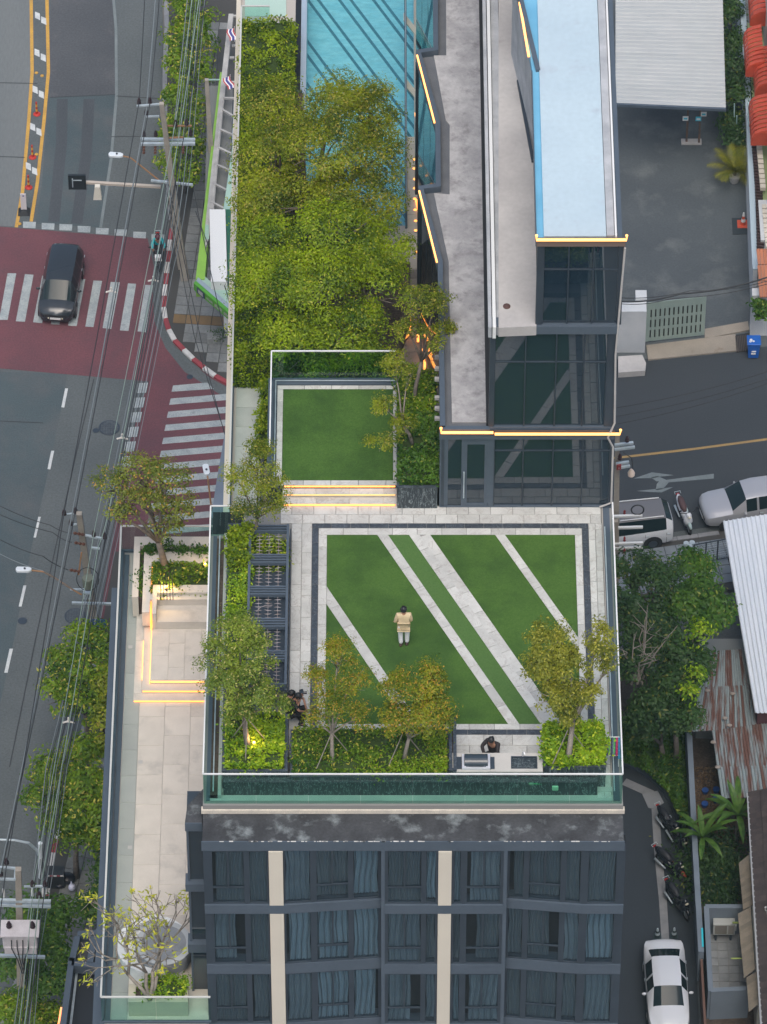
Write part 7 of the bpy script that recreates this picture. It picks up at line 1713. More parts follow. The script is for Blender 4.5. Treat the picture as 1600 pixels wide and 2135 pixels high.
c_ = U(330, 528, .5); pr_ = person('motorbike rider in a turquoise jacket and dark red helmet', (c_.x, c_.y + .25, .05), math.pi + .05, ride, teal, blackt, blks, hair_r=(.13, .15, .14))
for ch in pr_.children:
    if ch.name.startswith('hair'): ch.name = 'helmet'; ch.data.materials[0] = M('dark_red_helmet', (.09, .02, .03), rough=.25)
bk = MB(); bk.box(-.15, .70, .85, .15, .92, 1.05); bo_ = bk.build('basket', metal_w, mb2, local=True)
def cone(lab, px, py, m1, m2, h=.7, base_w=.2, group=None):
    c = U(px, py, 0); root = thing('traffic_cone', lab, 'traffic cone', (c.x, c.y, .016), 0, group)
    MB().box(c.x - base_w, c.y - base_w, .016, c.x + base_w, c.y + base_w, .05).build('base', m1, root)
    r = [.13, .115, .09, .065, .035]; hs = [0, h * .25, h * .5, h * .72, h]
    for k in range(4): MB().lathe((c.x, c.y, .05 + hs[k]), [(r[k], 0), (r[k + 1], hs[k + 1] - hs[k])], 14).build('body' if k % 2 == 0 else 'band', m1 if k % 2 == 0 else m2, root)
cone('orange red traffic cone on a dark mat beside the car park wall', 1550, 468, M('orange_cone', (.50, .08, .04), rough=.5), metal_w, .75, .28)
dkc = M('dark_cone', (.025, .045, .05), rough=.5)
cone('dark traffic cone behind the left rear corner of the white sedan', 1371, 1953, dkc, steel, .5, .17); cone('dark traffic cone behind the right rear corner of the white sedan', 1406, 1952, dkc, steel, .5, .17)
# ------------------------------------------------------------------ right side: street, car park, yards
def sheetR(px, mat, z, name='ground'): return sheet(name, px, mat, z)
sheetR([(1180, -300), (1900, -300), (1900, 2500), (1180, 2500)], asphalt_b, 0.0, 'ground_right')
sheetR([(1180, -200), (1566, -200), (1566, 690), (1345, 706), (1180, 730)], lot, 0.004, 'car_park')
sheetR([(1180, 750), (1345, 748), (1600, 722), (1900, 690), (1900, 1085), (1510, 1095), (1180, 1140)], asphalt_n, 0.004, 'side_street')
painted_line('yellow_road_line', [(1180, 966), (1310, 952), (1450, 936), (1600, 916), (1900, 870)], .14, M('faded_yellow_paint', (.33, .22, .08), (.26, .18, .08), 1.5, rough=.85, fine=.15), .012)
# arrow marking
ar = thing('road_arrow', 'pale two headed arrow painted on the side street above the parked vehicles', 'road marking', U(1400, 1000, 0))
for q in [[(1322, 998), (1360, 985), (1405, 991), (1372, 995), (1362, 997)], [(1358, 996), (1372, 993), (1390, 1001), (1370, 1004)], [(1375, 1003), (1489, 988), (1489, 998), (1395, 1006), (1383, 1020), (1368, 1022), (1370, 1010)], [(1328, 1024), (1368, 1020), (1404, 1016), (1380, 1027), (1355, 1026)]]:
    MB().prism([u2(a, b, 0) for a, b in q], .010, .014).build('stroke', greypaint, ar)
sheetR([(1360, 690), (1600, 668), (1900, 640), (1900, 655), (1600, 700), (1500, 712), (1360, 725)], asphalt_b, .010, 'threshold')
rp = thing('drive_ramp', 'sandy concrete ramp strips in front of the green gate', 'ramp', U(1440, 725, 0))
sand = M('sandy_concrete', (.30, .265, .215), (.25, .225, .185), .8, rough=.85, fine=.1, stain=((.17, .12, .08), 1.1, .62, .75))
for q in [[(1348, 722), (1534, 699), (1538, 733), (1352, 752)], [(1470, 688), (1560, 672), (1563, 690), (1470, 708)]]: MB().prism([u2(a, b, 0) for a, b in q], .0, .09).build('slab', sand, rp)
gt_ = thing('drain_grate', 'dark iron drain grate beside the blue bin', 'drain grate', U(1546, 716, 0))
MB().prism([u2(a, b, 0) for a, b in [(1532, 700), (1564, 695), (1567, 730), (1538, 735)]], 0, .05).build('pit', blackpl, gt_)
for k in range(9):
    x = 1534 + k * 3.6; MB().beam(tuple(U(x, 701 - k * .4, .07)), tuple(U(x + 3, 734 - k * .5, .07)), .035, .04).build('bar', M('rust_bar', (.09, .075, .065), rough=.8) if 'rust_bar' not in MATS else MATS['rust_bar'], gt_)
# gate pier and gate
wallw = M('white_wall', (.55, .57, .58), (.46, .49, .51), .8, rough=.75, fine=.06)
pr = thing('gate_pier', 'white rendered wall pier at the left end of the green gate', 'wall', U(1322, 760, 0))
a = U(1345, 735, 0); MB().box(a.x - 1.4, a.y, 0, a.x, a.y + .7, 2.75).build('wall', wallw, pr); MB().box(a.x - .5, a.y + .71, 0, a.x + .03, a.y + 1.3, 2.9).build('wall', wallw, pr)
MB().prism([u2(x, y, .5) for x, y in [(1290, 738), (1340, 735), (1348, 752), (1346, 768), (1290, 772)]], 0, .35).build('buttress', conc2, pr)
gl_ = thing('gate', 'sage green metal gate with three rows of slots', 'gate', U(1408, 708, 0))
gA, gB = U(1346, 716, 0), U(1469, 702, 0); d = (gB - gA); u = d.normalized(); n = Vector((-u.y, u.x, 0)) * .03; H_ = 2.7; L_ = d.length
sage = M('sage_paint', (.27, .34, .30), (.24, .31, .28), 1, rough=.55)
def gbox(s0, s1, z0, z1, nm, mt, off=0, th=1.0):
    p, q = gA + u * s0, gA + u * s1; o = n / .03 * off; w = n * th
    return MB().prism([(p + o)[:2], (q + o)[:2], (q + o + w)[:2], (p + o + w)[:2]], z0, z1).build(nm, mt, gl_)
zr = [.12, .34, .86, 1.02, 1.54, 1.70, 2.22, H_]
for k in (0, 2, 4, 6): gbox(0, L_, zr[k], zr[k + 1], 'rail', sage)
sl_ = L_ / 13
for i in range(13): gbox(i * sl_ + (.035 if i else 0), (i + 1) * sl_ - (.035 if i < 12 else 0), zr[1], zr[6], 'slat', sage, off=.002, th=.9)
gbox(.05, L_ - .05, .3, 2.3, 'slot_shade_sheet', M('slot_shadow', (.06, .07, .065), rough=.8), off=.10, th=.3)  # dark sheet added behind the slots, coloured as their shadow
# carport
def ribbed(root, A, B, C, D, n, mat, name='sheet', rib=.035, th=.02, gap=.01, rise=None):
    """n sheets between edge A-B and edge D-C, each with a raised rib at one side"""
    A, B, C, D = map(Vector, (A, B, C, D)); up = (B - A).cross(D - A).normalized()
    if up.z < 0: up = -up
    for i in range(n):
        t0, t1 = i / n, (i + 1) / n - gap / n
        prof = [(0, 0), (.16, rib), (.34, rib), (.50, 0), (1, 0)]
        v = []; 
        for tt, h in prof:
            t = t0 + (t1 - t0) * tt
            for e0, e1 in ((A, B), (D, C)): v.append(tuple(e0.lerp(e1, t) + up * h))
        m_ = MB(); m_.v = v + [tuple(Vector(p) - up * th) for p in v]
        k = len(prof)
        for j in range(k - 1):
            m_.f.append((2 * j, 2 * j + 2, 2 * j + 3, 2 * j + 1)); m_.f.append((2 * k + 2 * j, 2 * k + 2 * j + 1, 2 * k + 2 * j + 3, 2 * k + 2 * j + 2))
            m_.f.append((2 * j, 2 * k + 2 * j, 2 * k + 2 * j + 2, 2 * j + 2)); m_.f.append((2 * j + 1, 2 * j + 3, 2 * k + 2 * j + 3, 2 * k + 2 * j + 1))
        m_.f.append((0, 1, 2 * k + 1, 2 * k)); m_.f.append((2 * k - 2, 4 * k - 2, 4 * k - 1, 2 * k - 1))
        m_.build(name, mat, root)
greysheet = M('grey_roof_sheet', (.40, .42, .42), (.36, .385, .39), .5, rough=.55, per=.03, fine=.04)
cp = thing('carport', 'large light grey ribbed metal carport roof over the car park', 'carport', U(1400, 100, 0))
ribbed(cp, U(1284, 215, 4.9), U(1284, -60, 4.9), U(1506, -60, 4.6), U(1514, 225, 4.6), 34, greysheet, rib=.05)
MB().beam(tuple(U(1284, 218, 4.85)), tuple(U(1514, 228, 4.55)), .12, .16).build('edge_beam', metal_d, cp)
for x in (1432, 1458):
    a = U(x, 298 if x > 1440 else 296, .05); MB().beam((a.x, a.y, .05), (a.x, a.y + .1, 4.5), .10, .10).build('post', M('rusty_post', (.16, .09, .06), (.10, .08, .07), 4, rough=.85) if 'rusty_post' not in MATS else MATS['rusty_post'], cp)
    MB().beam((a.x, a.y + .1, 3.6), (a.x - 1.1, a.y + .3, 4.55), .08, .08).build('strut', MATS['rusty_post'], cp)
a = U(1440, 298, 0); MB().box(a.x - .45, a.y - .15, 0, a.x + .55, a.y + .2, .12).build('footing', conc2, cp)
for x, y, mt, lab in [(1430, 246, metal_w, 'small white notice on the left rusty carport post'), (1457, 247, M('cyan_sign', (.05, .42, .55), rough=.5), 'small cyan notice on the right rusty carport post'), (1468, 237, metal_w, 'small tilted white notice beside the cyan one')]:
    p = U(x, y, 3.0); s_ = thing('notice_board', lab, 'sign', tuple(p)); MB().box(p.x - .14, p.y - .03, p.z - .14, p.x + .14, p.y, p.z + .14).build('board', metal_w if mt is metal_w else mt, s_)
    MB().box(p.x - .09, p.y - .036, p.z - .06, p.x + .09, p.y - .031, p.z + .05).build('print', metal_w if mt is not metal_w else MATS['cyan_sign'] if 'cyan_sign' in MATS else fb_, s_)
# boundary wall on the far right of the car park
bw_ = thing('boundary_wall', 'long white and blue grey wall on the right side of the car park', 'wall', U(1560, 400, 0))
wp = [(1534, -60), (1540, 90), (1550, 260), (1556, 400), (1562, 560), (1566, 640)]
for a, b in zip(wp, wp[1:]):
    p, q = U(*a, 0), U(*b, 0); MB().prism([(p.x, p.y), (q.x, q.y - .01), (q.x + .22, q.y - .01), (p.x + .22, p.y)], 0, 2.5).build('wall', wallw, bw_)
    MB().prism([(p.x - .03, p.y), (q.x - .03, q.y - .01), (q.x + .25, q.y - .01), (p.x + .25, p.y)], 2.5, 2.58).build('coping', M('sky_blue_coping', (.38, .48, .54), rough=.7) if 'sky_blue_coping' not in MATS else MATS['sky_blue_coping'], bw_)
p = U(1564, 700, 0); MB().box(p.x, p.y, 0, p.x + .95, p.y + .5, 2.7).build('end_pier', wallw, bw_)
MB().box(p.x + .96, p.y + .1, 0, p.x + 1.8, p.y + .6, 2.2).build('end_pier', M('cream_wall', (.50, .50, .44), rough=.8), bw_)
MB().box(p.x + 1.1, p.y + .62, 0, p.x + 1.9, p.y + 1.2, 2.1).build('brown_door', M('brown_paint', (.13, .05, .04), rough=.7), bw_)
cr = conc2
ppr([(1546, -60), (1600, -60), (1700, 700), (1576, 640), (1566, 400)], 0, .3, 'yard_floor', M('old_yard_concrete', (.24, .24, .23), (.16, .16, .155), .8, rough=.9, fine=.15), bw_)
# house beyond the wall: red barrel awnings, balustrade, green wall
hs = thing('row_house', 'pale green row house with red barrel awnings at the right edge', 'building', U(1620, 300, 0))
MB().box(U(1586, 500, 2).x, U(1590, 520, 2).y, 0, U(1800, 500, 2).x, U(1590, -60, 6).y, 2.6).build('wall', M('green_render', (.26, .34, .15), (.30, .37, .20), .6, rough=.8), hs)
MB().box(U(1618, 300, 5).x, U(1590, 420, 5).y, 2.6, U(1800, 500, 2).x, U(1590, -80, 6).y, 6.5).build('wall', M('pink_render', (.50, .42, .38), rough=.8), hs)
redt = M('red_tile', (.52, .075, .035), (.42, .06, .03), 2, rough=.55, per=.08, fine=.06); orange_t = M('orange_tile', (.42, .15, .07), (.33, .13, .07), 1.5, rough=.75, per=.15, fine=.12)
for (xa, ya, xb, yb) in [(1564, -50, 1604, 60), (1555, 66, 1592, 166), (1574, 109, 1612, 208), (1566, 210, 1606, 309)]:
    z0, z1 = 3.9, 4.7; g = thing('awning', 'bright red barrel shaped tiled awning on the row house, %s' % {-50: 'uppermost, cut by the top edge', 66: 'second from top, set further left', 109: 'third from top', 210: 'lowest, beside the pale pipe'}[ya], 'awning', tuple(U(xa, yb, z0)), 0, 'red awnings on the row house')
    rows_ = 9
    pa, pb_ = U(xa, yb - 8, z0), U(xa, ya + 12, z0); w = (U(xb, yb, z0).x - pa.x)
    for k in range(rows_):
        ya_ = pa.y + (pb_.y - pa.y) * k / rows_; yb_ = pa.y + (pb_.y - pa.y) * (k + 1) / rows_ - .03; st_ = []
        m_ = MB()
        prof = [(0, z0), (.04, z0 + .35), (.18, z0 + .62), (.42, z0 + .78), (w, z0 + .92)]
        for (x, z) in prof:
            lift = .0
            m_.v += [(pa.x + x, ya_, z + .06), (pa.x + x, yb_, z), (pa.x + x, ya_, z + .0), (pa.x + x, yb_, z - .06)]
        for j in range(len(prof) - 1):
            a = 4 * j; b = 4 * j + 4
            m_.f += [(a, b, b + 1, a + 1), (a + 2, a + 3, b + 3, b + 2), (a, a + 2, b + 2, b), (a + 1, b + 1, b + 3, a + 3)]
        m_.build('tile_row', redt, g)
    m_ = MB(); y = pa.y - .02
    m_.prism([(0, 0)] * 3, 0, 0) if False else None
    pts = [(pa.x, z0 - .05)] + [(pa.x + x, z) for x, z in prof] + [(pa.x + w, z0 - .05)]
    k = len(pts); m_.v = [(x, y, z) for x, z in pts] + [(x, y + .04, z) for x, z in pts]
    m_.f = [tuple(range(k)), tuple(range(2 * k - 1, k - 1, -1))] + [(i, k + i, k + (i + 1) % k, (i + 1) % k) for i in range(k)]
    m_.build('end_panel', redt, g)
bl_ = thing('balustrade', 'curved row of dark balusters with pale gaps behind the wall', 'balustrade', tuple(U(1565, 400, 1)))
for k in range(46):
    y = 236 + k * 6.3; x = 1561 + (y - 236) * .062 + 5 * math.sin((y - 236) / 290 * 3.1)
    MB().beam(tuple(U(x, y, 2.9)), tuple(U(x + 14, y + 2, 2.8)), .11, .14).build('baluster', M('dark_brown', (.045, .025, .025), rough=.7) if 'dark_brown' not in MATS else MATS['dark_brown'], bl_)
MB().prism([u2(a, b, 2.5) for a, b in [(1558, 232), (1576, 232), (1600, 520), (1582, 522), (1574, 380)]], 2.3, 2.5).build('ledge', kerb_w, bl_)
for (y0_, y1_, xx) in [(300, 392, 1571), (424, 515, 1582)]:
    for k in range(9):
        yk = y0_ + (y1_ - y0_) * k / 9; p = U(xx + 8 + k * .9, yk + 9, 3.1); MB().box(p.x, p.y, 2.9, p.x + .26, p.y + .26, 3.1).build('block', cream, bl_)
MB().tube([tuple(U(1566, 258, 3.4)), tuple(U(1564, 215, 3.9)), tuple(U(1568, 212, 4.0)), tuple(U(1574, 212, 4.2))], .11, 8).build('pipe', M('pale_cyan_pipe', (.40, .58, .60), rough=.5), label='pale blue green pipe bending beside the lowest red awning', cat='pipe')
otr = thing('tiled_roof', 'small orange tiled lean-to roof above the blue bin', 'roof', tuple(U(1590, 570, 3)))
for r in range(3):
    for k in range(7):
        A = U(1578 + r * 2 + k * 7, 519 + r * 34, 3.6 - r * .15); Bq = U(1578 + r * 2 + k * 7 + 6.3, 518 + r * 34, 3.6 - r * .15); C = U(1581 + r * 2 + k * 7 + 6.3, 550 + r * 34, 3.35 - r * .15); D_ = U(1581 + r * 2 + k * 7, 551 + r * 34, 3.35 - r * .15)
        MB().hexa([D_ - Vector((0, 0, .05)), C - Vector((0, 0, .05)), Bq - Vector((0, 0, .05)), A - Vector((0, 0, .05)), D_, C, Bq, A]).build('tile', orange_t, otr)
p = U(1590, 600, 0); MB().box(p.x - .2, p.y + .2, 0, p.x + 3, p.y + 3, 3.0).build('wall', wallw, otr)
# wheelie bin
p = U(1571, 748, 0); wb_ = thing('wheelie_bin', 'blue wheelie bin with litter on its lid at the street corner', 'bin', (p.x, p.y, 0)); blue = M('blue_plastic', (.015, .12, .46), (.012, .10, .40), 3, rough=.45)
MB().hexa([(p.x - .24, p.y - .02, .06), (p.x + .24, p.y - .02, .06), (p.x + .24, p.y + .42, .06), (p.x - .24, p.y + .42, .06), (p.x - .30, p.y - .08, 1.0), (p.x + .30, p.y - .08, 1.0), (p.x + .30, p.y + .5, 1.0), (p.x - .30, p.y + .5, 1.0)]).build('body', blue, wb_, bevel=.02)
MB().box(p.x - .33, p.y - .12, 1.0, p.x + .33, p.y + .54, 1.07).build('lid', blue, wb_, bevel=.02)
for s_ in (-1, 1): MB().lathe((p.x + s_ * .25, p.y + .42, .1), [(.10, -.03), (.10, .03)], 10, axis='x').build('wheel', tyre, wb_)
MB().box(p.x - .10, p.y - .098, .55, p.x + .12, p.y - .07, .60).build('print', metal_w, wb_); MB().box(p.x - .12, p.y - .10, .38, p.x + .10, p.y - .06, .46).build('print', metal_w, wb_)
lt = MB(); [lt.ball((p.x - .14 + random.uniform(-.05, .12), p.y + .1 + random.uniform(-.08, .14), 1.10), (.07, .06, .04), 7, 5) for _ in range(5)]; lt.build('litter', M('pale_litter', (.6, .62, .68), rough=.7), smooth=True, label='crumpled pale litter lying on the blue bin', cat='litter')
# mat with second cone tile
a = U(1547, 480, 0); MB().box(a.x - .45, a.y - .3, .006, a.x + .55, a.y + .85, .03).build('rubber_mat', M('dark_mat', (.025, .035, .042), rough=.9), label='dark rubber mat under the orange cone', cat='mat')
# palm in a pot, dark bushes beyond the carport
def fronds(name, lab, cat, base, n, L_, mat, seed, droop=.6, wid=.10, stem=.5, pot=True, broad=False):
    r_ = random.Random(seed); b0 = U(*base, 0); root = thing(name, lab, cat, (b0.x, b0.y, 0))
    if pot: MB().lathe((b0.x, b0.y, .02), [(.22, 0), (.30, .4), (.26, .42)], 12).build('pot', conc2, root)
    MB().tube([(b0.x, b0.y, .05), (b0.x, b0.y, stem)], [.09, .07], 8).build('stem', bark, root, smooth=True)
    for i in range(n):
        az_ = 2 * math.pi * i / n + r_.uniform(-.2, .2); el_ = r_.uniform(.5, 1.25); LL = L_ * r_.uniform(.75, 1.1); p = Vector((b0.x, b0.y, stem)); m_ = MB(); pts = [p.copy()]
        d = Vector((math.cos(az_) * math.cos(el_), math.sin(az_) * math.cos(el_), math.sin(el_)))
        for k in range(8):
            p = p + d * LL / 8; pts.append(p.copy()); d = (d + Vector((0, 0, -droop / 6))).normalized()
        side = Vector((-math.sin(az_), math.cos(az_), 0))
        if broad:
            for k in range(8):
                w0 = wid * math.sin(math.pi * min(1, (k + .15) / 8)) ** .6; w1 = wid * math.sin(math.pi * min(1, (k + 1.0) / 8.001)) ** .6 if k < 7 else .02
                for s_ in (-1, 1):
                    m_.face(tuple(pts[k]), tuple(pts[k] + side * s_ * w0 + Vector((0, 0, .25 * w0))), tuple(pts[k + 1] + side * s_ * w1 + Vector((0, 0, .25 * w1))), tuple(pts[k + 1]))
        else:
            for k in range(1, 9):
                for q in range(3):
                    pp = pts[k - 1].lerp(pts[k], q / 3)
                    for s_ in (-1, 1):
                        ll = wid * 4 * math.sin(math.pi * (k + q / 3) / 9.6) + .06; dd = (side * s_ + (pts[k] - pts[k - 1]).normalized() * .9 + Vector((0, 0, -.25))).normalized()
                        t_ = (pts[k] - pts[k - 1]).normalized() * .022; m_.face(tuple(pp - t_), tuple(pp + t_), tuple(pp + dd * ll))
        m_.build('frond', mat, root)
    return root
palmleaf = leafmat('palm_leaf', (.10, .13, .015), (.30, .28, .03), None, 0, 1.0)
fronds('potted_palm', 'yellow green palm in a pale pot beside the car park wall', 'palm', (1532, 378), 22, 1.5, palmleaf, 3, .9, .10, .7)
st('dark bush behind the top right corner of the carport', (1530, 90), [(1524, 40, 0, 22, 46), (1530, 100, -.2, 20, 30)], 2600, dark_l, 2.2)
st('dark bush between the carport and the wall, the middle one', (1532, 220), [(1528, 150, 0, 22, 44), (1533, 200, 0, 20, 36)], 2600, dark_l, 2.2)
st('low dark bush beside the two pale blue poles', (1535, 320), [(1530, 255, -.5, 18, 26), (1535, 295, -.6, 18, 28)], 1500, dark_l, 1.6)
for x in (1531, 1536): MB().tube([tuple(U(x, 292, .1)), tuple(U(x + 1, 216 + (x - 1531) * 5, 2.4))], .03, 6).build('pipe', MATS['pale_cyan_pipe'], label='thin pale blue pole standing in the dark bush, %s one' % ('left' if x == 1531 else 'right'), cat='pole')
hedge('shrub', 'small green climbing plant at the end of the boundary wall', U(1576, 640, 2.4).x, U(1576, 655, 2.4).y, U(1600, 640, 2.4).x, U(1576, 632, 2.4).y, 2.0, 2.7, 500, deep, .2, .12, cat='shrub')
for i, pts in enumerate([[(1285, 628, 6), (1420, 612, 5.6), (1600, 578, 6), (1700, 560, 6)], [(1285, 620, 6), (1440, 606, 5.6), (1600, 586, 6), (1700, 572, 6)], [(1285, 632, 6), (1400, 622, 5.7), (1600, 592, 6), (1700, 580, 6)], [(1285, 850, 8), (1600, 775, 8), (1700, 752, 8)], [(1285, 868, 8), (1600, 790, 8), (1700, 765, 8)], [(1285, 884, 8), (1600, 800, 8), (1700, 772, 8)]]):
    wire(pts, .04 if i == 0 else .018, wirem, ['thick black cable crossing above the green gate', 'thin upper cable crossing above the green gate', 'thin lower cable crossing above the green gate', 'upper thin wire over the side street', 'middle thin wire over the side street', 'lower thin wire over the side street'][i], 'wires crossing the side street', .2)
# power pole half hidden by the building
g4 = pole('utility pole with insulators and crossarms half hidden by the building edge', (1283, 1230), None, (1288, 905), 10.5, .28)
for (x0, y0, x1, y1, z) in [(1282, 928, 1321, 923, 10.0), (1282, 937, 1324, 932, 9.8), (1285, 967, 1312, 963, 9.0), (1290, 975, 1314, 971, 8.8), (1270, 1077, 1340, 1075, 5.6), (1275, 1101, 1341, 1099, 4.9), (1275, 1134, 1341, 1132, 3.9), (1275, 1143, 1341, 1141, 3.6)]:
    arm(x0, y0, x1, y1, z, g4, .11, metal_w if z < 6 else steel)
MB().beam(tuple(U(1284, 1085, 5.4)), tuple(U(1287, 1150, 3.2)), .22, .22).build('shaft_lower', polem, g4)
for x, y, z in ((1293, 958, 9.3), (1308, 921, 10.2)): bushing(x, y, z, g4)
c_ = U(1317, 984, 8.4); MB().lathe((c_.x, c_.y, c_.z - .25), [(.10, 0), (.16, .06), (.12, .12), (.17, .18), (.13, .28), (.05, .42)], 10).build('insulator', M('cream_porcelain', (.60, .50, .42), rough=.3), g4)
c_ = U(1291, 970, 8.9); MB().box(c_.x - .1, c_.y - .1, c_.z - .2, c_.x + .1, c_.y + .1, c_.z + .1).build('fuse', M('red_fuse', (.25, .03, .03), rough=.4), g4)
MB().tube([tuple(U(1300, 943, 9.8)), tuple(U(1318, 955, 9.4)), tuple(U(1320, 978, 8.7))], .02, 5).build('lead', wirem, g4)
c_ = U(1330, 1063, 5.9); MB().tube([tuple(c_ + Vector((.28 * math.cos(t), .05 * math.sin(t), .26 * math.sin(t)))) for t in [i * .4 for i in range(17)]], .035, 6).build('cable_loop', wirem, g4)
for y in (1068, 1123, 1148):
    c_ = U(1312, y, 5.4 if y < 1100 else 3.9); MB().lathe((c_.x - .2, c_.y, c_.z - .2), [(.03, 0), (.07, .08), (.04, .16), (.06, .24), (.02, .34)], 7).build('insulator', MATS['red_fuse'], g4)
# pavement by the parked cars, bins and fence
sheet('pavement_bed', [(1180, 1150), (1510, 1106), (1600, 1096), (1600, 1180), (1530, 1230), (1180, 1260)], paver_base, .10)
pv3 = thing('pavement', None, None, U(1400, 1160, 0)); tag(pv3, kind='structure')
o3 = Vector((*u2(1285, 1146, .1), 0)); ex3 = (Vector((*u2(1500, 1117, .1), 0)) - o3).normalized(); ey3 = Vector((ex3.y, -ex3.x, 0))
for i in range(-2, 12):
    for j in range(0, 5):
        c0 = o3 + ex3 * (i * .55) + ey3 * ((j + 1) * .55 + .22); share('paver', tile_mesh(.55, .55, .03, paver_b, .03), Vector((c0.x, c0.y, .10)) - Vector(pv3.location), pv3, math.atan2(ex3.y, ex3.x))
kerb('kerb', 'grey kerb stones beside the parked light vehicles on the side street', [(1280, 1145), (1400, 1128), (1515, 1112)], 1.0, mats=(kerb_g, kerb_g))
fe = thing('mesh_fence', 'dark steel mesh fence behind the pavement by the white roof', 'fence', tuple(U(1480, 1190, .1)))
fa, fb2 = U(1446, 1182, .1), U(1520, 1168, .1)
for k in range(4):
    p = fa.lerp(fb2, k / 3); MB().tube([(p.x, p.y, .1), (p.x, p.y, 1.6)], .035, 6).build('post', metal_dd, fe)
for z in (.3, 1.58): MB().beam((fa.x, fa.y, z), (fb2.x, fb2.y, z), .04, .04).build('rail', metal_dd, fe)
m_ = MB()
for k in range(22): p = fa.lerp(fb2, k / 21); m_.beam((p.x, p.y, .3), (p.x, p.y, 1.57), .012, .012)
for k in range(8): m_.beam((fa.x, fa.y, .45 + k * .15), (fb2.x, fb2.y, .45 + k * .15), .012, .012)
m_.build('wire_mesh', steel, fe, kind='stuff')
c_ = U(1438, 1138, .15); sw = thing('plant_pots', 'small cluster of glass pots on the pavement beside the scooter', 'pot', tuple(c_)); 
for dx, dy in ((-.15, 0), (.12, .05), (0, -.18)): MB().lathe((c_.x + dx, c_.y + dy, .13), [(.06, 0), (.14, .12), (.12, .2), (.13, .22)], 10).build('pot', steel, sw)
# white and rusty roofs
whites = M('white_roof_sheet', (.62, .66, .70), (.56, .61, .66), .5, rough=.45, per=.03, fine=.03)
wr_ = thing('white_roof', 'bright white ribbed metal roof at the right edge', 'roof', tuple(U(1560, 1300, 0)))
ribbed(wr_, U(1508, 1087, 4.6), U(1640, 1066, 4.6), U(1700, 1487, 4.0), U(1575, 1487, 4.0), 14, whites, rib=.05)
p = U(1620, 1480, 3.8); MB().box(U(1580, 1480, 3.6).x, U(1580, 1484, 3.6).y, 0, U(1580, 1480, 3.6).x + 6, U(1508, 1100, 4).y, 3.7).build('wall', M('maroon_wall', (.09, .035, .04), rough=.8), wr_)
def rustmat(name, a, b):
    m, nt, out = nodes(name); bs = nt.nodes.new('ShaderNodeBsdfPrincipled'); nt.links.new(bs.outputs[0], out.inputs[0])
    tc = nt.nodes.new('ShaderNodeTexCoord').outputs['Object']; oi = nt.nodes.new('ShaderNodeObjectInfo')
    st2 = noise(nt, mapping(nt, tc, (6, .6, 1)), 1.0, 5, .6); g = nt.nodes.new('ShaderNodeMath'); g.operation = 'MULTIPLY_ADD'; nt.links.new(oi.outputs['Random'], g.inputs[0]); g.inputs[1].default_value = .30; nt.links.new(st2, g.inputs[2])
    f = ramp(nt, g.outputs[0], .58, .76); fine = noise(nt, tc, 14, 3)
    c1 = mixrgb(nt, fine, a, tuple(x * .7 for x in a)); c2 = mixrgb(nt, fine, b, tuple(x * .6 for x in b)); nt.links.new(mixrgb(nt, f, c1, c2), bs.inputs['Base Color']); bs.inputs['Roughness'].default_value = .75
    MATS[name] = m; return m
rust = rustmat('rusted_sheet', (.27, .33, .34), (.16, .08, .06))
rr1 = thing('rusty_roof', 'rusty corrugated roof left of the white roof, the upper one', 'roof', tuple(U(1510, 1440, 0)))
ribbed(rr1, U(1474, 1358, 3.0), U(1552, 1354, 3.0), U(1566, 1430, 2.9), U(1458, 1436, 2.9), 20, rust, rib=.045)
ribbed(rr1, U(1458, 1434, 2.92), U(1566, 1428, 2.92), U(1580, 1518, 2.75), U(1438, 1526, 2.75), 24, rust, rib=.045)
MB().box(U(1450, 1520, 0).x, U(1450, 1540, 0).y, 0, U(1450, 1520, 0).x + 2.6, U(1450, 1400, 0).y, 2.2).build('wall', M('grey_block_wall', (.20, .22, .22), rough=.9), rr1)
rr2 = thing('rusty_roof', 'rusty corrugated roof below the white roof, the lower one', 'roof', tuple(U(1560, 1600, 0)))
ribbed(rr2, U(1485, 1524, 2.8), U(1640, 1502, 2.8), U(1660, 1600, 2.7), U(1496, 1606, 2.7), 26, rust, rib=.045)
ribbed(rr2, U(1496, 1600, 2.72), U(1660, 1594, 2.72), U(1670, 1660, 2.6), U(1505, 1665, 2.6), 26, rust, rib=.045)
MB().box(U(1512, 1655, 0).x, U(1512, 1690, 0).y, 0, U(1512, 1655, 0).x + 5, U(1512, 1580, 0).y, 2.3).build('wall', M('brown_shed_wall', (.11, .09, .06), rough=.9), rr2)
stn = M('loose_stone', (.22, .19, .16), (.30, .27, .24), 4, rough=.9)
for i, (x, y) in enumerate([(1528, 1447), (1452, 1474), (1512, 1498), (1521, 1513), (1488, 1548), (1497, 1600), (1476, 1440)]):
    p = U(x, y, 2.98); m_ = MB(); m_.ball((p.x, p.y, p.z + .02), (.14, .10, .07), 7, 5); m_.build('stone', stn, label='loose stone weighing down the rusty roof, number place %s' % ['near its middle', 'on its left edge', 'above its lower edge', 'on its lower edge', 'at the lower roof corner', 'on the lower roof left edge', 'near its upper left corner'][i] if False else 'loose stone weighing down a rusty roof ' + ['near its middle', 'on its left edge', 'above its lower edge', 'on its lower edge', 'at the lower roof top corner', 'on the lower roof left edge', 'near its upper left corner'][i], cat='stone', group='stones on the rusty roofs')
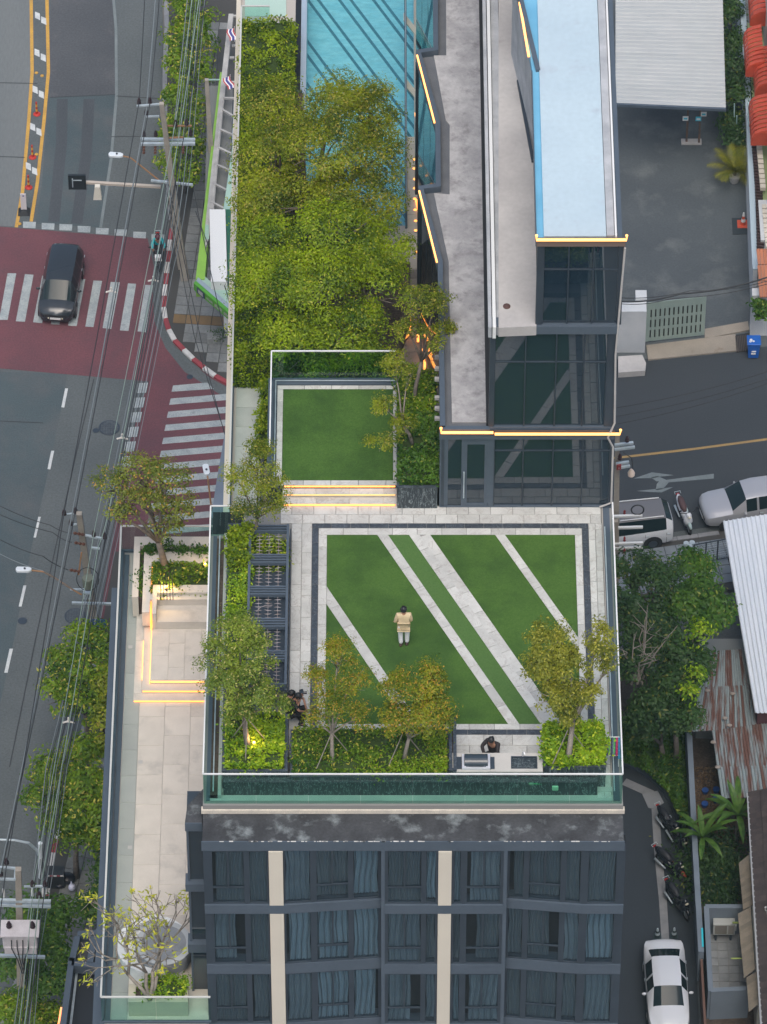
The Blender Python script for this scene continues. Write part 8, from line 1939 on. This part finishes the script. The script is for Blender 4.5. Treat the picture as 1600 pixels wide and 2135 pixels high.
# alley wall, alley, dirt lot
sheetR([(1180, 1560), (1290, 1590), (1345, 1612), (1395, 1660), (1428, 1740), (1445, 1850), (1452, 1990), (1470, 2400), (1180, 2400)], M('alley_asphalt', (.032, .042, .052), (.028, .037, .046), .2, rough=.9, fine=.08, fscale=14), .008, 'alley')
sheetR([(1436, 1500), (1600, 1500), (1640, 2400), (1478, 2400), (1455, 1980)], soil, .010, 'dirt_lot')
sheetR([(1180, 1400), (1440, 1400), (1440, 1720), (1398, 1655), (1345, 1608), (1290, 1586), (1180, 1560)], soil, .012, 'planting_ground')
aw = thing('alley_wall', 'long blue grey wall between the alley and the dirt yard', 'wall', tuple(U(1440, 1700, 0)))
wq = [(1431, 1500), (1437, 1620), (1443, 1740), (1449, 1850), (1457, 1985)]
for a, b in zip(wq, wq[1:]):
    p, q = U(a[0], a[1], 2.0), U(b[0], b[1], 2.0); MB().prism([(p.x, p.y), (q.x, q.y + .005), (q.x + .24, q.y + .005), (p.x + .24, p.y)], 0, 2.0).build('wall', M('blue_grey_wall', (.17, .21, .25), (.145, .18, .215), .8, rough=.8) if 'blue_grey_wall' not in MATS else MATS['blue_grey_wall'], aw)
p, q = U(1461, 2000, 1.6), U(1478, 2300, 1.6); MB().prism([(p.x, p.y), (q.x, q.y), (q.x + .1, q.y), (p.x + .1, p.y)], 0, 1.6).build('rusty_edge', M('rust_brown', (.14, .08, .06), rough=.8), aw)
MB().beam(tuple(U(1464.5, 1936, 2.0)), tuple(U(1466, 1975, 2.0)), .08, .06).build('pipe', M('cyan_tube', (.03, .50, .58), rough=.4), label='short cyan tube standing behind the alley wall', cat='pipe')
painted_line('drain_channel', [(1302, 1630), (1360, 1656)], .42, kerb_g, .012); painted_line('drain_channel', [(1366, 1670), (1373, 1780), (1383, 1880), (1388, 1960), (1394, 2140)], .34, kerb_g, .012)
for px in ([(1340, 1657), (1372, 1650), (1385, 1675), (1362, 1688), (1352, 1685)],): MB().prism([u2(a, b, 0) for a, b in px], .012, .04).build('drain_cover', M('pale_plate', (.22, .235, .25), rough=.8), label='pale square drain cover at the bend of the alley channel', cat='drain cover')
kc = kerb('kerb', 'curved dark kerb round the planted corner of the alley', [(1295, 1590), (1345, 1612), (1385, 1648), (1412, 1695), (1428, 1745)], .9, .22, .18, mats=(metal_d, metal_d))
# yard with air conditioner
yd = thing('walled_yard', 'small tiled yard with low blue grey walls at the bottom right', 'yard', tuple(U(1510, 2000, 0)))
zy = 1.6
for a, b in [((1471, 1899), (1566, 1899)), ((1473, 1899), (1482, 2076)), ((1482, 2074), (1562, 2070))]:
    p, q = U(*a, zy), U(*b, zy); MB().beam((p.x, p.y, .8), (q.x, q.y, .8), .22, 1.6 + a[0] * .0004 + b[1] * .00001).build('wall', MATS['blue_grey_wall'], yd)
ytile = M('yard_tile', (.20, .215, .22), (.25, .265, .27), 2.0, rough=.75, per=.12, fine=.08)
ya0, ya1 = U(1480, 2062, .2), U(1562, 1915, .2)
tiles(yd, ya0.x, ya0.y, ya0.x + 2.2, ya1.y, .12, .44, .44, ytile, bond=1.0, t=.03, g=.02)
MB().box(ya0.x - .1, ya0.y - .1, .01, ya0.x + 2.3, ya1.y + .1, .12).build('floor_slab', grout, yd)
p = U(1488, 1930, 1.2); ac = thing('air_conditioner', 'beige outdoor air conditioner unit standing in the small tiled yard', 'air conditioner', (p.x, p.y, .3))
acm = M('beige_enamel', (.42, .44, .42), rough=.5); MB().box(p.x, p.y, .55, p.x + .95, p.y + .38, 1.25).build('cabinet', acm, ac, bevel=.015)
MB().box(p.x + .08, p.y - .012, .62, p.x + .60, p.y - .001, 1.18).build('grille', M('dark_beige', (.20, .19, .165), rough=.6), ac)
MB().box(p.x + .66, p.y - .010, .62, p.x + .90, p.y - .001, 1.18).build('service_panel', M('mid_beige', (.28, .27, .24), rough=.6), ac)
MB().box(p.x + .951, p.y + .1, .7, p.x + 1.02, p.y + .25, 1.0).build('valve_cover', acm, ac)
for x in (.1, .75): MB().box(p.x + x, p.y + .02, .14, p.x + x + .08, p.y + .34, .55).build('foot', metal_dd, ac)
MB().tube([tuple(U(1529, 1924, 1.4)), tuple(U(1542, 1924, 1.6))], .05, 6).build('pipe', M('lime_pipe', (.35, .45, .12), rough=.5), label='short yellow green pipe from the air conditioner', cat='pipe')
MB().tube([tuple(U(1525, 1999, 2.2)), tuple(U(1573, 1998, 2.4))], .035, 6).build('pole', MATS['lime_pipe'], label='thin yellow green pole over the tiled yard', cat='pole')
beige_t = M('beige_roof_tile', (.28, .245, .19), (.21, .19, .155), 2, rough=.85, per=.12, fine=.12); brown_t = M('brown_roof_tile', (.050, .042, .045), (.075, .062, .06), 2, rough=.8, per=.14, fine=.2)
bt = thing('tiled_eaves', 'narrow beige tiled eaves roof above the small yard', 'roof', tuple(U(1560, 1930, 2.6)))
def tilerow(root, a, b, c, d, n, mat, th=.05, lift=.12):
    a, b, c, d = map(Vector, (a, b, c, d))
    for i in range(n):
        t0, t1 = i / n, (i + .93) / n
        A, B_, C, D_ = a.lerp(b, t0), a.lerp(b, t1), d.lerp(c, t1), d.lerp(c, t0); L2 = Vector((0, 0, lift)); H2 = Vector((0, 0, th))
        MB().hexa([B_ - H2, C - H2, D_ + L2 - H2, A + L2 - H2, B_, C, D_ + L2, A + L2]).build('tile', mat, root)
tilerow(bt, U(1541, 1803, 2.6), U(1550, 1898, 2.6), U(1575, 1885, 3.0), U(1562, 1786, 3.0), 11, beige_t)
tilerow(bt, U(1539, 1909, 2.6), U(1552, 2040, 2.6), U(1575, 2022, 3.0), U(1566, 1895, 3.0), 14, beige_t)
tilerow(bt, U(1557, 2042, 2.6), U(1562, 2110, 2.6), U(1588, 2090, 3.0), U(1580, 2028, 3.0), 8, beige_t)
MB().box(U(1568, 1900, 2).x, U(1568, 2110, 2).y, 0, U(1568, 1900, 2).x + 1, U(1568, 1790, 2).y, 2.4).build('wall', MATS['cream_wall'], bt)
br = thing('brown_tiled_roof', 'dark brown tiled roof with a pale gutter at the bottom right edge', 'roof', tuple(U(1590, 1900, 4)))
for cc in range(4):
    for seg in [(0, 1)]:
        tilerow(br, U(1560 + cc * 26, 1655 - cc * 5, 3.7 + cc * .35), U(1590 + cc * 26, 2150 - cc * 5, 3.7 + cc * .35), U(1590 + (cc + 1) * 26, 2145 - cc * 5, 3.98 + cc * .35), U(1560 + (cc + 1) * 26, 1650 - cc * 5, 3.98 + cc * .35), 42, brown_t, .05, .12)
MB().beam(tuple(U(1560, 1655, 3.7)), tuple(U(1589, 2150, 3.7)), .11, .1).build('gutter', M('pale_gutter', (.36, .38, .39), rough=.5), br)
MB().box(U(1575, 1900, 3).x + .3, U(1580, 2150, 3).y, 0, U(1575, 1900, 3).x + 3, U(1570, 1665, 3).y, 3.4).build('wall', MATS['cream_wall'], br)
p = U(1594, 1900, 4.2); m_ = MB(); [m_.box(p.x + random.uniform(-.15, .2), p.y + random.uniform(-.2, .2), p.z, p.x + random.uniform(.0, .25), p.y + random.uniform(-.1, .25), p.z + .05) for _ in range(5)]; m_.build('scrap', kerb_w, label='pale scraps lying on the dark brown roof', cat='litter')
# plants on the right
st('tall dark tree right of the terrace with bare twigs, beside the building', (1330, 1480), [(1320, 1190, 0, 44, 40), (1310, 1270, 0, 40, 46), (1370, 1220, .4, 48, 50), (1350, 1310, 0, 60, 54), (1330, 1390, -.3, 48, 50), (1400, 1360, 0, 50, 50)], 9500, dark_l, 6, twn=22)
st('dense green tree with drooping sprays beside the white roof', (1440, 1400), [(1440, 1190, 0, 44, 36), (1470, 1250, .3, 46, 44), (1430, 1270, 0, 46, 46), (1490, 1290, 0, 36, 28), (1470, 1310, 0, 30, 30)], 7800, deep, 6)
st('dark round tree above the upper rusty roof', (1410, 1600), [(1420, 1380, 0, 54, 44), (1400, 1440, 0, 54, 48), (1450, 1390, 0, 34, 36), (1370, 1480, -.3, 50, 44), (1420, 1500, -.3, 44, 36)], 8500, dark_l, 5.5)
st('small tree with a pale straight trunk at the alley corner', (1389, 1590), [(1385, 1500, 0, 40, 34), (1340, 1520, 0, 34, 36)], 3000, dark_l, 3.5)
st('sprays of bright compound leaves in front of the rusty roof', (1440, 1470), [(1435, 1445, 0, 14, 14), (1455, 1405, .3, 13, 12), (1463, 1310, .3, 14, 12), (1445, 1325, .3, 12, 10)], 500, green_l, 6.5)
tw = thing('bare_branches', 'tangle of bare pale branches spreading through the dark tree', 'branches', tuple(U(1345, 1440, 5)))
random.seed(9); tb_ = MB()
for k in range(10):
    a = U(1330 + random.uniform(-25, 25), 1390 + random.uniform(-20, 40), 5.6); b_ = U(random.uniform(1290, 1430), random.uniform(1230, 1380), 7.6); mm = a.lerp(b_, .5) + Vector((random.uniform(-.3, .3), random.uniform(-.3, .3), .2))
    tb_.tube([a, mm, b_], [.05, .03, .012], 4)
    for q in range(3):
        s0 = mm.lerp(b_, random.random()); tb_.tube([s0, s0 + Vector((random.uniform(-.8, .8), random.uniform(-.6, .9), random.uniform(0, .4)))], [.02, .008], 4)
tb_.build('branch', bark_l, tw)
gc = RNG.uniform(0, 1, (16000, 2)); gp_ = []
poly = [(1290, 1500), (1436, 1500), (1440, 1720), (1425, 1722), (1395, 1652), (1345, 1605), (1290, 1584)]
for a, b in gc:
    x, y = 1290 + a * 150, 1490 + b * 235
    if inside((x, y), poly): q = U(x, y, .3 + .9 * random.random() * (0.4 + .6 * math.sin(x * .09) ** 2)); gp_.append(tuple(q))
leaf_object('ground_cover', np.array(gp_), .20, .10, deep, None, .5, kind='stuff')
gp_ = [tuple(U(random.gauss(1485, 32), random.gauss(1800, 34), random.uniform(.1, 1.3))) for _ in range(5200)]
gp_ += [tuple(U(random.gauss(1500, 20), random.gauss(1850, 24), random.uniform(.1, .9))) for _ in range(2500)]
leaf_object('undergrowth', np.array([g for g in gp_]), .22, .09, dark_l, None, .5, kind='stuff')
dl_ = [tuple(U(random.uniform(1440, 1560), random.uniform(1600, 1760), .05)) for _ in range(2600)]
leaf_object('fallen_leaves', np.array(dl_), .16, .08, leafmat('dead_leaf', (.08, .05, .03), (.18, .12, .07), None, 0, 1), None, 2.5, kind='stuff')
fronds('banana_plant', 'banana plant with long torn leaves beside the alley wall', 'banana plant', (1462, 1805), 11, 1.9, banana_m, 5, 1.0, .13, 1.9, False, True)
fronds('banana_plant', 'banana plant with wide drooping leaves beside the brown roof', 'banana plant', (1535, 1765), 12, 2.2, banana_m, 8, 1.0, .14, 2.1, False, True)
for i, (x, y) in enumerate([(1471, 1652), (1470, 1680), (1494, 1650), (1493, 1670)]):
    p = U(x, y, .1); MB().lathe((p.x, p.y, .02), [(.10, 0), (.16, .22), (.15, .25)], 10).build('bucket', M('blue_bucket', (.02, .08, .30), rough=.5) if 'blue_bucket' not in MATS else MATS['blue_bucket'], label='small blue plastic bucket in the dirt yard, %s' % ['upper left one', 'lower left one', 'upper right one', 'lower right one'][i], cat='bucket')
p = U(1496, 1880, .3); MB().tube([tuple(U(1490, 1872, .5)), tuple(U(1496, 1884, .3)), tuple(U(1499, 1896, .2))], .07, 6).build('toy', M('neon_red', (.55, .12, .03), rough=.5), label='small bright red and yellow object behind the yard wall', cat='toy')
# ------------------------------------------------------------------ air
hz_m = bpy.data.materials.new('haze'); hz_m.use_nodes = True; nt = hz_m.node_tree; nt.nodes.clear()
o_ = nt.nodes.new('ShaderNodeOutputMaterial'); pv_ = nt.nodes.new('ShaderNodeVolumePrincipled')
pv_.inputs['Color'].default_value = (.66, .92, 1, 1); pv_.inputs['Density'].default_value = 0.00010
nt.links.new(pv_.outputs[0], o_.inputs['Volume'])
MB().box(-420, -420, -1.2, 420, 620, CAM.z + 6).build('haze', hz_m, kind='stuff')
